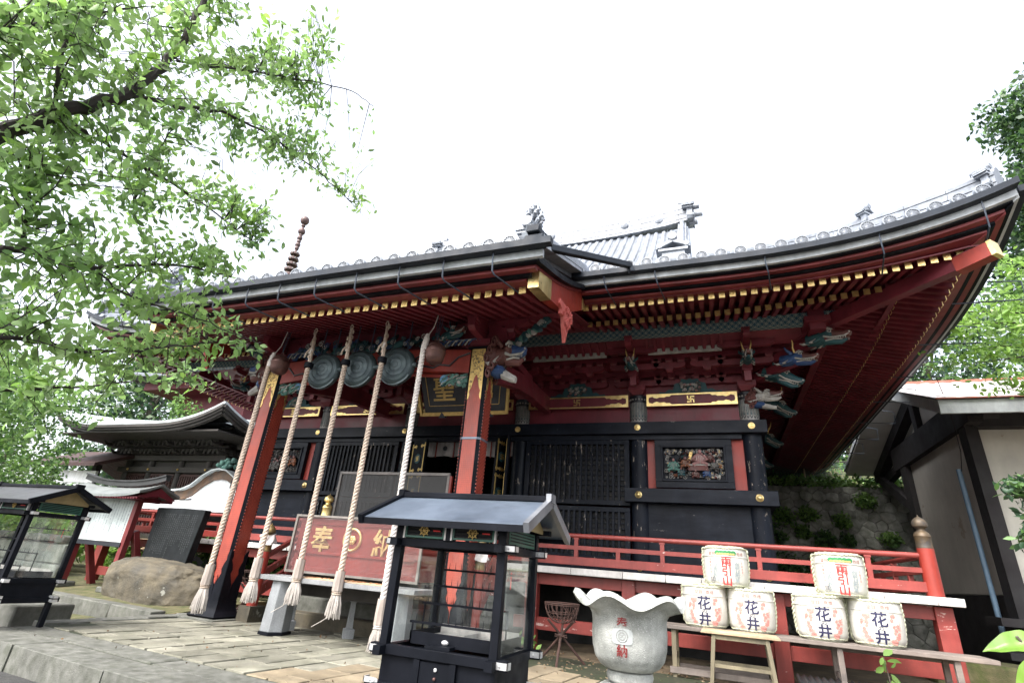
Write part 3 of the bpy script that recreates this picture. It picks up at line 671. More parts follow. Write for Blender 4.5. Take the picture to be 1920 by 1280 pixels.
# bracket sets
def block(mb, x, y, z, s=.15, h=.11): mb.box((x, y, z+h*.72), (s, s, h*.56)); mb.box((x, y, z+h*.22), (s*.98, s*.98, h*.44), taper=.62)
def armx(mb, x, y, z, l, w=.11, h=.12):
    a = l/2; mb.prism([(-a, h), (-a, h*.45), (-a+.06, h*.1), (-a+.14, 0), (a-.14, 0), (a-.06, h*.1), (a, h*.45), (a, h)], (x, y-w/2, z), (1, 0, 0), (0, 0, 1), (0, w, 0))
def army(mb, x, y0, y1, z, w=.11, h=.12):
    l = y1-y0; mb.prism([(0, h), (0, h*.45), (.06, h*.1), (.14, 0), (l, 0), (l, h)], (x-w/2, y0, z), (0, 1, 0), (0, 0, 1), (w, 0, 0))
LV = [(10.68, 4.86), (10.22, 5.06), (9.80, 5.26), (9.42, 5.44)]
def bracket(x, full=True):
    mb = MB()
    if full: block(mb, x, 10.68, 4.66, .34, .20)
    for k, (y, z) in enumerate(LV[:3] if full else LV[:2]):
        if full: army(mb, x, y-.55+.02*k, 10.75, z-.005)
        for j in range(k+1):
            yy = LV[j][0]; lt = 1.0 if full else .62
            if yy < 9.9 and not full: continue
            armx(mb, x, yy, z, lt+.0*k)
            for q in (-1, 0, 1): block(mb, x+q*(lt/2-.08), yy, z+.12, .14, .085)
        if full or k == 0: block(mb, x, LV[k+1][0], z+.12, .15, .085)
    if full: mb.b2((x-.06, 9.98, 4.66), (x+.06, 10.10, 5.2)); mb.b2((x-.09, 9.95, 4.86), (x+.09, 10.13, 4.98))
    return mb
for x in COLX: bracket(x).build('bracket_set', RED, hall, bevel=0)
for i in range(5):
    cx = (COLX[i]+COLX[i+1])/2
    for q in (-.30, .30): bracket(cx+q*1.2, False).build('intermediate_bracket', RED, hall)
mb = MB()
mb.b2((-12.3, 10.16, 5.27), (1.5, 10.28, 5.36)); mb.b2((-12.6, 9.74, 5.46), (1.8, 9.86, 5.54)); mb.b2((-11.7, 10.62, 5.1), (.9, 10.74, 5.2)); mb.build('bracket_tie_beam', RED, hall)
mb = MB(); mb.prism([(10.74, 5.2), (10.28, 5.36), (10.28, 5.40), (10.74, 5.26)], (-12, 0, 0), (0, 1, 0), (0, 0, 1), (13, 0, 0)); mb.build('bracket_soffit', RED, hall)
for a, b_ in ((-3.46, -1.86), (-1.02, .36), (-11.2, -9.9), (-9, -7.3), (-6.4, -4.4)):
    mb = MB(); mb.b2((a, 9.83, 5.235), (b_, 9.87, 5.31)); n = int((b_-a)/.15)
    for k in range(n): x = a+.075+k*(b_-a)/n; mb.b2((x-.04, 9.83, 5.31), (x+.04, 9.87, 5.355))
    d_ = mb.build('white_toothed_board', WHC, hall)
    mb = MB()
    for k in range(n+1): x = a+k*(b_-a)/n; mb.bar((x, 9.86, 5.30), (x, 9.46, 5.52), .055, .06)
    mb.build('cove_rib', RED, hall)
mb = MB(); mb.prism([(9.90, 5.32), (9.48, 5.545), (9.48, 5.57), (9.90, 5.35)], (-12.6, 0, 0), (0, 1, 0), (0, 0, 1), (14.6, 0, 0)); mb.build('cove_board', RED, hall)
# patterned eave purlin, returning down the side
mb = MB(); mb.b2((-13.6, 9.36, 5.44), (2.25, 9.50, 5.66)); mb.build('eave_purlin', SHIP, hall)
for xa in (2.11, -13.6): mb = MB(); mb.b2((xa, 9.5, 5.44), (xa+.14, 24.5, 5.66)); mb.build('side_purlin', RED, hall)

# ------------------------------------------------------------------ creature-head beam ends
HM = [TEAL, WHC, BRC, GOLDP, BLUEC, PLNK]
def head(base=0, maw=2, horn=True, scale=1.0, curls=False):
    """dragon head looking along +X, about .45 long"""
    mb = MB()
    mb.tube([(-.12, 0, .0), (0, 0, .01), (.10, 0, .03)], [.085, .09, .08], 10, base)
    mb.ball((.12, 0, .05), (.10, .085, .075), 12, base, None, .25, 3)
    mb.tube([(.12, 0, .05), (.22, 0, .055), (.31, 0, .045), (.36, 0, .06), (.385, 0, .085)], [.075, .058, .048, .046, .02], 9, maw)
    mb.tube([(.10, 0, -.02), (.20, 0, -.035), (.29, 0, -.045), (.35, 0, -.02)], [.055, .042, .034, .015], 8, base)
    for q in (-1, 1):
        mb.ball((.16, q*.062, .085), (.03, .022, .028), 8, 1); mb.ball((.172, q*.076, .085), .012, 6, 5)
        mb.tube([(.10, q*.07, .10), (.15, q*.075, .125), (.20, q*.06, .11)], [.012, .016, .008], 6, 1)
        mb.tube([(.10, q*.072, .02), (.18, q*.06, .005), (.26, q*.05, .010), (.34, q*.042, .022), (.375, q*.03, .05)], [.014, .012, .011, .010, .008], 6, 1)
        mb.tube([(.12, q*.05, -.03), (.22, q*.042, -.012), (.31, q*.034, -.02)], [.010, .010, .008], 6, 1)
        for k in range(6): mb.cyl((.21+.028*k, q*.045, .008), (.21+.028*k, q*.045, -.018), .008, .002, 5, 1)
        mb.ball((.375, q*.022, .07), (.016, .014, .014), 6, 1)
        mb.tube([(.05, q*.07, .08), (.0, q*.12, .12), (-.04, q*.13, .17)], [.03, .022, .006], 6, base)
        for k in range(4): mb.tube([(.06-.04*k, q*.08, -.01-.015*k), (.02-.05*k, q*.11, -.05-.01*k), (-.03-.05*k, q*.10, -.06)], [.022, .016, .004], 6, 1 if k % 2 else base)
        if horn: mb.tube([(.07, q*.035, .11), (.05, q*.06, .18), (.055, q*.075, .25), (.03, q*.085, .33)], [.016, .014, .011, .004], 6, 3)
        if curls:
            for k in range(5): spiral(mb, (-.06-.05*(k % 3), q*.10, .12-.07*k), .055, 2, .016, 1.3)
    if curls: mb.ball((-.12, 0, .0), (.14, .11, .15), 10, 2, None, .4, 5); mb.ball((-.03, 0, -.12), (.14, .09, .06), 10, 4, None, .3, 5); mb.tube([(.05, 0, -.14), (.18, 0, -.18), (.26, 0, -.20)], [.05, .04, .03], 8, 1)
    return mb
def place_head(x, y, z, ang, s=1.0, tilt=0, squash=(1, 1, 1), **kw):
    M = Matrix.Translation((x, y, z)) @ Matrix.Rotation(ang, 4, 'Z') @ Matrix.Rotation(tilt, 4, 'Y') @ Matrix.Diagonal((s*squash[0], s*squash[1], s*squash[2], 1))
    mb = MB(); mb.merge(head(**kw), 0, M); return mb
for x in COLX[:2]+[COLX[3], COLX[5]]:
    place_head(x, 9.72, 4.98, -math.pi/2, 1.05, .15).build('dragon_head_beam_end', HM, hall, norm=False)
for (x, y, z, a, s, b_, mw) in ((1.95, 9.63, 5.22, -.60, 1.25, 0, 2), (1.52, 10.0, 5.0, -.55, 1.15, 4, 2), (1.25, 10.45, 4.90, -.35, 1.3, 0, 0), (1.35, 12.5, 4.95, 0, 1.3, 0, 0), (1.35, 15.4, 4.95, 0, 1.3, 0, 0), (1.35, 18.3, 4.95, 0, 1.3, 0, 0), (1.35, 20.8, 4.95, 0, 1.3, 0, 0)):
    place_head(x, y, z, a, s*1.1, .2 if y < 10.2 else .55, base=b_, maw=mw, horn=True).build('dragon_head_beam_end', HM, hall, norm=False)
place_head(.98, 10.62, 4.50, -.25, 1.1, 0, base=1, maw=2, horn=False, curls=True).build('baku_head_beam_end', HM, hall, norm=False)
mb = MB(); mb.b2((1.80, 9.30, 5.30), (2.05, 9.62, 6.0)); mb.b2((1.72, 9.22, 5.42), (2.12, 9.7, 5.52)); mb.bar((.78, 10.8, 5.1), (2.1, 9.5, 5.25), .12, .16); mb.bar((.78, 10.8, 4.9), (1.7, 9.9, 5.0), .12, .16); mb.bar((.78, 10.8, 5.4), (3.72, 7.92, 5.60), .16, .22)
mb.build('diagonal_corner_bracket', RED, hall)
mb = MB(); mb.bar((3.55, 8.08, 5.56), (3.86, 7.78, 5.60), .18, .22, 0); mb.bar((3.86, 7.78, 5.60), (3.90, 7.74, 5.605), .19, .23, 1); mb.build('hip_rafter_end', [REDB, GOLD], hall)
# ------------------------------------------------------------------ eaves: layered boards following the curved edge
YF, YR, YC = 7.5, 26.7, 17.1
def strip(segs, i0, i1, z0, z1, name, m, base=0, bev=0):
    """a long board lying between insets i0..i1 and heights z0..z1 (relative to the mean eave), along path segments"""
    mb = MB()
    for seg in segs:
        pts = []
        if seg[0] == 'front':
            _, xa, xb = seg; n = max(2, int(abs(xb-xa)/.3))
            for k in range(n+1): pts.append(('f', xa+(xb-xa)*k/n))
        if seg[0] == 'side':
            _, s = seg; n = 60
            for k in range(n+1): pts.append(('s'+s, YF+(YR-YF)*k/n))
        rings = []
        for p in pts:
            ring = []
            for ins, zz in ((i0, z0), (i1, z0), (i1, z1), (i0, z1)):
                kk = .62-.62*min(ins, .5)
                if p[0] == 'f':
                    x = p[1]
                    if abs(x-XC) > 9.7-ins: x = XC+math.copysign(9.7-ins, x-XC)
                    d = abs(x-XC)+ins; ring.append((x, YF+ins, zz+kk*L(d)))
                else:
                    y = min(max(p[1], YF+ins), YR-ins); d = abs(y-YC)+ins
                    x = XC+(9.7-ins)*(1 if p[0] == 'sR' else -1); ring.append((x, y, zz+kk*L(d)))
            rings.append(ring)
        mb.sweep(rings, lambda i: rings[i], 0)
    return mb.build(name, m, hall, smooth=30)
SEG = [('front', -2.0, 4.2), ('front', -9.0, -15.2), ('side', 'R'), ('side', 'L')]
LAY = [(-.14, -.03, 5.695, 5.79, 'roof_gutter', ZINC), (-.005, .05, 5.60, 5.70, 'pale_eave_board', GREY_W), (.05, .13, 5.575, 5.66, 'black_eave_board', BLKG),
       (.13, .23, 5.53, 5.63, 'red_eave_board', REDM), (.23, .31, 5.50, 5.58, 'black_eave_board', BLKG), (.31, .50, 5.472, 5.55, 'rafter_end_board', REDM)]
for l_ in LAY: strip(SEG, *l_)
# soffit boarding above the rafters
mb = MB()
def soff(u, v):
    x = -15+u*19; y = 7.9+v*2.9; xx = XC+math.copysign(min(abs(x-XC), 9.7-(y-YF)), x-XC)
    d1 = y-YF; return (xx, y, 5.50+.25*(y-8.0)+.3*L(min(9.6, abs(xx-XC)+d1))*math.exp(-(y-8)/2.5))
mb.slab(soff, 60, 8, .02)
def soffs(s):
    def f(u, v):
        y = 7.9+u*18.4; d = min(.5+v*2.9, max(.4, y-YF), max(.4, YR-y)); x = XC+s*(9.7-d)
        return (x, y, 5.503+.25*(d-.5)+.3*L(min(9.6, abs(y-YC)+d))*math.exp(-(d-.5)/2.5))
    return f
mb.slab(soffs(1), 60, 8, .02); mb.slab(soffs(-1), 60, 8, .02)
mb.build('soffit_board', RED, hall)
def rafter_mb(w, h, l, s):
    mb = MB(); mb.prism([(0, 0), (0, h), (l, h+s*l), (l, s*l)], (-w/2, 0, -h/2), (0, 1, 0), (0, 0, 1), (w, 0, 0)); return mb
def cap_mb(w):
    mb = MB(); mb.box((0, -.008, -.004), (w+.018, .016, w+.028)); mb.lathe([(.001, 0), (w*.30, 0), (w*.30, .006), (w*.2, .006), (w*.19, .003), (.001, .003)], (0, -.016, -.004), 14, axis='y'); return mb
def rafter_row(xs, y0, zf, w, h, lf, s, name, lift):
    proto = None
    for x in xs:
        l = round(lf(x), 1)
        key = l
        if l < .25: continue
        if key not in rafter_row.c.setdefault(name, {}):
            me = rafter_mb(w, h, l, s).build(name, RED, hall, smooth=0); cp = cap_mb(w).build('gold_rafter_cap', GOLD, me, smooth=30)
            # meshes are stored relative to the hall's origin: bring them back to their own
            for ob in (me, cp): ob.data.transform(Matrix.Translation(hall.location))
            rafter_row.c[name][key] = (me.data, cp.data); o, c = me, cp
        else:
            md, cd = rafter_row.c[name][key]
            o = bpy.data.objects.new(name, md); C.objects.link(o); o.parent = hall
            c = bpy.data.objects.new('gold_rafter_cap', cd); C.objects.link(c); c.parent = o
        o.location = V(x, y0, zf(x))-hall.location
rafter_row.c = {}
RX = [-1.88+.161*k for k in range(35)]
rafter_row(RX, 8.0, lambda x: 5.425+.3*L(abs(x-XC)+.5), .072, .085, lambda x: min(1.3, max(.3, 3.8-x)), .25, 'flying_rafter', .3)
RX2 = [-1.95+.161*k for k in range(30)]
rafter_row(RX2, 8.66, lambda x: 5.43+.26*L(abs(x-XC)+.9), .072, .085, lambda x: min(2.1, max(.3, 3.1-x)), .28, 'base_rafter', .3)
PX = [-8.86+.1636*k for k in range(42)]
rafter_row(PX, 5.52, lambda x: 4.43, .075, .09, lambda x: 3.3, .30, 'porch_rafter', 0)
# the rest of the rafters (left front and both sides), past the hundred that show largest
mb = MB()
def raf(mb, x, y, z, dx, dy, l, s, w=.072, h=.085):
    u = V(dx, dy, 0); n = V(-dy, dx, 0)*w
    mb.prism([(0, 0), (0, h), (l, h+s*l), (l, s*l)], V(x, y, z-h/2)-n/2, u, (0, 0, 1), n, 0)
    mb.prism([(-.01, -.004), (-.01, h+.006), (0, h+.006), (0, -.004)], V(x, y, z-h/2)-n*.58, u, (0, 0, 1), n*1.16, 1)
for k in range(35):
    x = 2*XC-RX[k]; raf(mb, x, 8.0, 5.425+.3*L(abs(x-XC)+.5), 0, 1, min(1.3, max(.3, 3.8-RX[k])), .25)
    if k < 30: x = 2*XC-RX2[k]; raf(mb, x, 8.66, 5.43+.26*L(abs(x-XC)+.9), 0, 1, min(2.1, max(.3, 3.1-RX2[k])), .28)
y = 8.1
while y < 26.2:
    for s in (1, -1):
        e = min(y-8, 26.2-y)
        raf(mb, XC+s*9.2, y, 5.425+.3*L(abs(y-YC)+.5), -s, 0, min(1.3, max(.2, e)), .25)
        if e > .66: raf(mb, XC+s*8.54, y, 5.43+.26*L(abs(y-YC)+.9), -s, 0, min(2.1, max(.2, e-.6)), .28)
    y += .161
mb.build('side_rafter_rows', [RED, GOLD], hall, smooth=0, norm=False, kind='stuff')
mb = MB()
for s in (1, -1): mb.b2((XC+s*8.50, 8.9, 5.50), (XC+s*8.42, 25.5, 5.53))
mb.build('soffit_rail', RED, hall)

# ------------------------------------------------------------------ tiled roof
def zs(d): return 5.83+.42*d+.0385*max(0, d)**2
def zroof(x, y):
    d1 = y-YF; return zs(d1)+.62*L(min(9.6, abs(x-XC)+max(0, d1)))*math.exp(-max(0, d1)/2.2)
mb = MB(); HE = 4.3
for (xa, xb, d0, d1) in ((-9.0, -2.0, -2.42, 0),):
    mb.slab(lambda u, v: (xa+(xb-xa)*u, YF+d0+(d1-d0)*v, zs(d0+(d1-d0)*v)), 2, 6, .07)
def trap(u, v):
    d = HE*v; xh = 9.7-d; x = XC-xh+2*xh*u; return (x, YF+d, zroof(x, YF+d))
mb.slab(trap, 60, 16, .07)
mb.slab(lambda u, v: (XC-5.4+10.8*u, YF+HE+(9.6-HE)*v, zs(HE+(9.6-HE)*v)), 4, 14, .07)
mb.slab(lambda u, v: (XC-5.4+10.8*u, YR-(HE+(9.6-HE)*v), zs(HE+(9.6-HE)*v)), 4, 10, .07)
def trapb(u, v):
    d = HE*v; xh = 9.7-d; x = XC-xh+2*xh*u; return (x, YR-d, zroof(x, YF+d))
mb.slab(trapb, 40, 10, .07)
for s in (1, -1):
    def traps(u, v, s=s):
        d = HE*v; yh = 9.6-d; y = YC-yh+2*yh*u; dd = abs(y-YC)+d
        return (XC+s*(9.7-d), y, zs(d)+.62*L(min(9.6, dd))*math.exp(-d/2.2))
    mb.slab(traps, 60, 12, .07)
rf = mb.build('roof', TILED, hall, smooth=50)
mb = MB()
for s in (1, -1):
    xg = XC+s*4.9; mb.prism([(YF+HE, zs(HE)-.1), (YC, zs(9.6)-.1), (YR-HE, zs(HE)-.1)], (xg, 0, 0), (0, 1, 0), (0, 0, 1), (.1*s, 0, 0))
mb.build('gable_wall', RED, hall)
# rows of round tiles
def tilerow(mb, fn, d0, d1, along, r=.078, n=None):
    n = n or max(2, int((d1-d0)/.28)); rings = []
    for k in range(n+1):
        p = V(*fn(d0+(d1-d0)*k/n)); ring = []
        for j in range(6):
            a = math.pi*j/5; ring.append((p+V(*along)*(r*math.cos(a))+V(0, 0, r*math.sin(a)+.004)))
        rings.append(ring)
    n6 = 6; vs = [p for r_ in rings for p in r_]
    fs = [(i*n6+j, i*n6+j+1, (i+1)*n6+j+1, (i+1)*n6+j) for i in range(n) for j in range(5)]+[tuple(range(6)), tuple(n*n6+j for j in range(6))]
    mb.add(vs, fs)
mb = MB(); TX = []
x = -15.0
while x < 4.15:
    dx = abs(x-XC); porch = -8.95 < x < -2.0
    dmax = 9.55 if dx < 5.35 else 9.7-dx
    d0 = -2.47 if porch else -.03
    if dmax-d0 > .15: tilerow(mb, lambda d: (x, YF+d, zroof(x, YF+d)), d0, dmax, (1, 0, 0)); TX.append((x, d0))
    x += .285
y = 7.75
while y < 26.6:
    dm = min(HE, 9.6-abs(y-YC))
    if dm > .2:
        for s in (1, -1): tilerow(mb, lambda d: (XC+s*(9.7-d), y, zs(d)+.62*L(min(9.6, abs(y-YC)+d))*math.exp(-max(d, 0)/2.2)), -.03, dm, (0, 1, 0))
    y += .285
mb.build('round_tile_rows', TILE, rf, smooth=60, norm=False)
# pan-tile lips between discs and round end discs with rosettes
def disc_mb():
    mb = MB(); r = .098
    mb.lathe([(.001, .0), (r, .0), (r, .05), (r*.96, .062), (r*.82, .062), (r*.80, .048), (r*.30, .046), (r*.28, .055), (.001, .06)], (0, 0, 0), 20, axis='y')
    for k in range(16):
        a = 2*math.pi*k/16; mb.bar((math.cos(a)*r*.3, -.049, math.sin(a)*r*.3), (math.cos(a)*r*.8, -.049, math.sin(a)*r*.8), .010, .014, upv=(0, 1, 0))
    return mb
dd = disc_mb().build('round_tile_end', TILE, hall, smooth=50); dd.data.transform(Matrix.Translation(hall.location)); first = True
for x, d0 in TX:
    if x < -11.5: continue
    o = dd if first else bpy.data.objects.new('round_tile_end', dd.data)
    if not first: C.objects.link(o); o.parent = hall
    first = False
    o.location = V(x, YF+d0+.0, zroof(x, YF+d0)+.035)-hall.location
mb = MB()
for (x, d0), (x2, e0) in zip(TX, TX[1:]):
    if d0 != e0: continue
    a, b = x+.08, x2-.08; zz = (zroof(x, YF+d0)+zroof(x2, YF+e0))/2
    pts = [(a+(b-a)*k/6, YF+d0-.02, zz-.012-.035*math.sin(math.pi*k/6)) for k in range(7)]
    vs = []
    for p in pts: vs += [p, (p[0], p[1], p[2]-.035), (p[0], p[1]+.08, p[2])]
    mb.add(vs, [(3*k, 3*k+3, 3*k+4, 3*k+1) for k in range(6)]+[(3*k, 3*k+2, 3*k+5, 3*k+3) for k in range(6)])
mb.build('pan_tile_lip', TILE, rf, norm=False)
# ridges: courses of flat tiles under a round cap
def ridge(pts, w, h, courses, name, wy=False, r=.09):
    mb = MB(); n = len(pts)
    for c in range(courses):
        z0 = h*c/courses; z1 = h*(c+1)/courses-.012; ww = w*(1-.18*c/courses)+(.03 if c % 2 else 0)
        k = 0; st = max(1, 1)
        for i in range(n-1):
            p, q = V(*pts[i]), V(*pts[i+1]); d = q-p; m_ = max(1, int(d.length/.32))
            for j in range(m_):
                a = p+d*(j/m_)+d.normalized()*.004; b = p+d*((j+1)/m_)-d.normalized()*.004
                mb.bar(a+V(0, 0, (z0+z1)/2), b+V(0, 0, (z0+z1)/2), ww, z1-z0)
    mb.tube([V(*p)+V(0, 0, h+.03) for p in pts], r, 10)
    return mb.build(name, TILE, hall, smooth=40)
RZ = zs(9.6)
ridge([(XC-5.5+11*k/12, YC, RZ-.05+.35*abs((k-6)/6)**3) for k in range(13)], .42, .82, 7, 'main_ridge', r=.11)
for s in (1, -1):
    ridge([(XC+s*5.15, YF+9.5-(8.7)*k/12, zs(9.5-8.7*k/12)+.02) for k in range(13)], .30, .34, 4, 'descending_ridge')
    ridge([(XC+s*(9.62-(4.1*(1-k/10))), YF+.08+4.1*(1-k/10), zroof(XC+s*(9.62-(4.1*(1-k/10))), YF+.08+4.1*(1-k/10))) for k in range(11)], .26, .26, 4, 'hip_ridge', r=.075)
    for o_ in (s,):
        mb = MB(); mb.prism([(-.25, 0), (-.22, .25), (-.05, .5), (.05, .5), (.22, .25), (.25, 0)], (XC+s*5.15-.0, YF+.78, zs(.8)), (1, 0, 0), (0, 0, 1), (0, .1, 0)); 
def oni(x, y, z, s=1.0, ang=0):
    """ridge-end ornament: stacked mouldings, crest shield, scrolls and round cap ends"""
    mb = MB()
    mb.prism([(-.20, 0), (-.24, .07), (-.17, .17), (-.17, .30), (.17, .30), (.17, .17), (.24, .07), (.20, 0)], (0, 0, 0), (1, 0, 0), (0, 0, 1), (0, .12, 0))
    for q in (-1, 1):
        for k in range(3): spiral(mb, (q*(.13+.05*k), -.012, .05+.06*(k % 2)), .055, 0, .014, 1.2, q)
        mb.cyl((q*.20, -.04, .40), (q*.20, .20, .40), .045, n=12)
    mb.lathe([(.001, 0), (.07, 0), (.07, .03), (.04, .045), (.001, .05)], (0, 0, .16), 14, axis='y')
    mb.b2((-.22, -.03, .30), (.22, .2, .34)); mb.prism([(-.26, .34), (0, .46), (.26, .34), (.22, .40), (0, .52), (-.22, .40)], (0, -.03, 0), (1, 0, 0), (0, 0, 1), (0, .25, 0))
    mb.cyl((0, -.05, .56), (0, .3, .56), .07, n=14)
    M = Matrix.Translation((x, y, z)) @ Matrix.Rotation(ang, 4, 'Z') @ Matrix.Scale(s, 4); o = MB(); o.merge(mb, 0, M); return o
for s in (1, -1):
    oni(XC+s*5.15, YF+.62, zs(.66)+.02, 1.15).build('ridge_end_ornament', TILE, hall, norm=False)
    x = XC+s*8.40; y = YF+1.3; oni(x, y, zroof(x, y)+.16, .7, s*R(45)).build('ridge_end_ornament', TILE, hall, norm=False)
    x = XC+s*9.55; y = YF+.1; oni(x, y, zroof(x, y)+.02, .7, s*R(45)).build('ridge_end_ornament', TILE, hall, norm=False)
    oni(XC+s*5.55, YC, RZ+.25, 1.7, s*R(90)).build('ridge_end_ornament', TILE, hall, norm=False)
    mb = MB()
    for k, (l_, z_) in enumerate(((.2, .0), (.4, .35), (.3, .72))): mb.cyl((XC+s*5.4, YC, RZ+.25+z_), (XC+s*(5.5+l_), YC, RZ+.28+z_), .10, n=12)
    mb.build('ridge_end_cap_tiles', TILE, hall)
for k in (-4.3, -3.0, 0, 3.0, 4.3):
    mb = MB(); mb.lathe([(.001, 0), (.15, 0), (.15, .05), (.08, .08), (.001, .09)], (XC+k, YC-.2, RZ+.45), 16, axis='y'); mb.build('ridge_medallion', TILE, hall)

# ------------------------------------------------------------------ porch roof edge
PC = -5.475
def mx_(x, s): return PC+s*(x-PC)
for (i0, i1, z0, z1, nm, mm) in LAY:
    mb = MB(); y0 = 5.05+i0; y1 = 5.05+i1; zo = -1.0
    mb.b2((-9.2+i0, y0, z0+zo), (-1.75-i0, y1, z1+zo)); ob = mb.build('porch_'+nm if 'porch' not in nm else nm, mm, hall)
    # verge layers down each side of the porch roof
    if i0 < 0: continue
    mb = MB()
    for s in (1, -1):
        for k in range(10):
            ya = 5.05+i1+(2.55-i1+.35)*k/10; yb = 5.05+i1+(2.55-i1+.35)*(k+1)/10
            za, zb = zs(ya-YF)-5.83, zs(yb-YF)-5.83
            sag = lambda y: -.10*math.sin(math.pi*min(1, max(0, (y-5.1)/2.8)))
            xa = mx_(-1.75-i0, s); xb = mx_(-1.75-i1, s)
            a = [(xa, ya, z0+za+sag(ya)), (xb, ya, z0+za+sag(ya)), (xb, ya, z1+za+sag(ya)), (xa, ya, z1+za+sag(ya))]
            b = [(xa, yb, z0+zb+sag(yb)), (xb, yb, z0+zb+sag(yb)), (xb, yb, z1+zb+sag(yb)), (xa, yb, z1+zb+sag(yb))]
            mb.add(a+b, [(0, 1, 2, 3), (7, 6, 5, 4), (0, 4, 5, 1), (1, 5, 6, 2), (2, 6, 7, 3), (3, 7, 4, 0)])
    mb.build('verge_'+nm, mm, hall, smooth=30)
for s in (1, -1):     # bargeboard with gilt ends, pendant
    mb = MB(); g = MB(); xa = mx_(-1.895, s); xb = mx_(-2.03, s)
    N = 14
    for k in range(N):
        ys = [5.38+2.55*k/N, 5.38+2.55*(k+1)/N]; q = []
        for y in ys:
            zc = 4.53+.395*(y-5.38)-.13*math.sin(math.pi*(y-5.38)/2.55); hh = .155+.05*math.sin(math.pi*(y-5.38)/2.55)
            q.append((y, zc-hh, zc+hh))
        t = g if (k < 3 or k == N-1) else mb
        e = .006 if t is g else 0
        x1, x2 = xa+s*e, xb-s*e
        (ya, za0, za1), (yb, zb0, zb1) = q
        t.add([(x1, ya, za0-e), (x2, ya, za0-e), (x2, ya, za1+e), (x1, ya, za1+e), (x1, yb, zb0-e), (x2, yb, zb0-e), (x2, yb, zb1+e), (x1, yb, zb1+e)], [(0, 1, 2, 3), (7, 6, 5, 4), (0, 4, 5, 1), (1, 5, 6, 2), (2, 6, 7, 3), (3, 7, 4, 0)])
    bb = mb.build('bargeboard', REDB, hall); g.build('gilt_bargeboard_end', GOLD, bb)
    mb = MB(); pl = [(-.30, .05), (-.32, -.03), (-.22, -.06), (-.24, -.14), (-.13, -.13), (-.10, -.24), (-.05, -.34), (0, -.46), (.05, -.34), (.10, -.24), (.13, -.13), (.24, -.14), (.22, -.06), (.32, -.03), (.30, .12)]
    mb.prism([(a_*1.15, b_*1.1) for a_, b_ in pl], (xa-s*.02, 6.66, 4.66), (0, 1, 0), (0, 0, 1), (s*.05, 0, 0))
    rr = random.Random(2)
    for k in range(26): yy = rr.uniform(-.2, .2); zz = rr.uniform(-.36+abs(yy)*1.3, .02); spiral(mb, (xa+s*.045, 6.66+yy, 4.66+zz), .035, 0, .009)
    mb.build('carved_gable_pendant', mat('pink_red_carving_paint', (.52, .13, .11), (.38, .06, .05), 20, .6, bump=.3) if s == 1 else REDB, hall, norm=False)
    pts = [(mx_(-1.95, s), 5.1+2.9*k/8, zs(-2.4+2.9*k/8)+.02) for k in range(9)]
    ridge(pts, .26, .20, 3, 'verge_ridge', r=.075)
    mb = MB()   # stacked moulding block and flame-jewel finial
    cx, cyy, cz = mx_(-2.02, s), 5.40, 4.97
    for k, (hw, z) in enumerate(((.12, 0), (.15, .05), (.19, .09), (.22, .13), (.24, .17))): mb.b2((cx-hw*.7, cyy-hw, cz+z), (cx+hw*.7, cyy+hw, cz+z+.04))
    mb.cyl((cx, cyy-.3, cz+.26), (cx, cyy+.2, cz+.26), .075, n=14); mb.build('verge_end_block', TILE, hall)
    mb = MB(); mb.lathe([(.03, 0), (.05, .03), (.03, .07), (.045, .12), (.075, .20), (.06, .27), (.03, .34), (.014, .38), (.024, .41), (.001, .47)], (cx, cyy, cz+.32), 14)
    rr = random.Random(3)
    for lv in range(4):
        for k in range(8):
            a = 2*math.pi*k/8+lv*.4; r0 = (.10, .115, .09, .05)[lv]; z0_ = cz+.38+.085*lv
            mb.tube([(cx+math.cos(a)*r0*.5, cyy+math.sin(a)*r0*.5, z0_), (cx+math.cos(a)*r0*1.15, cyy+math.sin(a)*r0*1.15, z0_+.04), (cx+math.cos(a)*r0*1.05, cyy+math.sin(a)*r0*1.05, z0_+.11)], [.03, .026, .004], 6)
    mb.build('flame_jewel_finial', TILE, hall, norm=False)
    # rain spout from the end of the main gutter onto the porch roof
    mb = MB(); p0, p1 = V(mx_(-1.0, s), 7.36, 5.80), V(mx_(-1.86, s), 5.62, 5.12)
    mb.bar(p0, p1, .09, .10); mb.bar(p0+V(0, 0, -.02), p0+V(s*.02, -.03, -.16), .08, .09); mb.bar(p1+V(0, 0, .03), p1+V(-s*.10, -.18, .10), .12, .16); mb.build('rain_spout', ZINC, hall, bevel=.01)
    mb = MB(); mb.b2((mx_(-1.86, s)-.10, 4.93, 4.74), (mx_(-1.86, s)+.14, 5.12, 4.86)); mb.b2((mx_(-1.86, s)-.07, 4.9, 4.88), (mx_(-1.86, s)+.10, 5.1, 4.99)); mb.build('gutter_box', ZINC, hall, bevel=.012)
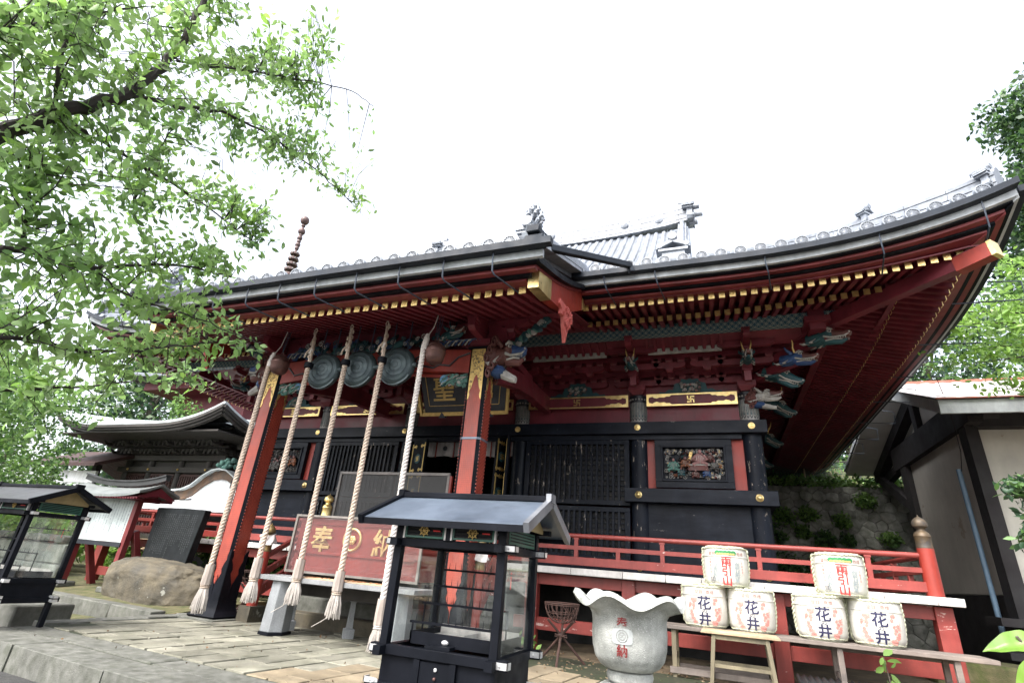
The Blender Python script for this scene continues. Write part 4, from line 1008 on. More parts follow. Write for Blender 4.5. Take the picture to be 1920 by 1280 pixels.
# iron stays under the porch gutter
sx = [-8.6, -7.85, -7.13, -6.45, -5.82, -5.15, -4.45, -3.75, -3.08, -2.38]
for x in sx:
    mb = MB(); mb.tube([(x, 4.98, 4.76), (x, 4.98, 4.60), (x, 5.0, 4.44), (x+.02, 5.03, 4.40), (x+.18, 5.56, 4.40)], .012, 6); mb.b2((x-.02, 4.97, 4.73), (x+.02, 5.12, 4.745)); mb.build('gutter_stay', IRON, hall)
for x, lift_ in ((-1.45, 0), (-.62, 0), (1.0, .0), (2.5, .12), (3.75, .42)):
    mb = MB(); mb.tube([(x, 7.42, 5.76+lift_), (x, 7.42, 5.60+lift_), (x+.03, 7.5, 5.47+lift_*.8), (x+.10, 7.98, 5.43+lift_*.6)], .011, 6); mb.build('gutter_stay', IRON, hall)
for y in (9, 10.6, 12.3, 14, 15.8, 17.5, 19.3, 21, 22.8):
    mb = MB(); mb.tube([(4.28, y, 5.76), (4.62, y-.1, 5.66), (4.60, y-.1, 5.35), (3.75, y, 5.42)], .011, 6); mb.build('gutter_stay', IRON, hall)
# purlins, planks and beams of the porch
mb = MB(); mb.b2((-9.0, 6.98, 4.84), (-1.95, 7.16, 4.98)); mb.b2((-8.8, 6.1, 4.62), (-2.15, 6.2, 4.70)); mb.build('porch_purlin', RED, hall)
mb = MB(); mb.prism([(5.5, 4.47), (9.4, 5.64), (9.4, 5.66), (5.5, 4.49)], (-9.0, 0, 0), (0, 1, 0), (0, 0, 1), (7.05, 0, 0)); mb.build('porch_soffit', RED, hall)
mb = MB(); mb.prism([(5.54, 4.52), (8.0, 5.5), (8.0, 5.62), (5.54, 4.66)], (-8.95, 0, 0), (0, 1, 0), (0, 0, 1), (.06, 0, 0)); mb.prism([(5.54, 4.52), (8.0, 5.5), (8.0, 5.62), (5.54, 4.66)], (-2.06, 0, 0), (0, 1, 0), (0, 0, 1), (.06, 0, 0)); mb.build('porch_side_board', RED, hall)
PCX = (-7.55, -3.36)
def arch(u, rise): return rise*math.sin(math.pi*u)
mb = MB(); n = 24; x0, x1 = PCX[0]+.16, PCX[1]-.16
poly = [(x0+(x1-x0)*k/n, 3.88+arch(k/n, .14)) for k in range(n+1)]+[(x1-(x1-x0)*k/n, 4.28+arch(k/n, .10)) for k in range(n+1)]
for k in range(n):
    a, b = poly[k], poly[k+1]; c, d = poly[2*n+1-k-1], poly[2*n+1-k]
    mb.prism([a, b, c, d], (0, 6.93, 0), (1, 0, 0), (0, 0, 1), (0, .26, 0))
beam = mb.build('rainbow_beam', REDB, hall, smooth=20)
mb = MB()
for s in (1, -1):
    f = lambda x: PC+s*x
    mb.tube([(f(1.95), 6.925, 4.22), (f(1.75), 6.92, 4.16), (f(1.6), 6.92, 4.02), (f(1.42), 6.92, 4.05), (f(1.3), 6.92, 4.0), (f(1.1), 6.92, 4.05), (f(.98), 6.92, 4.15)], .016, 6)
    for c in ((1.0, 4.14), (1.3, 4.1)): spiral(mb, (f(c[0]), 6.92, c[1]), .09, 0, .014, 1.3, s)
    mb.tube([(f(.9), 6.925, 4.06), (f(.4), 6.925, 4.10), (f(0), 6.925, 4.11)], .012, 6)
mb.build('beam_scroll_inlay', PLNK, beam, norm=False)
mb = MB(); mb.tube([(PCX[0]+.2, 7.05, 3.84), (PC-.9, 7.05, 3.95), (PC+.9, 7.05, 3.95), (PCX[1]-.2, 7.05, 3.84)], .03, 6); mb.build('beam_edge_moulding', REDB, hall)
for x in PCX:
    s = 1 if x > PC else -1
    mb = MB(); c = .045; h = .165
    oct_ = [(-h+c, -h), (h-c, -h), (h, -h+c), (h, h-c), (h-c, h), (-h+c, h), (-h, h-c), (-h, -h+c)]
    mb.prism(oct_, (x, 7.07, .22), (1, 0, 0), (0, 1, 0), (0, 0, 4.06)); col = mb.build('porch_column', REDP, hall)
    mb = MB()
    for q in ((-1, -1), (1, -1), (1, 1), (-1, 1)): mb.bar((x+q[0]*(h-c/2+.002), 7.07+q[1]*(h-c/2+.002), .3), (x+q[0]*(h-c/2+.002), 7.07+q[1]*(h-c/2+.002), 4.28), .048, .048, upv=(q[0], q[1], 0)) if 0 else mb.prism([(q[0]*(h-c-.002), q[1]*(h+.006)), (q[0]*(h+.006), q[1]*(h-c-.002)), (q[0]*(h-.02), q[1]*(h-c-.02)), (q[0]*(h-c-.02), q[1]*(h-.02))], (x, 7.07, .3), (1, 0, 0), (0, 1, 0), (0, 0, 3.98))
    mb.build('black_corner_strip', BLKG, col)
    mb = MB()      # woven relief on the side faces, faint diamonds on the front
    for sd in (1, -1):
        mb = MB()
        for iz in range(110):
            for iy in range(6):
                if (iz+iy) % 2: continue
                y = 7.07-.11+.044*iy; z = .95+.026*iz
                if z > 3.6: continue
                mb.box((x+sd*(h+.002), y, z+.01), (.010, .040, .022))
        mb.build('woven_relief', REDP, col, smooth=0)
    # gilt openwork sleeve at the head: dark ground under pierced gold scrollwork
    mb = MB()
    for fx, fy, ux_, uy_ in ((0, -1, 1, 0), (1, 0, 0, 1), (-1, 0, 0, 1)):
        o = V(x+fx*(h+.003), 7.07+fy*(h+.003), 0); u = V(ux_, uy_, 0); nn = V(fx, fy, 0)
        hw = h-c-.004
        top = 4.27
        tip = [(-hw, top), (hw, top), (hw, 3.42), (hw-.02, 3.44), (hw-.035, 3.50), (hw-.02, 3.56), (hw-.05, 3.62), (.03, 3.78), (0, 3.84), (-.03, 3.78), (-hw+.05, 3.62), (-hw+.02, 3.56), (-hw+.035, 3.50), (-hw+.02, 3.44), (-hw, 3.42)]
        mb.prism(tip, o, u, (0, 0, 1), nn*.004, 0)
        rr = random.Random(int(x*10+fx*3))
        for k in range(120):
            a = rr.uniform(-hw+.02, hw-.02); b = rr.uniform(3.46, 4.25)
            if b < 3.86 and abs(a) < (3.88-b)*.32: continue
            p = o+u*a+V(0, 0, b)+nn*.005; q_ = rr.uniform(.010, .020); t0 = rr.uniform(0, 6)
            mb.tube([p+u*(q_*math.cos(t0+t)*(1-t/9))+V(0, 0, q_*math.sin(t0+t)*(1-t/9)) for t in (0, 1, 2, 3, 4, 5)], .0035, 4, 1, cap=False)
    mb.build('gilt_openwork_sleeve', [GOLDP, PLNK], col, norm=False)
    # black metal boot with ogee edge and a flared foot
    mb = MB()
    for fx, fy, ux_, uy_ in ((0, -1, 1, 0), (1, 0, 0, 1), (-1, 0, 0, 1), (0, 1, 1, 0)):
        o = V(x+fx*(h+.004), 7.07+fy*(h+.004), 0); u = V(ux_, uy_, 0)
        for q in (-1, 1):
            pl = [(q*(h+.012), .26), (q*(h+.012), 1.02), (q*.13, .98), (q*.115, .92), (q*.125, .86), (q*.09, .80), (q*.065, .72), (q*.085, .66), (q*.05, .58), (q*.01, .50), (q*0, .26)]
            mb.prism(pl, o, u, (0, 0, 1), V(fx, fy, 0)*.014)
    mb.prism([(a*1.0, b*1.0) for a, b in oct_], (x, 7.07, .12), (1, 0, 0), (0, 1, 0), (0, 0, .2))
    ring = [(.185, .26), (.19, .17), (.215, .11), (.27, .07), (.285, .05), (.26, .02), (.24, 0.012)]
    vs = []
    for r_, z_ in ring: vs += [(x-r_, 7.07-r_, z_), (x+r_, 7.07-r_, z_), (x+r_, 7.07+r_, z_), (x-r_, 7.07+r_, z_)]
    mb.add(vs, [(i*4+j, i*4+(j+1) % 4, (i+1)*4+(j+1) % 4, (i+1)*4+j) for i in range(len(ring)-1) for j in range(4)])
    mb.build('black_column_boot', BLKG, col)
    mb = MB(); mb.lathe([(.001, .0), (.02, .0), (.02, .004), (.001, .004)], (x, 7.07-h-.018, .62), 12, axis='y')
    mb.prism([(0, .50), (.028, .56), (.03, .59), (.012, .60), (0, .585), (-.012, .60), (-.03, .59), (-.028, .56)], (x, 7.07-h-.019, 0), (1, 0, 0), (0, 0, 1), (0, -.003, 0)); mb.build('heart_inlay', REDP, col)
    mb = MB(); mb.b2((x-.36, 6.71, -.05), (x+.36, 7.43, .022)); mb.build('column_plinth_slab', KERB, hall, bevel=.008)
    if s == 1: mb = MB(); mb.prism([(a*1.05, b*1.05) for a, b in oct_], (x, 7.07, 2.80), (1, 0, 0), (0, 1, 0), (0, 0, .032)); mb.build('grey_strap', SHEET, col)
    mb = MB(); mb.b2((x-.19, 6.88, 4.275), (x+.19, 7.26, 4.31)); mb.build('column_cap', BLKG, col)
    # bracket stack above, red
    mb = MB(); block(mb, x, 7.07, 4.31, .36, .14); armx(mb, x, 7.07, 4.45, 1.1, .12, .13); army(mb, x, 6.5, 7.6, 4.45, .12, .13)
    for q in (-1, 0, 1): block(mb, x+q*.46, 7.07, 4.58, .17, .12)
    block(mb, x, 6.6, 4.58, .17, .12); armx(mb, x, 7.07, 4.70, 1.5, .12, .12); mb.b2((x-.07, 6.5, 4.58), (x+.07, 9.4, 4.72)); mb.b2((x-.055, 6.3, 4.72), (x+.055, 8, 4.86))
    for q in (-1, 1): mb.prism([(0, 0), (.24, .06), (.34, .20), (.30, .34), (.18, .40), (0, .42)], (x+q*.1, 6.98, 4.30), (q, 0, 0), (0, 0, 1), (0, .14, 0))
    mb.build('porch_bracket_set', RED, hall)
    # tie back to the hall: curved shrimp beam
    mb = MB(); pts = [(x, 7.2, 3.98), (x, 7.9, 4.2), (x, 8.6, 4.35), (x, 9.4, 4.45), (x, 10.7, 4.5)]
    for a, b in zip(pts, pts[1:]): mb.bar(a, b, .18, .34)
    mb.build('tie_beam_to_hall', RED, hall)
    place_head(x+s*.34, 7.03, 4.13, 0 if s > 0 else math.pi, 1.5, 0, squash=(.72, 1.1, 1.25), base=2, maw=4, horn=False, curls=True).build('lion_head_beam_end', HM, hall, norm=False)
    # green-blue carved bracket under the beam beside the column
    mb = MB(); rr = random.Random(4)
    for k in range(34):
        t = rr.random(); xx = x-s*(.22+.42*t); zz = 3.78+rr.uniform(-.09, .08)*(1-.5*t)
        mb.ball((xx, 6.99+rr.uniform(-.04, .03), zz), (.06, .03, .045), 7, rr.choice((8, 8, 3, 1, 0)), Matrix.Rotation(rr.uniform(0, 3), 3, 'Y'), .5, 5)
    for k in range(14):
        t = rr.random(); xx = x-s*(.22+.42*t); zz = 3.78+rr.uniform(-.08, .08)
        mb.tube([(xx-.05, 6.935, zz-.03), (xx, 6.925, zz+.01), (xx+.06, 6.935, zz+.03)], [.006, .014, .004], 5, rr.choice((8, 1)))
    for k in range(12): a = k*.52; mb.ball((x-s*.60+.05*math.cos(a), 6.95, 3.80+.05*math.sin(a)), (.03, .02, .03), 6, 10)
    mb.build('carved_leaf_bracket', CM+[LBLU], hall, norm=False)
    mb = MB(); rr = random.Random(6)
    for k in range(30):
        t = rr.random(); xx = x+s*(.35+.75*t); zz = 4.30+.50*t+rr.uniform(-.05, .05); mb.ball((xx, 7.1, zz), (.07, .04, .05), 7, rr.choice((3, 3, 8, 1)), Matrix.Rotation(.6*s, 3, 'Y'), .5, 5)
    mb.build('carved_wave_strut', CM, hall, norm=False)
# long dragon carving over the rainbow beam
mb = MB(); rr = random.Random(11); pts = []; rad = []
for k in range(40):
    t = k/39; pts.append((-7.15+3.35*t, 7.0-.05*math.cos(t*20), 4.50+.075*math.sin(t*19))); rad.append(.03+.05*math.sin(math.pi*min(1, t*1.1)))
mb.tube(pts, rad, 10, 3)
for k in range(90):
    t = rr.random(); p = pts[int(t*39)]; c = (p[0]+rr.uniform(-.1, .1), 6.93+rr.uniform(-.03, .04), 4.47+rr.uniform(-.13, .15))
    mb.ball(c, (.07, .03, .035), 7, rr.choice((3, 3, 3, 6, 0, 2, 9)), Matrix.Rotation(rr.uniform(-1, 1), 3, 'Y'), .5, 4)
for k in range(46):
    p = pts[int(rr.random()*39)]; spiral(mb, (p[0]+rr.uniform(-.1, .1), 6.89, 4.47+rr.uniform(-.10, .14)), rr.uniform(.035, .07), rr.choice((1, 1, 6, 3)), .009, 1.5, rr.choice((1, -1)))
for xx in (-7.1, -3.8):
    for k in range(9):
        mb.tube([(xx-.25+.06*k, 6.9, 4.36), (xx-.18+.06*k, 6.88, 4.44), (xx-.08+.06*k, 6.9, 4.46), (xx-.03+.06*k, 6.9, 4.41)], .012, 5, 1 if k % 2 else 6)
mb.merge(head(3, 2, True), 0, Matrix.Translation((-3.95, 6.92, 4.55)) @ Matrix.Rotation(-.4, 4, 'Z') @ Matrix.Scale(1.0, 4))
o_ = mb.build('dragon_transom_carving', CM, hall, norm=False)
mb = MB(); mb.b2((-7.4, 7.12, 4.3), (-3.5, 7.16, 4.86)); mb.build('transom_board', RED, hall)
# ------------------------------------------------------------------ veranda railing (part of the hall)
def giboshi(mb, x, y, z, r, m=0, m2=None):
    m2 = m if m2 is None else m2
    mb.lathe([(r*1.04, 0), (r*1.08, .02), (r*1.04, .035), (r*1.02, .05), (r*1.02, .155), (r*1.08, .165), (r*1.04, .185), (r*.9, .215), (r*.55, .24), (r*.5, .262)], (x, y, z), 20, m)
    mb.lathe([(r*.5, .255), (r*.62, .275), (r*.95, .295), (r*1.02, .33), (r*.9, .37), (r*.5, .405), (r*.14, .425), (.001, .45)], (x, y, z), 20, m2)
def rail(segs, name='veranda_railing'):
    root = MB(); 
    for a, b in segs: root.bar((a[0], a[1], 1.285), (b[0], b[1], 1.285), .085, .125)
    r = root.build(name, REDV, hall, bevel=.005)
    m1, m2, m3 = MB(), MB(), MB()
    for a, b in segs:
        m1.cyl((a[0], a[1], 1.672), (b[0], b[1], 1.672), .036, n=12); m2.bar((a[0], a[1], 1.488), (b[0], b[1], 1.488), .06, .062)
        d = V(b[0]-a[0], b[1]-a[1], 0); n = max(1, round(d.length/.72))
        for k in range(1, n):
            p = V(*a[:2], 0)+d*k/n
            m3 = MB(); m3.box((p.x, p.y, 1.40), (.062, .06, .115))
            if k % 2 == 0: m3.box((p.x, p.y, 1.58), (.062, .058, .125)); m3.box((p.x, p.y, 1.628), (.085, .07, .025))
            m3.build('railing_strut', REDV, r)
    m1.build('top_rail', REDV, r); m2.build('middle_rail', REDV, r)
    return r
rail([((-3.55, 8.95), (2.62, 8.95))]); rail([((2.62, 9.05), (2.62, 18.7))]); rail([((-13.65, 8.95), (-7.3, 8.95))]); rail([((-13.65, 9.05), (-13.65, 18.7))])
GIB = mat('tarnished_dark_giboshi', (.06, .056, .056), (.17, .11, .045), 5, .5, .5, bump=.3, bscale=20)
for x, y, g in ((2.63, 8.95, GIB), (-13.65, 8.95, GIB), (-3.5, 8.85, GOLD), (-7.28, 8.85, GOLD), (2.63, 18.75, GOLD), (-13.65, 18.75, GOLD)):
    mb = MB(); mb.cyl((x, y, 1.18), (x, y, 1.77), .098, n=20); p = mb.build('newel_post', REDB, hall)
    mb = MB(); giboshi(mb, x, y, 1.75, .092); mb.build('onion_finial', g, p)
# stairs up to the veranda
for k in range(5):
    mb = MB(); y0 = 7.45+.27*k; mb.b2((-6.95, y0, -.05), (-3.30, y0+.33, .20+.21*k)); mb.build('stone_step', ROCK if k < 1 else KERB, hall, bevel=.02)
for x in (-7.08, -3.18):
    mb = MB(); mb.cyl((x, 7.3, -.03), (x, 7.3, 1.05), .085, n=20); mb.b2((x-.12, 7.16, -.05), (x+.12, 7.5, .22), 1)
    p = mb.build('stair_newel_post', [REDB, ROCK], hall)
    mb = MB(); giboshi(mb, x, 7.3, 1.03, .082); mb.build('onion_finial', JIZO, p)
    mb = MB()
    rr = random.Random(int(x*7)); 
    def wrap(u, v):
        a = 2*math.pi*u; r = .098+.03*v+.018*math.sin(a*5+v*4)*(.4+v)+.01*noise.noise(V(math.cos(a)*3, math.sin(a)*3, v*4)); return (x+r*math.cos(a), 7.3+r*math.sin(a), 1.30-.15*v+.02*math.sin(a*2))
    mb.grid(wrap, 36, 8); mb.ball((x-.06, 7.2, 1.26), (.04, .03, .03), 8); mb.build('white_cloth_wrap', CLOTH, p)
    mb = MB(); xe = -7.28 if x < -5 else -3.5
    mb.bar((x, 7.3, .93), (xe, 8.85, 1.66), .07, .07); mb.bar((x, 7.3, .66), (xe, 8.85, 1.40), .06, .10); mb.bar((x, 7.3, .40), (xe, 8.85, 1.12), .07, .15); mb.bar((x, 7.9, .7), (x, 7.9, 1.2), .06, .06, upv=(0, 1, 0)); mb.bar((xe, 8.4, .9), (xe, 8.4, 1.42), .06, .06, upv=(0, 1, 0))
    mb.build('stair_rail', REDV, hall, bevel=.006)
def top(o, label, cat, group=None): rebase(o); return tag(o, label, cat, group)

# ------------------------------------------------------------------ plaque, curtain, mesh screen
pq = thing('temple_plaque', 'black name plaque with gilt frame and gold characters hung behind the porch column', 'plaque', (-4.38, 8.6, 3.8))
u = V(1, 0, 0); t_ = R(20); v = V(0, -math.sin(t_), math.cos(t_)); n_ = V(0, -math.cos(t_), -math.sin(t_)); o_ = V(-4.42, 8.7, 3.80)
mb = MB(); mb.prism([(-.85, 0), (.85, 0), (.95, .78), (-.95, .78)], o_, u, v, n_*-.05); mb.build('board', PLNK, pq)
mb = MB()
def fr_(x0, y0, x1, y1, wd, th, m=0): 
    d = V(x1-x0, y1-y0, 0); d.normalize(); nn = V(-d.y, d.x, 0)*wd
    mb.prism([(x0, y0), (x1, y1), (x1+nn.x, y1+nn.y), (x0+nn.x, y0+nn.y)], o_, u, v, n_*th, m)
fr_(-.88, 0, .88, 0, -.07, .06); fr_(.88, -.06, .99, .82, -.045, .07); fr_(-.99, .82, -.88, -.06, -.045, .07); fr_(-.97, .78, .97, .78, .06, .06)
mb.build('frame', GOLDP, pq, norm=True)
mb = MB(); fr_(-.74, .13, .74, .13, -.010, .008); fr_(.74, .13, .82, .74, -.010, .008); fr_(-.82, .74, -.74, .13, -.010, .008); mb.build('inner_border', GOLDP, pq)
mb = MB()
for ch, cx in (('聖', -.40), ('元', .40)): write(mb, ch, lambda x, z, d: o_+u*x+v*z+n_*(.004+d), cx, .45, .50, 0, .012, .02)
mb.build('lettering', GOLDP, pq, norm=False)
mb = MB(); 
for xx in (-.45, .55): mb.prism([(-.07, -.05), (-.02, .03), (0, .06), (.03, .03), (.08, -.05)], o_+u*xx+v*-.06, u, v, n_*.07)
mb.build('hook_bracket', IRON, pq)
mb = MB()
def curt(uu, vv): 
    x = -6.45+2.75*uu; return (x, 11.05+.025*math.sin(uu*60)*vv+.012*math.sin(uu*140), 3.80-.36*vv-.012*math.sin(uu*31))
mb.grid(curt, 110, 6)
cu = mb.build('white_noren_curtain', CURT, None); top(cu, 'white shrine curtain with dark crests and red ties hung across the dark doorway', 'curtain')
mb = MB()
for k in range(6): x = -6.2+.48*k; mb.b2((x-.015, 10.985, 3.40), (x+.015, 11.0, 3.80))
mb.build('red_tie', REDB, cu)
mb = MB()
for k in range(5):
    cx = -5.96+.48*k
    for q in range(8): a = q*math.pi/4; mb.prism([(-.008, 0), (.008, 0), (.02, .05), (0, .065), (-.02, .05)], (cx, 10.99, 3.62), (math.cos(a), 0, math.sin(a)), (-math.sin(a), 0, math.cos(a)), (0, -.004, 0))
mb.build('printed_crest', INKG, cu)
ms = thing('mesh_screen', 'tall framed wire mesh screen standing on the veranda behind the offertory box', 'screen', (-5.9, 8.9, 1.18))
mb = MB(); a, b = -7.17, -4.64
mb.b2((a, 8.88, 2.60), (b, 8.93, 2.655)); mb.b2((a, 8.88, 1.2), (a+.05, 8.93, 2.60)); mb.b2((b-.05, 8.88, 1.2), (b, 8.93, 2.60)); mb.b2((a+.05, 8.88, 1.2), (b-.05, 8.93, 1.26)); mb.build('frame', SILV if 0 else mat('grey_metal_frame', (.22, .2, .19), (.16, .15, .14), 6, .5, .3), ms, bevel=.003)
mb = MB(); mb.prism([(a+.05, 1.26), (b-.05, 1.26), (b-.05, 2.6), (a+.05, 2.6)], (0, 8.905, 0), (1, 0, 0), (0, 0, 1), (0, .001, 0)); mb.build('wire_mesh', NETB, ms)
mb = MB(); mb.b2((b, 8.89, 1.2), (b+.04, 8.95, 2.6)); mb.b2((a-.02, 8.94, 1.2), (a, 9.0, 2.6)); mb.build('red_side_strip', REDB, ms)

# ------------------------------------------------------------------ bell ropes, bells, gongs
def rope(x, ztop, zs_, zsb, zb, m, r=.035):
    t = MB(); turns = (ztop-zs_)/.155; n = int((ztop-zs_)/.0125)
    for s in range(3):
        pts = [(x+.62*r*math.cos(2*math.pi*(k/n*turns+s/3)), 6.3+.62*r*math.sin(2*math.pi*(k/n*turns+s/3)), zs_-.02+(ztop-zs_+.02)*k/n) for k in range(n+1)]
        t.tube(pts, r*.60, 7)
    return t
spec = [(-7.07, 4.05, .79, .52, .16, 'bell rope whose tassel hangs beside the foot of the far porch column', ROPET, False),
        (-6.19, 3.98, .94, .68, .38, 'bell rope with its tassel in front of the red stair newel', ROPET, True),
        (-5.44, 3.98, .97, .73, .42, 'bell rope just right of the first gold character on the offertory box', ROPET, True),
        (-4.74, 3.96, .87, .63, .32, 'bell rope crossing the gold crest of the offertory box', ROPET, True),
        (-4.02, 4.15, .60, .31, .03, 'rightmost and thickest bell rope, partly hidden by the near glass cabinet', ROPEM, False)]
for i, (x, zt, zs1, zsb, zb, lab, mm, gong) in enumerate(spec):
    t = thing('bell_rope', lab, 'rope', (x, 6.3, zb), 'ropes with tassels for sounding the gongs and bells')
    rope(x, zt, zs1, zsb, zb, mm).build('twisted_rope', mm, t, smooth=80, norm=False)
    mb = MB(); mb.tube([(x, 6.3, zs1), (x, 6.3, (zs1+zsb)/2), (x, 6.3, zsb)], [.062, .068, .072], 8); mb.build('wooden_sleeve', SLEEVE, t, smooth=20)
    mb = MB(); mb.lathe([(.055, 0), (.068, .012), (.055, .024), (.068, .036), (.055, .05)], (x, 6.3, zsb-.05), 14); mb.build('tassel_binding', mm, t)
    rr = random.Random(i); mb = MB(); N = 150
    for k in range(N):
        a = rr.uniform(0, 6.283); q = math.sqrt(rr.random()); r0 = .055*q; r1 = .095*q+rr.uniform(-.01, .015); ze = zb+rr.uniform(-.02, .06) if k % 12 else zb-.02
        ze = max(.012, ze); x1 = x+r1*math.cos(a); y1 = 6.3+r1*math.sin(a); xm = x+(r0+r1)*.56*math.cos(a); ym = 6.3+(r0+r1)*.56*math.sin(a)
        mb.tube([(x+r0*math.cos(a), 6.3+r0*math.sin(a), zsb-.05), (xm, ym, (zsb+zb)/2), (x1+rr.uniform(-.01, .01), y1, ze)], [.008, .008, .005], 4, cap=False)
    if i in (2, 3): mb.tube([(x, 6.26, zb+.03), (x-.08, 6.22, zb-.04), (x-.2, 6.18, zb-.12)], .004, 4)
    mb.build('tassel', TASS, t, norm=False)
    if gong:   # thin knotted cord above, black ring stopper
        mb = MB(); mb.tube([(x+.0, 6.3, zt), (x-.01, 6.3, 4.15), (x-.02, 6.31, 4.35), (x-.035, 6.3, 4.52)], [.034, .028, .024, .018], 7)
        for k in range(18): mb.ball((x-.02+rr.uniform(-.035, .02), 6.3+rr.uniform(-.03, .03), 4.05+.5*rr.random()), (.022, .02, .035), 6, 0, None, .6, 8)
        mb.tube([(x-.035, 6.3, 4.50), (x-.06, 6.3, 4.57), (x-.035, 6.3, 4.63), (x-.005, 6.3, 4.57), (x-.03, 6.3, 4.5)], .011, 6)
        mb.tube([(x-.02, 6.27, 4.22), (x-.07, 6.25, 4.14), (x-.09, 6.25, 4.05)], .016, 6)
        mb.build('knotted_cord', ROPET, t); mb = MB(); mb.lathe([(.04, -.05), (.07, -.045), (.075, 0), (.07, .045), (.04, .05)], (x, 6.3, 3.92), 18); mb.build('ring_stopper', BLKG, t)
        mb = MB(); mb.cyl((x-.035, 6.3, 4.6), (x-.035, 6.3, 4.70), .006, n=6); mb.cyl((x-.028, 6.3, 4.13), (x-.02, 6.3, 4.22), .036, n=10); mb.build('binding_tape', ROPEM, t)
    else:
        mb = MB(); mb.tube([(x, 6.3, zt), (x+.03, 6.3, zt+.06), (x+.04, 6.3, zt+.16)], [.04, .04, .03], 8); mb.cyl((x+.015, 6.3, zt-.1), (x+.03, 6.3, zt+.1), .045, n=12); mb.tube([(x+.04, 6.3, zt+.12), (x+.10, 6.35, zt+.30), (x+.12, 6.4, 4.72)], .008, 5); mb.build('binding_tape', ROPEM, t)
for i, (x, lab) in enumerate(((-6.04, 'leftmost round bronze gong, mostly behind the second rope'), (-5.33, 'middle round bronze gong hanging behind the third rope'), (-4.60, 'rightmost round bronze gong, greenest of the three, behind the fourth rope'))):
    g = thing('crocodile_mouth_gong', lab, 'gong', (x, 6.52, 3.60), 'row of three flat bronze gongs under the porch beam')
    mb = MB(); r = .315
    prof = [(.001, -.085), (.045, -.083), (.05, -.078), (.10, -.078), (.105, -.084), (.12, -.078), (.18, -.074), (.186, -.080), (.20, -.072), (.25, -.062), (.255, -.068), (.275, -.058), (r-.01, -.035), (r, -.02), (r, .02), (r-.01, .035), (.25, .06), (.001, .075)]
    mb.lathe([(a, -b) for a, b in prof], (x, 6.52, 3.90), 48, axis='y')
    M = Matrix.Translation((x, 6.52, 3.90)) @ Matrix.Rotation(R(8), 4, 'Z') @ Matrix.Translation((-x, -6.52, -3.90)); o = MB(); o.merge(mb, 0, M); o.build('gong_body', BRONZE, g)
    for q in (-1, 1): mb = MB(); mb.cyl((x+q*(r-.02), 6.52, 3.90), (x+q*(r+.055), 6.52, 3.90), .035, .042, 14); mb.build('side_boss', BRONZE, g)
    for q in (-1, 1): mb = MB(); mb.tube([(x+q*.16, 6.52, 4.17), (x+q*.15, 6.52, 4.24), (x+q*.15, 6.53, 4.75)], .010, 6); mb.build('hanging_ring', IRON, g)
    mb = MB(); mb.prism([(r*math.cos(t)*k, r*math.sin(t)*k) for t, k in [(R(-150+12*j), 1.0) for j in range(11)]+[(R(-30-12*j), .9) for j in range(11)]], (x, 6.49, 3.885), (1, 0, 0), (0, 0, 1), (0, .06, 0)); mb.build('mouth_slit_lip', BRONZE, g)
for i, (x, lab) in enumerate(((-6.94, 'brown copper bell farther from the name plaque, beside the far porch column'), (-3.86, 'brown copper bell nearer the name plaque'))):
    g = thing('copper_bell', lab, 'bell', (x, 6.38, 3.86), 'pair of large round copper bells')
    mb = MB(); mb.lathe([(.001, -.19), (.07, -.18), (.12, -.15), (.148, -.09), (.15, -.01), (.158, .0), (.16, .012), (.158, .024), (.146, .03), (.14, .07), (.158, .06), (.158, .07), (.13, .11), (.08, .155), (.03, .175), (.001, .18)][:11]+[(.14, .06), (.125, .105), (.08, .15), (.03, .17), (.001, .175)], (x, 6.40, 4.03), 32); mb.build('bell_body', COPPER, g)
    mb = MB(); mb.tube([(x-.03, 6.4, 4.19), (x-.03, 6.4, 4.24), (x+.03, 6.4, 4.24), (x+.03, 6.4, 4.19)], .012, 6); mb.build('bell_loop', COPPER, g)
    mb = MB()
    for q in (-.06, 0, .05): mb.tube([(x, 6.4, 4.23), (x+q*.5, 6.4, 4.4), (x+q, 6.42, 4.72)], .007, 5)
    mb.build('hanging_cord', IRON, g)

# ------------------------------------------------------------------ offering table and offertory box
tb_ = thing('stone_offering_table', 'polished grey granite table on thick angled legs below the bell ropes', 'table', (-4.9, 6.6, 0))
mb = MB(); mb.b2((-6.19, 6.33, .672), (-3.60, 6.92, .735)); mb.build('table_top', GRAN, tb_, bevel=.006)
GRS = mat('smooth_grey_granite', (.25, .265, .275), (.17, .18, .19), 90, .55, bump=.1, detail=3)
for x in (-5.87, -3.95):
    mb = MB(); pl = [(-.20, .06), (-.06, -.14), (.12, -.16), (.22, -.02), (.16, .2), (-.1, .24)]
    a = [(x+p[0]*1.0, 6.50+p[1], .04) for p in pl]; b = [(x+p[0]*.86, 6.52+p[1]*.9, .672) for p in pl]; mb.add(a+b, [tuple(range(5, -1, -1)), tuple(range(6, 12))]+[(k, (k+1) % 6, (k+1) % 6+6, k+6) for k in range(6)])
    lg = mb.build('leg', GRS, tb_, bevel=.006, smooth=20)
    mb = MB(); mb.prism([(p[0]*1.1, p[1]*1.1) for p in pl], (x, 6.50, .003), (1, 0, 0), (0, 1, 0), (0, 0, .037)); mb.build('foot_pad', BLKG, lg)
pm = MB(); rr = random.Random(2)
pm.b2((-5.45, 6.36, .737), (-4.05, 6.62, .752)); pl_ = pm.build('wooden_tray_board', WOODL, None); top(pl_, 'pale wooden board with scattered brown offerings lying on the stone table', 'board')
pm = MB()
for k in range(60): pm.ball((rr.uniform(-5.4, -4.1), rr.uniform(6.38, 6.6), .757), (rr.uniform(.008, .03), .010, .006), 6, 0, Matrix.Rotation(rr.uniform(0, 3), 3, 'Z'), .4, 20)
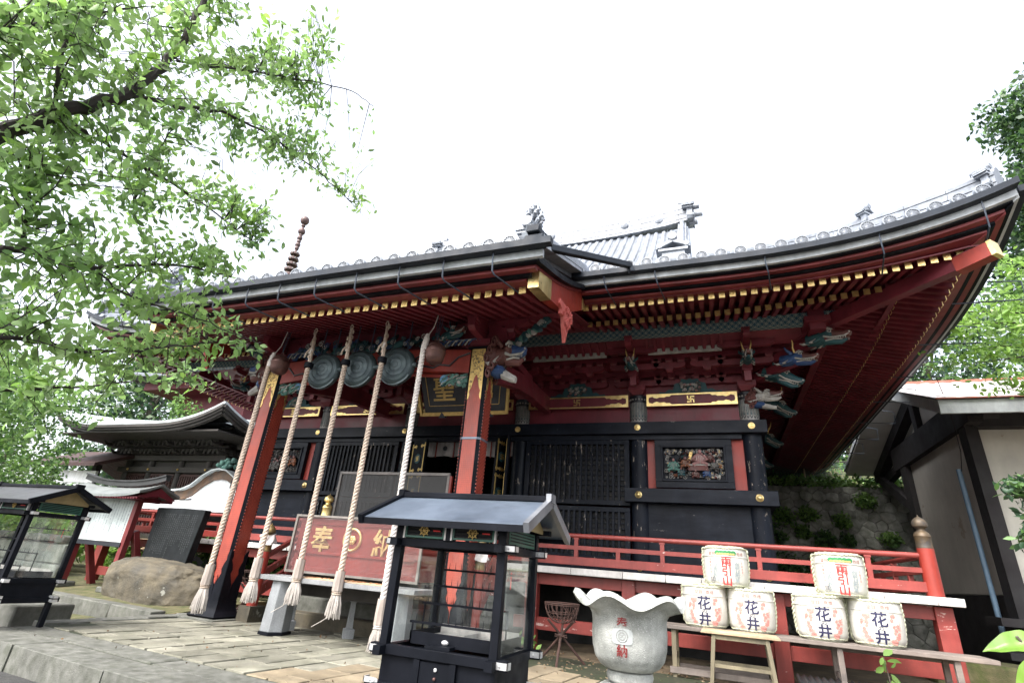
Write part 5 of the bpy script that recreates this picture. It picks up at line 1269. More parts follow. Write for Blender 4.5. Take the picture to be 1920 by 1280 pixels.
top(pm.build('scattered_offerings', mat('dried_petals', (.22, .09, .04), (.35, .16, .06), 30, .8), None, norm=False), 'small brown dried bits scattered on the pale board', 'offerings')
bx_ = thing('offertory_box', 'red offertory box behind wire mesh with gold characters and a gold crest', 'offertory box', (-5.06, 7.1, .3))
mb = MB(); a, b = -6.20, -3.88
mb.b2((a+.06, 6.96, .80), (b-.06, 7.5, 1.56)); mb.build('box_body', REDB, bx_, bevel=.006)
mb = MB(); mb.b2((a+.06, 6.93, .80), (b-.06, 6.96, .87)); mb.b2((a+.06, 6.93, 1.05), (b-.06, 6.96, 1.09)); mb.b2((a+.06, 6.93, 1.48), (b-.06, 6.96, 1.56)); mb.b2((a+.06, 6.93, .87), (a+.14, 6.96, 1.48)); mb.b2((b-.14, 6.93, .87), (b-.06, 6.96, 1.48)); mb.build('box_frame', REDB, bx_, bevel=.004)
mb = MB()
for ch, cx in (('奉', -5.68), ('納', -4.56)): write(mb, ch, lambda x, z, d: (x, 6.955-d, z), cx, 1.27, .40, 0, .018, .022)
mb.build('gold_lettering', GOLD, bx_, norm=False)
mb = MB(); cx, cz = -5.13, 1.29
mb.tube([(cx+.15*math.cos(t*.2618), 6.945, cz+.15*math.sin(t*.2618)) for t in range(25)], .022, 8); 
for k in range(6): t = k*math.pi/3; mb.ball((cx+.035*math.cos(t), 6.94, cz+.035*math.sin(t)), (.034, .02, .034), 8)
mb.ball((cx, 6.93, cz), .022, 8); mb.build('gold_crest', GOLD, bx_, norm=False)
mb = MB(); q0, q1 = .78, 1.61
for A, B in (((a, 6.86, q1-.03), (b, 6.9, q1)), ((a, 6.86, q0), (b, 6.9, q0+.03)), ((a, 6.86, q0+.03), (a+.035, 6.9, q1-.03)), ((b-.035, 6.86, q0+.03), (b, 6.9, q1-.03)), ((a, 6.9, q1-.03), (a+.03, 7.5, q1)), ((b-.03, 6.9, q1-.03), (b, 7.5, q1)), ((a, 7.5, q1-.03), (b, 7.53, q1))): mb.b2(A, B)
mb.build('mesh_frame', mat('steel_angle_frame', (.26, .24, .22), (.2, .18, .16), 6, .5, .5), bx_)
mb = MB(); mb.prism([(a+.03, q0+.03), (b-.03, q0+.03), (b-.03, q1-.03), (a+.03, q1-.03)], (0, 6.88, 0), (1, 0, 0), (0, 0, 1), (0, .001, 0)); mb.build('wire_mesh', NETG, bx_)
for x in (-5.0, -3.98, -6.05):
    mb = MB(); mb.lathe([(.10, 0), (.10, .12), (.06, .13), (.055, .2), (.045, .45), (.09, .50)], (x, 7.08, .0), 4); mb.build('stone_leg', GRS, bx_, smooth=0)
mb = MB(); mb.b2((-6.2, 6.98, .48), (-3.88, 7.2, .62)); mb.b2((-6.2, 7.1, .62), (-3.88, 7.4, .79)); mb.build('box_stand', OLDW, bx_)

# ------------------------------------------------------------------ glass candle cabinets
def cabinet(name, label, x0, x1, y0, y1, zsh, zbm, roofm, ground=0, gp=.16):
    t = thing(name, label, 'candle cabinet', ((x0+x1)/2, (y0+y1)/2, ground), 'glass sided candle cabinets with gabled roofs')
    p = .027
    for x in (x0, x1):
        for y in (y0, y1):
            mb = MB(); mb.b2((x-p, y-p, zsh+.02), (x+p, y+p, zbm+.16)); mb.build('corner_post', BLKG, t, bevel=.003)
            mb = MB(); mb.b2((x-p, y-p, ground), (x+p, y+p, zsh-.24)); mb.build('leg', BLKG, t, bevel=.003)
    xm = (x0+x1)/2
    for z, h in ((zbm, .05), (zsh, .055), (zsh-.2, .055)):
        for A, B in (((x0-.09, y0, z), (x1+.09, y0, z)), ((x0-.09, y1, z), (x1+.09, y1, z))):
            mb = MB(); mb.bar(A, B, .05, h); r = mb.build('cross_beam', BLKG, t, bevel=.003)
            for q, e in ((-1, A[0]), (1, B[0])):
                mb = MB(); cx = e+q*.002; yy = A[1]
                for dz in ((0,) if z != zsh-.2 else (-.012, .03)):
                    hh = h*.26 if z == zsh-.2 else h*.32
                    mb.prism([(-.003, -hh), (.085, -hh), (.098, -hh*.5), (.098, hh*.5), (.085, hh), (-.003, hh)], (cx, yy-.0265, z+dz), (-q, 0, 0), (0, 0, 1), (0, -.003, 0)); mb.b2((cx-.003, yy-.0295, z+dz-hh), (cx+.003, yy+.027, z+dz+hh))
                    mb.ball((cx-q*.045, yy-.032, z+dz), .007, 6); mb.ball((cx-q*.075, yy-.032, z+dz), .005, 6)
                mb.build('silver_end_fitting', SILV, r)
        for x in (x0, x1):
            mb = MB(); mb.bar((x, y0-.09, z-.004), (x, y1+.09, z-.004), .05, h-.006); mb.build('cross_beam', BLKG, t)
    # cabinet base panels and drawer
    mb = MB(); mb.b2((x0-.01, y0+.005, zsh-.24), (x1+.01, y1-.005, zsh-.02)); mb.build('base_box', BLKG, t)
    for x in (xm-.12, xm+.12): mb = MB(); mb.b2((x-.02, y0-.02, zsh-.175), (x+.02, y0+.004, zsh-.03)); mb.build('divider', BLKG, t)
    mb = MB(); mb.b2((xm-.10, y0-.012, zsh-.17), (xm+.10, y0+.003, zsh-.035)); d = mb.build('coin_drawer', BLKG, t, bevel=.003)
    mb = MB(); mb.lathe([(.001, 0), (.010, 0), (.010, .008), (.001, .01)], (xm+.01, y0-.012, zsh-.07), 12, axis='y'); mb.build('lock', SILV, d)
    mb = MB(); mb.lathe([(.001, 0), (.008, 0), (.008, .012), (.001, .015)], (xm+.01, y0-.012, zsh-.115), 12, axis='y'); mb.build('knob', COPPER, d)
    # tray with sand, coin plate
    mb = MB(); a, b, c, dd = x0+.1, x1-.03, y0+.12, y1-.08; zt = zsh+.03
    for A, B in (((a, c, zt), (b, c+.012, zt+.07)), ((a, dd, zt), (b, dd+.012, zt+.07)), ((a, c, zt), (a+.012, dd, zt+.07)), ((b-.012, c, zt), (b, dd, zt+.07))): mb.b2(A, B, 0)
    mb.b2((a+.01, c+.012, zt+.0), (b-.01, dd-.001, zt+.035), 1)
    mb.b2((a+.012, dd-.012, zt+.035), (b-.012, dd-.002, zt+.09), 1); mb.b2(((a+b)/2-.006, c+.012, zt+.03), ((a+b)/2+.006, dd-.012, zt+.06), 1)
    mb.build('sand_tray', [BLKG, mat('grey_ash_tray', (.48, .46, .43), (.30, .29, .27), 14, .8, bump=.3)], t)
    mb = MB(); mb.b2((xm-.10, y0+.02, zsh+.028), (xm+.07, y0+.10, zsh+.045)); mb.ball((xm-.0, y0+.09, zsh+.06), (.025, .015, .015), 8, 1); mb.build('coin_slot_plate', [BLKG, SILV], t)
    # spiked candle bars, higher toward the back
    for k in range(4):
        y = y0+.14+(y1-y0-.22)*k/3; z = zsh+.15+(zbm-zsh-.28)*k/3.2
        mb = MB(); mb.bar((a-.02+.0*k, y, z), (b+.0, y, z), .016, .014)
        n = 13
        for j in range(n): xx = a+.02+(b-a-.04)*j/(n-1); mb.cyl((xx, y, z), (xx, y, z+.05), .0032, .001, 5)
        if k < 2: mb.bar((a, y, zt+.05), (a, y, z), .008, .008, upv=(0, 1, 0)); mb.bar((b-.01, y, zt+.05), (b-.01, y, z), .008, .008, upv=(0, 1, 0))
        mb.build('spiked_candle_bar', RUST if 0 else BLKG, t)
    # stubs of red candle
    mb = MB(); y = y0+.14+(y1-y0-.22)*1.0; z = zsh+.15+(zbm-zsh-.28)*3/3.2
    mb.cyl((b-.10, y, z), (b-.10, y, z-.09), .004, n=6); mb.cyl((b-.10, y, z), (b-.10, y, z+.02), .005, n=6); mb.build('red_candle', INKR, t)
    for k in range(0): pass
    # glass on the sides and back
    for x in (x0, x1):
        mb = MB(); mb.b2((x-.002, y0+p, zsh+.03), (x+.002, y1-p, zbm-.03)); mb.build('glass_pane', GLASS, t, smooth=0)
    mb = MB(); mb.b2((x0+p, y1-.002, zsh+.03), (x1-p, y1+.002, zbm-.03)); mb.build('glass_pane', GLASS, t, smooth=0)
    # green frieze with gold wheels
    zf0, zf1 = zbm+.03, zbm+.125
    for (A, B) in ((x0+.05, xm-.03), (xm+.03, x1-.05)):
        f = MB(); yy = y0-.040
        f.b2((A, yy, zf0), (B, yy+.02, zf0+.012)); f.b2((A, yy, zf1-.012), (B, yy+.02, zf1)); f.b2((A+.0, yy, zf0+.012), (A+.012, yy+.02, zf1-.012)); f.b2((B-.012, yy, zf0+.012), (B, yy+.02, zf1-.012))
        f.b2((A+.012, yy+.012, zf0+.012), (B-.012, yy+.018, zf1-.012), 1)
        fo = f.build('green_frieze_panel', [GREENF, DARK], t, smooth=0)
        mb = MB()
        for k in range(3): mb.b2((A+.02, yy+.0, zf0+.024+.02*k), (B-.02, yy+.008, zf0+.031+.02*k), 0)
        mb.b2((A+(B-A)*.72, yy-.002, zf0+.042), (A+(B-A)*.9, yy-.001, zf0+.050), 1); mb.build('louvre_bar', [BLKG, INKR], fo)
        mb = MB(); cx, cz = (A+B)/2, (zf0+zf1)/2
        mb.tube([(cx+.026*math.cos(t_*.2618), yy-.006, cz+.026*math.sin(t_*.2618)) for t_ in range(25)], .004, 6)
        for k in range(8):
            q = k*math.pi/4; mb.cyl((cx, yy-.006, cz), (cx+.036*math.cos(q), yy-.006, cz+.036*math.sin(q)), .0028, n=5); mb.ball((cx+.036*math.cos(q), yy-.006, cz+.036*math.sin(q)), .005, 6)
        mb.ball((cx, yy-.008, cz), .009, 8); mb.build('gold_wheel', GOLDP, fo, norm=False)
        for xx in (A-.012, B+.002): mb = MB(); mb.b2((xx, yy-.004, zf0-.006), (xx+.012, yy+.02, zf1+.006)); mb.build('white_upright', WHT, fo)
    for x in (x0, x1):
        f = MB(); s = 1 if x == x1 else -1
        f.b2((x+s*.004, y0+.05, zf0), (x+s*.02, y1-.05, zf1)); fo = f.build('green_frieze_panel', GREENF, t, smooth=0)
        mb = MB()
        for k in range(4): mb.b2((x+s*.018, y0+.07, zf0+.018+.019*k), (x+s*.023, y1-.07, zf0+.026+.019*k))
        mb.build('louvre_bar', BLKG, fo)
    mb = MB(); mb.b2((xm-.03, y0-.042, zbm+.02), (xm+.03, y0+.02, zbm+.13)); mb.bar((x0-.1, y0, zbm+.145), (x1+.12, y0, zbm+.145), .05, .035); mb.bar((x0-.1, y1, zbm+.145), (x1+.12, y1, zbm+.145), .05, .035); mb.build('head_beam', BLKG, t)
    # gabled sheet roof
    ym = (y0+y1)/2; ze = zbm+.135; zr = ze+.20; yo = .16; xo0, xo1 = x0-.22, x1+.20; hw = (y1-y0)/2+yo
    mb = MB()
    for s in (-1, 1):
        mb.prism([(0, 0), (s*hw, ze-zr), (s*hw, ze-zr-.018), (0, -.022)], (xo0, ym, zr), (0, 1, 0), (0, 0, 1), (xo1-xo0, 0, 0))
    ro = mb.build('roof_sheet', roofm, t, smooth=0)
    mb = MB(); 
    for k in range(int((xo1-xo0)/.012)):
        pass
    mb.b2((xo0+.003, ym-hw-.006, ze-.045), (xo1-.003, ym-hw+.006, ze-.004)); mb.b2((xo0+.003, ym+hw-.006, ze-.045), (xo1-.003, ym+hw+.006, ze-.004)); mb.build('eave_fringe', BLKG, ro)
    mb = MB(); mb.b2((xo0-.01, ym-.04, zr-.01), (xo1+.01, ym+.04, zr+.028)); mb.b2((xo0-.025, ym-.05, zr-.02), (xo0+.02, ym+.05, zr+.045)); mb.b2((xo1-.02, ym-.05, zr-.02), (xo1+.025, ym+.05, zr+.045), 1)
    mb.build('ridge_cap', [BLKG, mat('dull_metal_cap', (.28, .29, .31), (.2, .21, .23), 4, .4, .5) if roofm is SHEET else BLKG], ro, bevel=.004)
    for xe, s in ((xo0, -1), (xo1, 1)):
        mb = MB()
        for q in (-1, 1): mb.bar((xe+s*.005, ym, zr-.01), (xe+s*.005, ym+q*(hw+.02), ze-.02), .035, .06, upv=(0, -q*(ze-zr), hw))
        mb.build('barge_board', BLKG if (s < 0 or roofm is not SHEET) else mat('dull_metal_barge', (.25, .26, .28), (.16, .17, .19), 4, .4, .5), ro)
    for xe in (x0-.06, x1+.06):
        mb = MB(); mb.prism([(-(y1-y0)/2-.02, ze-zr-.0), ((y1-y0)/2+.02, ze-zr), (.03, -.03), (-.03, -.03)], (xe, ym, zr), (0, 1, 0), (0, 0, 1), (.012, 0, 0)); mb.build('gable_infill', SOFF, ro)
    return t
cabinet('candle_cabinet', 'near candle cabinet with blue-grey sheet roof and spiked bars behind glass', -1.99, -1.25, 3.22, 3.84, .548, 1.168, SHEET)
cabinet('candle_cabinet', 'dark roofed candle cabinet at the far end of the paved terrace', -8.85, -7.66, 4.08, 4.66, .50, 1.235, ROOFD)
# ------------------------------------------------------------------ lotus urn
t = thing('lotus_urn', 'weathered granite urn with wavy lotus rim, red characters and a pale emblem', 'urn', (-.73, 4.88, 0))
ux0, uy0 = -.73, 4.90
PR = [(.15, .40), (.19, .405), (.235, .43), (.275, .48), (.296, .56), (.303, .66), (.300, .73), (.305, .78), (.335, .83), (.40, .865), (.455, .885)]
def uf(u, v):
    k = v*(len(PR)-1); i = min(len(PR)-2, int(k)); f = k-i; r = PR[i][0]*(1-f)+PR[i+1][0]*f; z = PR[i][1]*(1-f)+PR[i+1][1]*f
    a = 2*math.pi*u; wv = max(0, (z-.72)/.165)**1.6; r *= 1+.03*math.cos(6*a+4.346)*wv; z += .042*math.cos(6*a+4.346)*wv
    return (ux0+r*math.cos(a), uy0+r*math.sin(a), z)
def ufi(u, v):
    a = 2*math.pi*u
    pts = [(.455, .885, 1), (.44, .922, 1), (.40, .915, 1), (.31, .85, .7), (.26, .76, .2), (.2, .70, 0), (.001, .69, 0)]
    k = v*(len(pts)-1); i = min(len(pts)-2, int(k)); f = k-i; q = [pts[i][j]*(1-f)+pts[i+1][j]*f for j in range(3)]
    w_ = math.cos(6*a+4.346)*q[2]; return (ux0+q[0]*(1+.03*w_)*math.cos(a), uy0+q[0]*(1+.03*w_)*math.sin(a), q[1]+.042*w_)
mb = MB(); mb.grid(uf, 128, 30); mb.grid(ufi, 128, 18); mb.build('urn_bowl', GRANU, t, smooth=50, norm=False)
mb = MB(); mb.lathe([(.13, .30), (.15, .31), (.178, .33), (.185, .36), (.178, .39), (.15, .402)], (ux0, uy0, 0), 48); mb.build('collar_ring', GRANU, t)
mb = MB(); mb.lathe([(.30, -.03), (.31, .0), (.30, .10), (.24, .16), (.24, .20), (.262, .24), (.255, .275), (.21, .30), (.13, .31)], (ux0, uy0, 0), 48); mb.build('pedestal', GRANU, t)
def cylmap(cx, cy_, r, a0):
    return lambda x, z, d: (cx+(r+d)*math.sin(a0+x/r), cy_-(r+d)*math.cos(a0+x/r), z)
mb = MB(); f = cylmap(ux0, uy0, .301, R(-2))
write(mb, '奉', lambda x, z, d: f(x, z, d+.003), .0, .745, .088, 0, .014, .002, 0, True); write(mb, '納', lambda x, z, d: f(x, z, d+.002), .0, .555, .088, 0, .014, .002, 0, True); mb.build('red_lettering', REDINK2, t, norm=False)
mb = MB(); f2 = lambda x, z: f(x, z, .0045)
def ringpoly(mb, fn, cx, cz, r0, r1, m=0, n=28):
    vs = [fn(cx+r*math.cos(2*math.pi*k/n), cz+r*math.sin(2*math.pi*k/n)) for k in range(n) for r in (r0, r1)]
    mb.add(vs, [(2*k, 2*k+1, (2*k+3) % (2*n), (2*k+2) % (2*n)) for k in range(n)], m)
zc = .652
for k in range(40):
    x0 = -.080+.004*k; x1 = x0+.004; e0 = .016 if k in (0, 1, 38, 39) else (.004 if abs(x0+.002) > .055 else 0); hh_ = .053
    i0_, i1_ = [math.sqrt(max(0, .046**2-x*x)) for x in (x0, x1)]
    for q in (-1, 1): mb.add([f2(x0, zc+q*i0_), f2(x1, zc+q*i1_), f2(x1, zc+q*(hh_-e0)), f2(x0, zc+q*(hh_-e0))], [(0, 1, 2, 3)])
f3 = lambda x, z: f(x, z, .006); ringpoly(mb, f3, 0, zc, .030, .038); ringpoly(mb, f3, 0, zc, .016, .020)
for k in range(4): q = k*math.pi/2; mb.add([f3(.012*math.cos(q)+.006*math.cos(q+j*math.pi/3), zc+.012*math.sin(q)+.006*math.sin(q+j*math.pi/3)) for j in range(6)], [tuple(range(6))])
mb.build('pale_emblem', PALE, t, norm=False)

# ------------------------------------------------------------------ bench, stool
t = thing('long_bench', 'long weathered plank bench along the veranda carrying the sake barrels', 'bench', (1.0, 8.25, 0))
mb = MB(); mb.b2((-.80, 7.99, .525), (2.80, 8.53, .573)); mb.build('bench_plank', WOODG, t, bevel=.006)
for x in (-.62, 1.28, 2.42):
    mb = MB(); mb.b2((x-.03, 8.03, -.04), (x+.03, 8.09, .525)); mb.b2((x-.03, 8.42, -.04), (x+.03, 8.48, .525)); mb.b2((x-.02, 8.09, .18), (x+.02, 8.42, .24)); mb.build('leg', WOODS if x < 0 else WOODG, t, bevel=.004)
mb = MB(); mb.b2((-.68, 8.00, .03), (.5, 8.05, .10)); mb.b2((-.68, 8.44, .03), (.5, 8.49, .10)); mb.b2((1.0, 8.44, .46), (2.5, 8.48, .52)); mb.build('ground_rail', WOODG, t, bevel=.004)
t = thing('wooden_stool', 'small wooden stool with pale new top in front of the bench', 'stool', (.17, 7.75, 0))
mb = MB(); mb.prism([(-.27, .548), (.62, .548), (.60, .585), (-.25, .585)], (0, 7.55, 0), (1, 0, 0), (0, 0, 1), (0, .42, 0)); mb.build('stool_top', WOODL, t, bevel=.006)
for x, s in ((-.12, -1), (.47, 1)):
    for y, q in ((7.60, -1), (7.92, 1)): mb = MB(); mb.bar((x, y, .548), (x+s*.06, y+q*.05, -.03), .045, .045, upv=(0, 1, 0)); mb.build('leg', WOODS, t, bevel=.003)
mb = MB(); mb.bar((-.16, 7.58, .22), (.51, 7.58, .22), .03, .035); mb.bar((-.16, 7.94, .22), (.51, 7.94, .22), .03, .035); mb.bar((-.13, 7.6, .52), (.48, 7.6, .52), .03, .05); mb.build('stretcher', WOODS, t)

# ------------------------------------------------------------------ sake barrels
def barrel(kind):
    t = thing('sake_barrel', 'x', 'sake barrel', (0, 0, 0), 'straw wrapped sake barrels stacked on the bench')
    Rb, H = .272, .50
    def prof(v):
        z = H*v
        if v < .17: r = Rb*(.78+.22*math.sin(v/.17*math.pi/2))
        elif v > .94: r = Rb*(.95+.05*math.cos((v-.94)/.06*math.pi/2))*1
        else: r = Rb*(1+.035*math.sin((v-.17)/.77*math.pi))
        return r, z
    def fn(u, v):
        a = 2*math.pi*u; r, z = prof(v); r += .0022*math.sin(a*110)*(1 if v < .12 else .35)
        if v < .12: r += .005*math.sin(a*17+2)*(1-v/.12)
        return (r*math.cos(a), r*math.sin(a), z)
    mb = MB(); mb.grid(fn, 220, 24); mb.build('mat_wrap', CREAM, t, smooth=60, norm=False)
    mb = MB(); mb.lathe([(.001, H+.008), (Rb*.7, H+.004), (Rb*.955, H-.004), (Rb*.95, H-.03)], (0, 0, 0), 40)
    mb.lathe([(.001, .004), (Rb*.83, .002), (Rb*.84, .01)], (0, 0, 0), 30)
    for k in range(7): a = k*math.pi/7; mb.tube([(-math.cos(a)*Rb*.9, -math.sin(a)*Rb*.9, H+.008), (0, 0, H+.02), (math.cos(a)*Rb*.9, math.sin(a)*Rb*.9, H+.008)], .010, 5)
    mb.build('straw_lid', STRAW, t)
    # twisted straw ropes: down both sides, round the rims, with a cord round the shoulder
    mb = MB()
    def twist(path, r=.013, tw=26):
        n = len(path)
        for s in range(2):
            pts = []
            for k, p in enumerate(path):
                p = V(*p); d = V(*path[min(k+1, n-1)])-V(*path[max(k-1, 0)]); d.normalize(); out = V(p.x, p.y, 0)
                out = (out-d*out.dot(d)); out = out.normalized() if out.length > 1e-4 else V(1, 0, 0); sd_ = d.cross(out); a = k*.9+s*math.pi
                pts.append(p+out*(r*.62*math.cos(a))+sd_*(r*.62*math.sin(a)))
            mb.tube(pts, r*.72, 5)
    for q in (-1, 1):
        for off in (.10, -.55):
            a0 = q*(math.pi/2+off*.0)+(-math.pi/2)+q*(.18 if off > 0 else .62)
            pth = []
            for k in range(34):
                v = .02+.96*k/33; r, z = prof(v); aa = a0-q*.22*(v-.5); pth.append(((r+.010)*math.cos(aa), (r+.010)*math.sin(aa), z))
            if off > 0: twist(pth, .018)
            else: twist(pth, .012)
    for v, rr_ in ((.975, .010), (.06, .008)):
        pth = []
        for k in range(121): a = 2*math.pi*k/120; r, z = prof(v); pth.append(((r+.008)*math.cos(a), (r+.008)*math.sin(a), z+.004*math.sin(5*a)))
        twist(pth, rr_)
    mb.build('straw_rope', STRAW, t, smooth=70, norm=False)
    mb = MB(); mb.tube([((prof(.76)[0]+.004)*math.cos(2*math.pi*k/60), (prof(.76)[0]+.004)*math.sin(2*math.pi*k/60), .38) for k in range(61)], .0045, 6); mb.build('shoulder_cord', CREAM, t)
    # printed face
    def f(x, z, d=0):
        v = z/H; r = prof(min(.93, max(.11, v)))[0]+.0035+d; a = x/Rb; return (r*math.sin(a), -r*math.cos(a), z)
    def W_(mbx, ch, x, z, s, m=0, bold=.0): write(mbx, ch, lambda a, b, d: f(a, b, .0012), x, z, s, m, bold, None, 0, s > .1)
    mb = MB(); ms = [INKB, INKR, INKBR, PINK, PRGR, PRGY]
    W_(mb, '登録', -.062 if kind == 'A' else -.18, .425 if kind == 'A' else .415, .052, 2, .004); W_(mb, '商標', .075 if kind == 'A' else .19, .425 if kind == 'A' else .415, .052, 2, .004)
    rr = random.Random(5)
    if kind == 'A':
        W_(mb, '花', 0, .298, .168, 0, .018); W_(mb, 'の', .0, .205, .060, 0, .012); W_(mb, '井', 0, .110, .155, 0, .022)
        for k in range(46):
            s = -1 if k % 2 else 1; t0 = rr.random(); x = s*(.115+.055*math.sin(t0*3.0)+rr.uniform(-.035, .035)); z = .055+.285*t0
            if s < 0 and abs(x) > .17 and z < .16: continue
            q = rr.uniform(.015, .025)
            for j in range(5):
                a = j*1.2566+t0*5; mb.add([f(x+q*.68*math.cos(a)+q*.42*math.cos(b*1.047), z+q*.68*math.sin(a)+q*.42*math.sin(b*1.047), .0006+.0002*(j+k % 3)) for b in range(6)], [tuple(range(6))], 3)
            ringpoly(mb, lambda a, b: f(a, b, .0024), x, z, q*.16, q*.30, 2, 8)
        for k, c in enumerate('東北'): W_(mb, c, -.205, .20-.05*k, .026, 3)
        for k, c in enumerate('(花醸清酒)'): W_(mb, c, .215, .31-.028*k, .024, 3)
        ringpoly(mb, lambda a, b: f(a, b, .002), -.190, .095, .046, .049, 5); W_(mb, '西', -.212, .095, .042, 5); W_(mb, '岡', -.172, .095, .042, 5)
    else:
        # green pine band, red main characters, grey rice sprays
        for k in range(5):
            cx = -.10+.05*k; mb.add([f(cx+.036*math.cos(b*.5236), .425+.030*math.sin(b*.5236), .0016+.0003*k) for b in range(12)], [tuple(range(12))], 4)
        for k in range(7): cx = -.10+.033*k; mb.add([f(cx+.018*math.cos(b*.785), .410+.012*math.sin(b*.785), .0040) for b in range(8)], [tuple(range(8))], 6)
        for k, c in enumerate('雨引山'): W_(mb, c, .0, .325-.120*k, .128, 1, .018)
        for s in (-1, 1):
            for k in range(130):
                t0 = rr.random(); x = s*(.135+rr.uniform(-.03, .03)); z = .06+.24*t0; a = rr.uniform(.9, 2.2) if s > 0 else math.pi-rr.uniform(.9, 2.2); l_ = rr.uniform(.025, .06); w_ = .0028
                mb.add([f(x-w_, z, .0006), f(x+w_, z, .0006), f(x+l_*math.cos(a), z+l_*math.sin(a), .0006)], [(0, 1, 2)], 5)
        for k, c in enumerate('名聲布四海'): W_(mb, c, -.205, .345-.042*k, .034, 2, .004)
        for k, c in enumerate('(花醸清酒)'): W_(mb, c, .205, .34-.036*k, .030, 3, .004)
        for k, c in enumerate('延命水仕込'): W_(mb, c, .062, .365-.030*k, .026, 3)
        ringpoly(mb, lambda a, b: f(a, b, .002), -.195, .095, .044, .047, 0); W_(mb, '本酒', -.195, .108, .030, 0, .004); W_(mb, '西岡', -.195, .078, .030, 0, .004)
    mb.build('printed_label', ms+[GOLDP], t, norm=False)
    return t
bA = barrel('A'); bB = barrel('B')
def place(b, x, y, z, rot, first, lab):
    if first: b.location = (x, y, z); b.rotation_euler = (0, 0, rot); b['label'] = lab; return b
    return dup(b, (x, y, z), lab, rot)
yb_ = 8.28
place(bA, -.215, yb_, .574, .00, True, 'pink blossom barrel partly behind the lip of the stone urn')
place(bA, .36, yb_, .574, -.02, False, 'pink blossom barrel standing just behind the pale stool top')
place(bA, 1.16, yb_, .574, -.03, False, 'pink blossom barrel straight behind the seedling, third along the bench')
place(bA, 1.76, yb_, .574, -.08, False, 'pink blossom barrel nearest the corner post')
place(bB, .09, yb_, 1.075, .02, True, 'red lettered barrel with green band above the pale stool')
place(bB, 1.45, yb_, 1.075, -.06, False, 'red lettered barrel with green band nearest the corner post, on two others')

# ------------------------------------------------------------------ iron fire baskets
def basket(x, y, lab, s=1.0):
    t = thing('fire_basket_stand', lab, 'fire basket', (x, y, 0), 'rusty iron fire baskets on tripods')
    mb = MB(); r = .235*s; zt = .70
    mb.tube([(x+r*math.cos(k*.2618), y+r*math.sin(k*.2618), zt) for k in range(25)], .009, 6)
    mb.tube([(x+r*1.0*math.cos(k*.2618), y+r*1.0*math.sin(k*.2618), zt-.02) for k in range(25)], .006, 6)
    for k in range(20):
        a = k*math.pi/10; mb.tube([(x+r*math.cos(a+.0*j), y+r*math.sin(a+.0*j), zt) if j == 0 else (x+r*math.cos(j*.26)*math.cos(a), y+r*math.cos(j*.26)*math.sin(a), zt-.25*math.sin(j*.26)) for j in range(6)], .005, 5)
    for (tx, ty) in ((.5, .2), (-.4, .5), (.1, -.6), (.6, -.4)):
        nrm = V(tx, ty, 1).normalized(); pts = []
        for k in range(19):
            a = math.pi*k/18; d1 = V(-nrm.y, nrm.x, 0).normalized(); d2 = nrm.cross(d1); p = d1*math.cos(a)*r*.95-d2*math.sin(a)*r*.9
            pts.append((x+p.x, y+p.y, zt-abs(math.sin(a))*.22))
        mb.tube(pts, .005, 5)
    for zz in (.52, .58): rr_ = r*math.sqrt(max(0, 1-((zt-zz)/.25)**2)); mb.tube([(x+rr_*math.cos(k*.2618), y+rr_*math.sin(k*.2618), zz) for k in range(25)], .005, 5)
    mb.build('basket', RUST, t, norm=False)
    for k in range(3):
        a = R(-83+120*k); mb = MB(); mb.cyl((x+.36*math.cos(a), y+.36*math.sin(a), -.02), (x-.20*math.cos(a), y-.20*math.sin(a), .50), .017, n=8); mb.build('leg', RUST, t)
    mb = MB(); mb.tube([(x+.03, y-.03, .31), (x+.09, y-.06, .33), (x+.10, y-.06, .30), (x+.02, y-.05, .31), (x-.07, y-.05, .33), (x-.08, y-.05, .30), (x, y-.05, .31), (x-.01, y-.07, .22)], .007, 6); mb.lathe([(.045, .29), (.05, .31), (.045, .335)], (x, y, 0), 12); mb.build('wire_tie', RUST, t)
basket(-2.06, 7.72, 'rusty iron basket on a tripod between the glass cabinet and the stone urn')
basket(-7.72, 7.85, 'rusty iron basket on a tripod half hidden behind the left porch column')

# ------------------------------------------------------------------ notice board, slab, boulder
t = thing('roofed_notice_board', 'roofed red notice board with a pale panel of small vertical writing', 'notice board', (-12.3, 8.0, .1))
for x in (-13.02, -11.52):
    for dy, zt in ((0, 1.95), (.42, 1.2)): mb = MB(); mb.bar((x, 8.0+dy*1.5, .05), (x, 8.0+dy*.3, zt), .12, .12, upv=(0, 1, 0)); p = mb.build('post', REDM, t, bevel=.005)
    mb = MB(); mb.b2((x-.16, 7.85, .02), (x+.16, 8.2, .13)); mb.build('foot_stone', KERB, t, bevel=.02)
mb = MB(); mb.b2((-12.96, 7.96, .96), (-11.58, 8.02, 1.82)); pn = mb.build('panel', SIGNW, t)
mb = MB(); mb.b2((-13.0, 7.92, .87), (-11.54, 8.05, .955)); mb.b2((-13.0, 7.92, 1.82), (-11.54, 8.05, 1.88)); mb.build('panel_frame', PLNK, t)
txt = '雨引山楽法寺縁起本尊延命観世音菩薩用明天皇二年創建推古天皇御病気平癒祈願安産子育霊場坂東観音第二十四番札所真言宗豊山派大和国主徳川将軍家光公朱印地本堂多宝塔仁王門山門文化財指定'
rr = random.Random(3); mb = MB(); cols = 15
for c in range(cols):
    x = -11.66-c*.086; n = 26 if c in (0, 5) else rr.choice((14, 19, 22, 24, 12, 20)); z = 1.77-(0 if c < 6 else rr.choice((0, .03, .09)))
    s = .038 if c == 0 else .030
    for k in range(n):
        if rr.random() < .05: z -= .03; continue
        write(mb, txt[(c*17+k) % len(txt)], lambda a, b, d: (a, 7.957, b), x, z, s, 0, .004); z -= s*1.02
        if z < 1.0: break
mb.build('small_writing', INKG, pn, norm=False)
mb = MB()
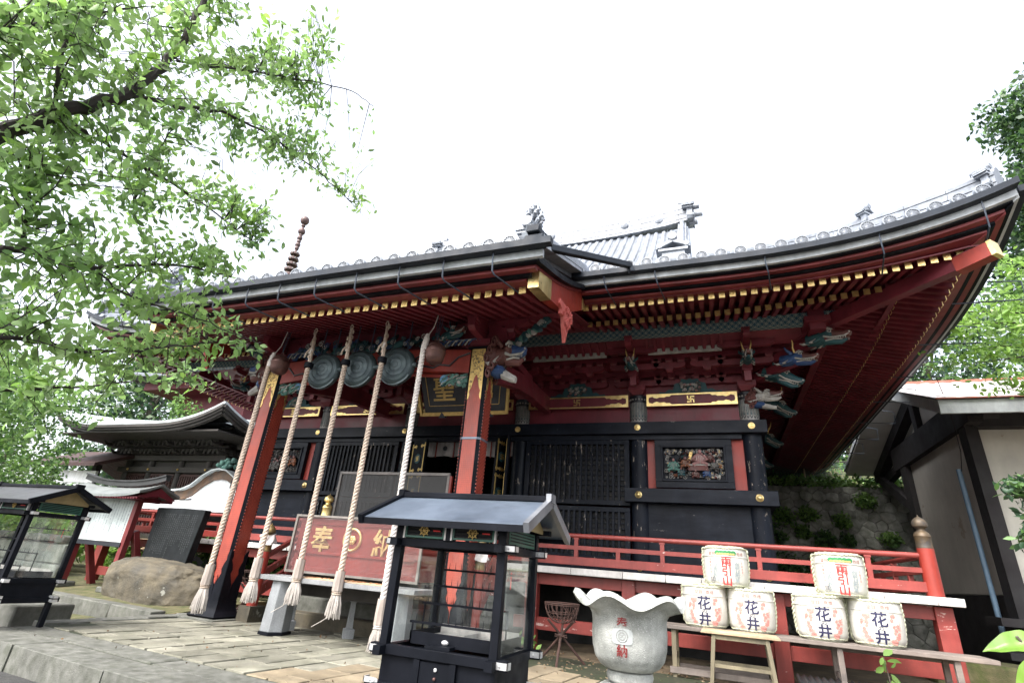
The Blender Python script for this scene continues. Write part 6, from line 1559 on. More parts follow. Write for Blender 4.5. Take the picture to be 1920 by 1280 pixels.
def sroof(s):
    def f(u, v): x = -13.48+2.48*u; return (x, 8.03+s*.46*v, 2.07-.20*v+.05*v*(v-1)+.10*(abs(u-.5)*2)**3)
    return f
mb.slab(sroof(-1), 24, 8, .05); mb.slab(sroof(1), 24, 8, .05)
ro = mb.build('roof', mat('weathered_pale_roof_boards', (.19, .205, .20), (.12, .135, .135), 4, .5, stretch=(1, 6, 1), bump=.2), t)
mb = MB(); pts = [(-13.55+2.62*k/12, 8.03, 2.09+.14*abs(k/6-1)**2.4) for k in range(13)]
for a, b in zip(pts, pts[1:]): mb.bar(V(*a)+V(0, 0, .05), V(*b)+V(0, 0, .05), .10, .10); mb.bar(V(*a)+V(0, 0, .115), V(*b)+V(0, 0, .115), .15, .03)
mb.build('ridge_beam', ROOFD, ro)
mb = MB()
for xe in (-13.44, -11.09): mb.prism([(-.42, 1.86), (0, 2.07), (.42, 1.86), (.28, 1.83), (.2, 1.87), (0, 1.91), (-.2, 1.87), (-.28, 1.83)], (xe, 8.03, 0), (0, 1, 0), (0, 0, 1), (.05, 0, 0))
mb.b2((-13.4, 7.98, 1.87), (-11.1, 8.08, 1.97)); mb.b2((-13.4, 7.62, 1.80), (-11.1, 7.68, 1.85)); mb.b2((-13.4, 8.38, 1.80), (-11.1, 8.44, 1.85))
for k in range(29): mb.b2((-13.4+k*.08, 7.58, 1.80), (-13.365+k*.08, 7.78, 1.83))
for x in (-13.02, -11.52): mb.b2((x-.07, 7.64, 1.79), (x+.07, 8.42, 1.88))
mb.build('roof_frame', RED, ro)
mb = MB(); rr_ = V(0, 0, 0)
def rockf(u, v):
    a = 2*math.pi*u; t0 = math.pi*v; p = V(math.sin(t0)*math.cos(a), math.sin(t0)*math.sin(a), math.cos(t0))
    q = V(math.copysign(abs(p.x)**.72, p.x), math.copysign(abs(p.y)**.8, p.y), math.copysign(abs(p.z)**.7, p.z))
    k = 1+.13*noise.noise(p*1.4+V(3, 1, 2))+.05*noise.noise(p*4)+.02*noise.noise(p*11)-.012*max(0, 1-abs(noise.noise(p*2.3+V(5, 2, 7)))*14)
    return (-10.12+1.20*q.x*k, 8.06+.62*q.y*k, .22+.53*q.z*k*(1-.12*q.x))
mb.grid(rockf, 150, 90); top(mb.build('boulder', ROCK, None, smooth=60), 'large rounded brown boulder carrying the black inscribed slab', 'boulder')
t = thing('inscribed_slab', 'black stone slab with faint inscription standing on the brown boulder', 'stone slab', (-10.45, 8.2, .72))
def wob(x): return .02*noise.noise(V(x*3, 0, 1))
mb = MB(); mb.prism([(-11.10, .66), (-9.83, .66), (-9.77, 1.70), (-10.4, 1.715), (-11.16, 1.705)], (0, 8.12, 0), (1, 0, 0), (0, .04, 1), (0, .16, 0)); mb.build('slab_body', STEL, t, bevel=.01)
mb = MB(); rr = random.Random(8)
for c in range(20):
    z = 1.58-(.1 if c % 7 == 3 else 0)
    for k in range(rr.randint(12, 19)): write(mb, txt[(c*11+k) % len(txt)], lambda a, b, d: (a, 8.115+.04*b-.001, b), -9.93-c*.056, z, .032, 0, 0); z -= .042
mb.build('faint_inscription', mat('engraved_grey', (.055, .06, .06), (.035, .04, .04), 9, .7), t, norm=False)

# ------------------------------------------------------------------ buildings beyond on the left
b1 = thing('dark_wooden_hall', 'old blackened wooden hall with pale sheet roof and dense eave brackets beyond the notice board', 'hall', (-22, 18.5, 0))
mb = MB(); mb.b2((-24.6, 16, 0), (-18.9, 21.5, 5.2)); mb.build('wall', OLDW, b1)
for x in (-24.5, -23.0, -21.2, -19.6, -19.0):
    mb = MB(); mb.cyl((x, 15.96, 0), (x, 15.96, 4.5), .14, n=12); mb.build('post', OLDW, b1)
for z in (3.75, 4.25):
    mb = MB(); mb.b2((-24.9, 15.78, z), (-18.6, 15.9, z+.22)); mb.b2((-18.85, 15.9, z), (-18.7, 21, z+.22)); mb.build('tie_beam', OLDW, b1)
for x in (-24.2, -22.9, -21.1, -19.5, -18.9): mb = MB(); mb.ball((x, 15.76, 3.86), .05, 8); mb.build('nail_cover', GOLDP, b1)
for a, b in ((-24.3, -23.2), (-22.8, -21.4), (-21.0, -19.8)):
    mb = MB(); mb.b2((a, 15.9, .6), (b, 15.99, 3.7))
    for k in range(9): x = a+(b-a)*(k+.5)/9; mb.b2((x-.03, 15.86, .7), (x+.03, 15.9, 3.6))
    mb.build('door', OLDR, b1)
mb = MB(); rr = random.Random(7)
for row in range(3):
    for k in range(26):
        x = -25+.255*k; y = 15.7-.4*row; z = 4.55+.27*row
        mb.box((x, y, z+.1), (.2, .25, .12)); mb.box((x, y, z), (.12, .3, .12))
        if k % 5 == 0: mb.tube([(x, y, z), (x, y-.3, z-.02), (x, y-.45, z+.10)], [.09, .07, .03], 6)
    for k in range(18): y = 16+.28*k; mb.box((-18.6+.4*row, y, 4.65+.27*row), (.25, .2, .12)); mb.box((-18.6+.4*row, y, 4.55+.27*row), (.3, .12, .12))
    mb.b2((-25.6, 15.6-.4*row, 4.75+.27*row), (-18.4+.4*row, 15.7-.4*row, 4.83+.27*row))
mb.build('eave_brackets', OLDW, b1, kind=None)
def LB(d, h): return (max(0, d/h-.25)/.75)**2.6
def er(side):
    def f(u, v):
        hx, hy = 5.0-4.2*v, 5.2-5.0*v; cx, cyy = -21.9, 18.8; s = 2*u-1
        z = 5.35+1.5*v+.72*LB(abs(s), 1)*(1-v)**3
        return {'f': (cx+s*hx, cyy-hy, z), 'b': (cx+s*hx, cyy+hy, z), 'r': (cx+hx, cyy+s*hy, z), 'l': (cx-hx, cyy+s*hy, z)}[side]
    return f
mb = MB()
for s in 'fbrl': mb.slab(er(s), 24, 10, .12)
rb = mb.build('roof', WROOF, b1)
mb = MB()
for s in 'fbrl':
    f = er(s)
    for i in range(24):
        for (dz0, dz1, ins) in ((-.13, -.24, .06), (-.26, -.34, .16), (-.38, -.46, .30)):
            p, q = f(i/24, ins*.12), f((i+1)/24, ins*.12); mb.bar(V(p[0], p[1], p[2]+(dz0+dz1)/2), V(q[0], q[1], q[2]+(dz0+dz1)/2), .16, dz0-dz1)
mb.slab(lambda u, v: (-26.6+9.4*u, 13.9+9.8*v, 5.05), 2, 2, .06); mb.build('layered_eaves', OLDW, rb)
# cusped-gable pavilion with white sheeting
b2_ = thing('curved_gable_pavilion', 'low pavilion with curved gable, white sheeting and green ridge ornament behind the left column', 'pavilion', (-14.6, 13, 0))
mb = MB()
def wr(u, v): return (-20.5+8.3*u, 10.9+2.2*v, 1.98+.55*v)
mb.slab(wr, 10, 4, .10); mb.build('white_sheet_roof', TARP, b2_)
cp = [(-1.75, -.60), (-1.35, -.57), (-1.0, -.44), (-.65, -.16), (-.3, .02), (0, .06), (.3, .02), (.65, -.16), (1.0, -.44), (1.35, -.57), (1.75, -.60)]
mb = MB(); pl = [(x, z+.02) for x, z in cp]+[(x, z-.16) for x, z in reversed(cp)]
for i in range(len(cp)-1): mb.prism([cp[i], cp[i+1], (cp[i+1][0], cp[i+1][1]-.26), (cp[i][0], cp[i][1]-.26)], (-14.05, 11.95, 3.12), (1, 0, 0), (0, 0, 1), (0, .10, 0))
mb.build('curved_bargeboard', mat('brown_worn_gable_board', (.16, .09, .05), (.05, .04, .035), 5, .7, bump=.3), b2_)
mb = MB()
for i in range(len(cp)-1): a, b = cp[i], cp[i+1]; mb.add([(-14.05+a[0], 11.8, 3.16+a[1]), (-14.05+b[0], 11.8, 3.16+b[1]), (-14.05+b[0], 15, 3.16+b[1]), (-14.05+a[0], 15, 3.16+a[1]), (-14.05+a[0], 11.8, 3.12+a[1]), (-14.05+b[0], 11.8, 3.12+b[1]), (-14.05+b[0], 15, 3.12+b[1]), (-14.05+a[0], 15, 3.12+a[1])], [(0, 1, 2, 3), (7, 6, 5, 4), (0, 4, 5, 1), (2, 6, 7, 3)])
mb.build('curved_roof', WROOF, b2_)
mb = MB()
for i in range(2, len(cp)-3): a, b = cp[i], cp[i+1]; mb.prism([(a[0], a[1]-.15), (b[0], b[1]-.15), (b[0], -1.1), (a[0], -1.1)], (-14.05, 12.02, 3.12), (1, 0, 0), (0, 0, 1), (0, .02, 0))
mb.build('white_sheeting', TARP, b2_)
mb = MB(); rr = random.Random(2)
for k in range(30): mb.ball((-13.95+rr.uniform(-.35, .35), 11.95+rr.uniform(-.1, .1), 3.26+.26*rr.random()), (.09, .06, .06), 7, 0, None, .5, 4)
mb.build('green_ridge_ornament', LGRN, b2_, norm=False)
for x in (-20.2, -16.3, -12.5): mb = MB(); mb.b2((x-.08, 11.1, -.2), (x+.08, 11.26, 2.0)); mb.build('post', OLDW, b2_)
mb = MB(); mb.b2((-20.3, 11.2, .8), (-12.5, 11.26, 1.2)); mb.build('counter_board', WOODL, b2_)
b3 = thing('small_roofed_gate', 'small dark gabled gate roof seen past the green trees at the far left', 'gate', (-26, 16.5, 0))
mb = MB(); mb.prism([(-2.2, 3.70), (0, 4.62), (2.2, 3.70), (2.2, 3.84), (0, 4.78), (-2.2, 3.84)], (-29, 0, 0), (0, 1, 0), (0, 0, 1), (4.9, 0, 0)); mb.v = [(a[0], a[1]+16.5, a[2]) for a in mb.v]; mb.build('roof', OLDR, b3)
mb = MB(); mb.b2((-28.9, 14.9, 3.1), (-24.8, 15.0, 3.6)); mb.build('white_lintel_panel', TARP, b3)
for x in (-28.6, -25.2): mb = MB(); mb.b2((x-.12, 15.0, -.2), (x+.12, 15.24, 3.9)); mb.build('post', OLDW, b3)
mb = MB(); rr = random.Random(6)
fw_ = thing('low_stone_wall', 'low grey stone block wall with wavy coping stones seen through the left cabinet glass', 'stone wall', (-16.5, 9.0, 0))
x = -22.0
while x < -14.9:
    ww = rr.uniform(.5, .8)
    for z0, z1 in ((-.1, .35), (.36, .80)): mb.b2((x+.01, 8.85, z0), (x+ww-.01, 9.2, z1))
    x += ww
mb.build('wall_block', MUDW, fw_, bevel=.03)
mb = MB(); x = -22
while x < -14.9: mb.prism([(0, 0), (1.0, 0), (1.0, .16), (.85, .19), (.68, .13), (.5, .08), (.32, .13), (.15, .19), (0, .16)], (x, 8.8, .81), (1, 0, 0), (0, 0, 1), (0, .42, 0)); x += 1.02
mb.build('coping_stone', KERB, fw_, bevel=.02)
# pagoda
pg = thing('pagoda', 'red pagoda whose ringed copper finial leans above the porch roof', 'pagoda', (-27.6, 24, 0))
FIN = mat('pinkish_copper_finial', (.15, .095, .09), (.08, .055, .05), 5, .5, .3); sc_ = 1.0
mb = MB(); x, y = -27.55, 24.0; z0, z1 = 17.1, 24.4
mb.cyl((x, y, z0-2), (x, y, z1-.8), .09, n=10)
for k in range(9): z = z0+.3+.46*k; r = .56-.03*k; mb.lathe([(r*.5, z-.05), (r, z-.09), (r*1.03, z), (r, z+.09), (r*.5, z+.05)], (x, y, 0), 20)
for k, (zz, r) in enumerate(((21.6, .16), (21.9, .2), (22.2, .16), (22.5, .2), (22.75, .15))): mb.ball((x, y, zz), (r, r, .22), 10)
mb.ball((x, y, 23.1), (.27, .27, .30), 14); mb.ball((x, y, 23.62), (.16, .16, .14), 12); mb.ball((x, y, 24.1), (.33, .33, .36), 14); mb.lathe([(.55, z0-.6), (.6, z0-.2), (.3, z0-.1), (.2, z0+.1)], (x, y, 0), 20); mb.build('ringed_finial', FIN, pg, norm=False)
mb = MB()
for k in range(9):
    z = z0+.3+.46*k; r = .56-.03*k
    for j in range(8): a = j*math.pi/4+.3; mb.ball((x+r*1.02*math.cos(a), y+r*1.02*math.sin(a), z), (.07, .07, .06), 6)
mb.build('ring_bell', WHC, pg)
for zc_, hw, name in ((9.8, 5.2, 'lower_roof'), (14.2, 4.3, 'upper_roof')):
    mb = MB()
    for sd_ in range(4):
        def f(u, v, sd_=sd_):
            s = 2*u-1; h = hw*(1-v*.86); p = V(s*h, -h, 0); p.rotate(Matrix.Rotation(sd_*math.pi/2, 3, 'Z')); return (x+p.x, y+p.y, zc_+.4*abs(s)**3*(1-v)+1.7*v**1.3)
        mb.slab(f, 14, 6, .15)
    mb.build(name, TILED, pg)
    mb = MB(); mb.b2((x-hw*.8, y-hw*.8, zc_-.55), (x+hw*.8, y+hw*.8, zc_-.1)); mb.b2((x-hw*.5, y-hw*.5, zc_-4.5), (x+hw*.5, y+hw*.5, zc_-.5)); mb.build('body', RED, pg)

# ------------------------------------------------------------------ building on the right
rb_ = thing('plaster_storehouse', 'grey plaster building with thick dark beams and pale metal roof', 'building', (9, 16, 0))
XW = 5.4
mb = MB(); mb.prism([(13.97, 1.40), (18.3, 1.40), (18.3, 5.0), (16.2, 6.0), (13.97, 5.2)], (XW, 0, 0), (0, 1, 0), (0, 0, 1), (.2, 0, 0)); mb.b2((XW+.2, 13.97, 1.40), (14, 14.15, 5.2)); mb.b2((XW+.2, 18.1, 1.4), (14, 18.3, 5)); mb.build('plaster_wall', PLAST, rb_)
mb = MB(); mb.b2((XW-.04, 13.92, -.2), (14, 18.35, 1.38)); mb.build('dark_base', CONC, rb_)
mb = MB(); mb.b2((XW-.6, 13.2, .84), (14, 13.9, .98)); mb.b2((XW-.6, 13.2, .3), (14, 13.9, .42)); mb.build('ledge_board', CONC, rb_)
for (y0, y1, z1) in ((18.0, 18.5, 5.3), (13.72, 14.1, 5.1)):
    mb = MB(); mb.b2((XW-.13, y0, 0), (XW+.1, y1, z1)); mb.build('column', CONC, rb_)
mb = MB(); mb.b2((7.6, 13.75, 1.3), (8.0, 13.97, 5.1)); mb.build('column', CONC, rb_)
mb = MB(); mb.bar((XW-.02, 13.4, 5.05), (XW-.02, 19.0, 5.05), .26, .62); mb.b2((XW, 13.66, 4.7), (14, 13.95, 5.25)); mb.build('tie_beam', CONC, rb_)
APX, FR, RE = (16.56, 6.64), (12.51, 4.93), (21.6, 5.25)
mb = MB(); mb.bar((XW-.02, 16.5, 6.3), (XW-.02, 21.2, 4.95), .26, .34, upv=(0, .3, 1)); mb.bar((XW-.02, 16.5, 6.3), (XW-.02, 12.7, 4.75), .26, .30, upv=(0, -.3, 1)); mb.bar((XW-.02, 16.5, 4.9), (XW-.02, 16.5, 6.3), .24, .3, upv=(0, 1, 0)); mb.bar((XW+.1, 18.3, 5.0), (XW+.1, 21.0, 4.75), .2, .24); mb.bar((XW-.02, 18.3, 3.6), (XW-.02, 20.9, 4.85), .2, .26, upv=(0, 0, 1)); mb.build('raking_beam', CONC, rb_)
mb = MB(); mb.prism([RE, APX, (APX[0], APX[1]-.16), (RE[0], RE[1]-.16)], (4.5, 0, 0), (0, 1, 0), (0, 0, 1), (9.5, 0, 0)); mb.build('rear_roof_slab', SOFG, rb_)
mb = MB(); mb.prism([FR, APX, (APX[0], APX[1]-.16), (FR[0], FR[1]-.16)], (4.5, 0, 0), (0, 1, 0), (0, 0, 1), (9.5, 0, 0)); mb.build('front_roof_slab', SOFG, rb_)
mb = MB(); mb.prism([(FR[0]-.04, FR[1]+.02), (APX[0], APX[1]+.03), (RE[0]+.04, RE[1]+.03), (RE[0], RE[1]-.02), (APX[0], APX[1]-.20), (FR[0], FR[1]-.25)], (4.46, 0, 0), (0, 1, 0), (0, 0, 1), (.04, 0, 0)); mb.b2((4.46, FR[0]-.08, FR[1]-.28), (14, FR[0]-.02, FR[1]+.0)); mb.build('pale_fascia', FASC, rb_)
mb = MB()
n = 56
for k in range(n): x0 = 4.42+9.6*k/n; zz = .035 if k % 2 else .015; mb.prism([(FR[0]-.12, FR[1]+.02), (APX[0], APX[1]+.05), (APX[0], APX[1]+.05+zz), (FR[0]-.12, FR[1]+.02+zz)], (x0, 0, 0), (0, 1, 0), (0, 0, 1), (9.6/n, 0, 0))
mb.build('corrugated_sheet_roof', mat('pale_metal_roof_sheet', (.66, .66, .67), (.58, .50, .47), 1.0, .4, .2), rb_, smooth=0)
mb = MB(); mb.b2((4.42, FR[0]-.14, FR[1]+.015), (14, FR[0]-.10, FR[1]+.035)); mb.b2((4.40, APX[0]-.08, APX[1]+.04), (14, APX[0]+.1, APX[1]+.12)); mb.build('rusty_flashing', mat('rusty_red_flashing', (.34, .10, .06), (.22, .09, .07), 5, .7), rb_)
mb = MB(); mb.cyl((5.17, 14.3, .5), (5.17, 14.3, 3.9), .05, n=10); top(mb.build('drainpipe', PIPE, None), 'blue-grey pipe standing upright against the plaster wall', 'pipe')
mb = MB(); mb.tube([(3.1, 10.8, 0), (3.1, 10.8, .75), (3.05, 10.7, .95), (3.0, 10.6, 1.0)], .022, 8); mb.cyl((3.1, 10.8, .72), (3.1, 10.8, .78), .03, n=8); top(mb.build('water_pipe', PALE, None), 'thin white pipe rising behind the right corner post', 'pipe')

mb = MB(); mb.tube([(4.6, 12.6, 5.5), (4.9, 13.2, 4.9), (5.15, 13.9, 4.2), (5.2, 14.25, 3.85)], .008, 5); top(mb.build('hanging_cable', CONC, None), 'thin cable hanging from the pale roof down to the blue-grey pipe', 'cable')
# ------------------------------------------------------------------ retaining wall, slope, fence
rw = thing('stone_retaining_wall', 'tall retaining wall of irregular grey stones with ferns between the hall and the plaster building', 'retaining wall', (4, 21.3, 0))
mb = MB(); rr = random.Random(12); seeds = []
for j in range(17):
    for i in range(32): seeds.append((-1+i*.39+(.19 if j % 2 else 0)+rr.uniform(-.12, .12), -.2+j*.30+rr.uniform(-.08, .08)))
for (sx_, sz_) in seeds:
    poly = [(sx_-.6, sz_-.6), (sx_+.6, sz_-.6), (sx_+.6, sz_+.6), (sx_-.6, sz_+.6)]
    for (ox, oz) in seeds:
        dx, dz = ox-sx_, oz-sz_; dd2 = dx*dx+dz*dz
        if dd2 < 1e-6 or dd2 > 1.6: continue
        lim_ = dd2/2-.0035*math.sqrt(dd2); out = []
        for k in range(len(poly)):
            p, q = poly[k], poly[(k+1) % len(poly)]; a_ = (p[0]-sx_)*dx+(p[1]-sz_)*dz-lim_; b_ = (q[0]-sx_)*dx+(q[1]-sz_)*dz-lim_
            if a_ <= 0: out.append(p)
            if a_*b_ < 0: t_ = a_/(a_-b_); out.append((p[0]+(q[0]-p[0])*t_, p[1]+(q[1]-p[1])*t_))
        poly = out
        if len(poly) < 3: break
    if len(poly) < 3: continue
    if max(p[1] for p in poly) > 4.75: poly = [(p[0], min(p[1], 4.68)) for p in poly]
    n = len(poly); d = rr.uniform(-.035, .035); ins = [(sx_+(p[0]-sx_)*.90, sz_+(p[1]-sz_)*.90) for p in poly]
    vs = [(p[0], 21.06+p[1]*.10, p[1]) for p in poly]+[(p[0], 20.99+p[1]*.10+d+rr.uniform(-.012, .012), p[1]) for p in poly]+[(p[0], 20.975+p[1]*.10+d+rr.uniform(-.012, .012), p[1]) for p in ins]
    mb.add(vs, [(k, (k+1) % n, (k+1) % n+n, k+n) for k in range(n)]+[(k+n, (k+1) % n+n, (k+1) % n+2*n, k+2*n) for k in range(n)]+[tuple(range(2*n, 3*n))])
mb.build('wall_stones', MUDW, rw, smooth=50)
mb = MB(); mb.prism([(21.03, -.4), (21.5, 4.66), (22.2, 4.66), (22.2, -.4)], (-1.2, 0, 0), (0, 1, 0), (0, 0, 1), (12.4, 0, 0)); mb.build('wall_core', JOINT, rw)
mb = MB()
def hill(u, v):
    x = -60+140*u; y = 21.6+60*v; zz = 4.7+13*v**.8+1.0*noise.noise(V(x*.1, y*.1, 0))*v; 
    if x < -12: zz -= min(4.9, (-12-x)*.5)*(1-v)
    return (x, y, zz)
mb.grid(hill, 60, 30); struct(mb.build('hillside', MOSS, smooth=80))
ff = thing('chain_link_fence', 'low chain link fence with pale posts on top of the stone retaining wall', 'fence', (4, 22.3, 4.6))
mb = MB(); mb.prism([(-.5, 4.75), (10.8, 4.75), (10.8, 5.75), (-.5, 5.75)], (0, 22.35, 0), (1, 0, 0), (0, 0, 1), (0, .002, 0)); mb.build('wire_mesh', mesh_mat('green_chain_link', (.05, .09, .06), 14, .82), ff)
for k in range(7): mb = MB(); mb.cyl((-.3+1.8*k, 22.35, 4.6), (-.3+1.8*k, 22.35, 5.8), .03, n=8); mb.build('post', WOODL if k == 2 else OLDW, ff)
mb = MB(); mb.cyl((-.5, 22.35, 5.75), (10.8, 22.35, 5.75), .02, n=6); mb.build('top_wire', OLDW, ff)
# low heap of stone and a corrugated sheet by the right corner
mb = MB(); mb.prism([(0, 0), (4.6, -.1), (4.6, .30), (0, .42)], (3.1, 11.5, -.1), (1, 0, 0), (0, 0, 1), (0, 1.2, 0)); top(mb.build('mossy_stone_bank', MOSS, None, bevel=.05), 'mossy stone bank beyond the corner of the veranda', 'stone bank')
mb = MB()
def cor_(u, v): x = .80+1.25*u; return (x, 7.7+.62*v, .06+.10*v+.014*math.sin(u*math.pi*2*17))
mb.slab(cor_, 204, 2, .008); top(mb.build('corrugated_panel', ROOFD, None, smooth=60), 'dark corrugated sheet lying tilted on the ground under the bench', 'panel')

# ------------------------------------------------------------------ foliage
def leaves(name, pts, size, mats, parent=None, seed=0, kind='quad', droop=.3, wts=None):
    """pts: (N,3) centres; one small pointed leaf at each"""
    rs = np.random.RandomState(seed); N = len(pts); pts = np.asarray(pts, float)
    d = rs.normal(size=(N, 3)); d[:, 2] -= droop; d /= np.linalg.norm(d, axis=1)[:, None]
    e = rs.normal(size=(N, 3)); e[:, 2] += .0; e -= (e*d).sum(1)[:, None]*d; e /= np.linalg.norm(e, axis=1)[:, None]
    nn = np.cross(d, e); s = (size*rs.uniform(.65, 1.25, N))[:, None]
    if kind == 'quad': vs = np.stack([pts, pts+d*s*.45+e*s*.30+nn*s*.06, pts+d*s, pts+d*s*.45-e*s*.30+nn*s*.06], 1); q = 4; fc = [(0, 1, 2, 3)]
    else:
        vs = np.stack([pts, pts+d*s*.28+e*s*.20+nn*s*.06, pts+d*s*.62+e*s*.21+nn*s*.05, pts+d*s*1.02-nn*s*.07, pts+d*s*.62-e*s*.21+nn*s*.05, pts+d*s*.28-e*s*.20+nn*s*.06, pts+d*s*.45-nn*s*.01], 1); q = 7
        fc = [(0, 1, 6), (1, 2, 6), (2, 3, 6), (3, 4, 6), (4, 5, 6), (5, 0, 6)]
    off = WLOC.get(parent.name, V(0, 0, 0)) if parent else V(0, 0, 0)
    V_ = vs.reshape(-1, 3)-np.array(off); F = (np.arange(N)[:, None, None]*q+np.array(fc)[None]).reshape(-1, len(fc[0]))
    me = bpy.data.meshes.new(name); me.vertices.add(len(V_)); me.vertices.foreach_set('co', V_.ravel())
    k = F.shape[1]; me.loops.add(F.size); me.loops.foreach_set('vertex_index', F.ravel()); me.polygons.add(len(F))
    me.polygons.foreach_set('loop_start', np.arange(0, F.size, k)); me.polygons.foreach_set('loop_total', np.full(len(F), k))
    for m in mats: me.materials.append(m)
    if len(mats) > 1:
        mi = rs.choice(len(mats), N, p=wts); me.polygons.foreach_set('material_index', np.repeat(mi, len(fc)))
    me.update(); me.validate()
    o = bpy.data.objects.new(name, me); C.objects.link(o)
    if parent: o.parent = parent; WLOC[o.name] = off
    return o
def blobpts(blobs, n, rs, hollow=.35):
    w_ = np.array([b[1]**2 for b in blobs]); idx = rs.choice(len(blobs), n, p=w_/w_.sum()); c = np.array([b[0] for b in blobs])[idx]; r = np.array([b[1] for b in blobs])[idx]
    d = rs.normal(size=(n, 3)); d /= np.linalg.norm(d, axis=1)[:, None]; rad = (hollow+(1-hollow)*rs.rand(n)**.6)*r
    return c+d*rad[:, None]*np.array([1, 1, .8])
def tree(name, label, cat, base, h, spread, n, size, mats, seed, group=None, trunk=.18, wts=None, bark=BARK2, low=.35):
    rs = np.random.RandomState(seed); rr = random.Random(seed); t = thing(name, label, cat, base, group); b = V(*base)
    mb = MB(); topp = b+V(rr.uniform(-.3, .3), rr.uniform(-.3, .3), h*.8); mb.tube([b-V(0, 0, .3), b+(topp-b)*.4+V(rr.uniform(-.2, .2), 0, 0), topp], [trunk, trunk*.7, trunk*.2], 8)
    blobs = []
    nb = 16
    for k in range(nb):
        f = low+(1-low)*(k+.5)/nb; a = k*2.4+rr.random(); rr_ = spread*(1-.75*((f-low)/(1-low))**1.6)*rr.uniform(.35, .85)
        c = b+V(rr_*math.cos(a), rr_*math.sin(a), h*f); st = b+(topp-b)*min(1, f*.85); mb.tube([st, (st+c)/2+V(0, 0, -.1*spread*.2), c], [trunk*.35, trunk*.2, trunk*.06], 5); blobs.append((tuple(c), spread*rr.uniform(.26, .44)))
        for j in range(2): c2 = c+V(rr.uniform(-1, 1), rr.uniform(-1, 1), rr.uniform(-.5, .5))*spread*.34; blobs.append((tuple(c2), spread*rr.uniform(.14, .24)))
    mb.build('trunk', bark, t, norm=False)
    leaves('crown', blobpts(blobs, n, rs), size, mats, t, seed, wts=wts); return t
# the cherry overhanging from the left
ch = thing('cherry_tree', 'overhanging cherry tree with dark crooked limbs in front of the porch roof', 'tree', (-4.1, -.9, -.25))
LM = {'A': [(-3.78,.92,2.88),(-3.58,1.13,3.34),(-3.48,1.34,3.73),(-3.47,1.49,4.32),(-3.45,1.49,4.92),(-3.45,1.42,5.35)], 'B': [(-3.48,1.34,3.73),(-3.60,1.70,4.06),(-3.58,2.07,4.35),(-3.63,2.60,4.59),(-3.60,3.15,4.67),(-3.58,3.67,4.70)],
 'C': [(-3.64,1.07,3.27),(-3.71,1.29,3.44),(-3.82,1.71,3.58),(-3.93,2.35,3.71),(-3.89,2.86,3.68)], 'D': [(-3.44,1.05,2.26),(-3.51,1.29,2.46),(-3.65,1.65,2.60),(-3.76,2.24,3.00),(-3.77,2.70,3.16)],
 'E': [(-3.51,1.29,2.46),(-3.53,1.21,2.73),(-3.62,1.15,3.06)], 'F': [(-3.49,1.53,4.28),(-3.50,2.10,4.87),(-3.30,2.83,5.46),(-3.18,3.21,5.57)], 'G': [(-3.58,1.13,3.34),(-3.50,1.0,3.69),(-3.53,.96,4.0),(-3.41,.89,4.3)],
 'H': [(-3.91,1.87,3.33),(-3.82,1.83,3.70),(-3.75,1.81,3.98)], 'I': [(-3.31,1.15,1.88),(-3.47,1.5,1.99),(-3.57,1.93,2.12),(-3.60,2.36,2.35),(-3.61,2.77,2.57)], 'J': [(-4.23,1.66,1.77),(-4.26,2.02,1.93),(-4.23,2.44,2.12),(-4.13,2.9,2.3)],
 'K': [(-3.44,.64,3.36),(-3.44,.81,3.66),(-3.41,1.04,4.11)], 'L': [(-3.65,1.65,2.60),(-3.61,2.0,2.55),(-3.48,2.4,2.57),(-3.36,2.76,2.55)]}
BL = [((-3.52,.84,3.55),.60),((-3.51,1.09,3.97),.60),((-3.54,1.47,4.55),.55),((-3.55,1.89,4.93),.55),((-3.42,2.09,5.37),.40),((-3.52,2.43,5.10),.45),((-3.45,.99,3.22),.50),((-3.52,1.35,3.49),.50),((-3.58,1.76,3.88),.55),((-3.61,2.20,4.40),.50),((-3.63,2.71,4.66),.45),((-3.46,3.01,5.06),.32),((-3.28,3.43,5.34),.25),((-3.56,3.42,4.79),.30),((-3.43,3.82,4.86),.2),((-3.49,2.70,5.11),.36),((-3.48,1.15,2.87),.50),((-3.64,1.56,3.17),.50),((-3.81,2.07,3.53),.50),((-3.81,2.43,3.99),.42),((-3.76,2.76,4.14),.33),((-3.83,2.81,3.82),.30),((-3.39,1.26,2.49),.50),((-3.66,1.73,2.77),.50),((-3.74,2.17,3.13),.45),((-3.76,2.56,3.34),.30),((-3.36,1.38,2.15),.45),((-3.58,1.77,2.35),.50),((-3.63,2.16,2.60),.42),((-3.60,2.46,2.80),.30),((-3.50,2.68,2.67),.26),((-3.34,2.80,2.52),.18),((-3.64,2.46,2.39),.30),((-3.70,2.09,2.19),.36),((-3.88,1.83,2.02),.4),((-3.34,1.30,1.95),.35),((-4.30,2.37,2.01),.26),((-4.38,2.06,1.83),.28),((-4.08,2.66,2.18),.28),((-4.05,2.94,2.43),.28),((-3.35,.97,2.78),.40),((-3.31,.63,3.55),.50),((-3.37,.84,3.90),.50),((-3.47,1.17,4.44),.50),((-3.43,1.58,5.18),.50),((-3.27,2.28,5.79),.3),((-3.42,2.37,5.36),.35)]
mb = MB(); mb.tube([(-4.1, -.9, -.4), (-4.12, -.5, .8), (-4.05, -.1, 1.7), (-3.95, .45, 2.35), (-3.78, .92, 2.88)], [.19, .15, .12, .08, .05], 12); mb.build('trunk', BARK, ch, norm=False)
nodes = []
wid = {'A': (.050, .014), 'B': (.017, .004), 'C': (.016, .005), 'D': (.02, .006), 'E': (.013, .008), 'F': (.010, .003), 'G': (.014, .005), 'H': (.012, .004), 'I': (.014, .004), 'J': (.012, .004), 'K': (.016, .006), 'L': (.008, .003)}
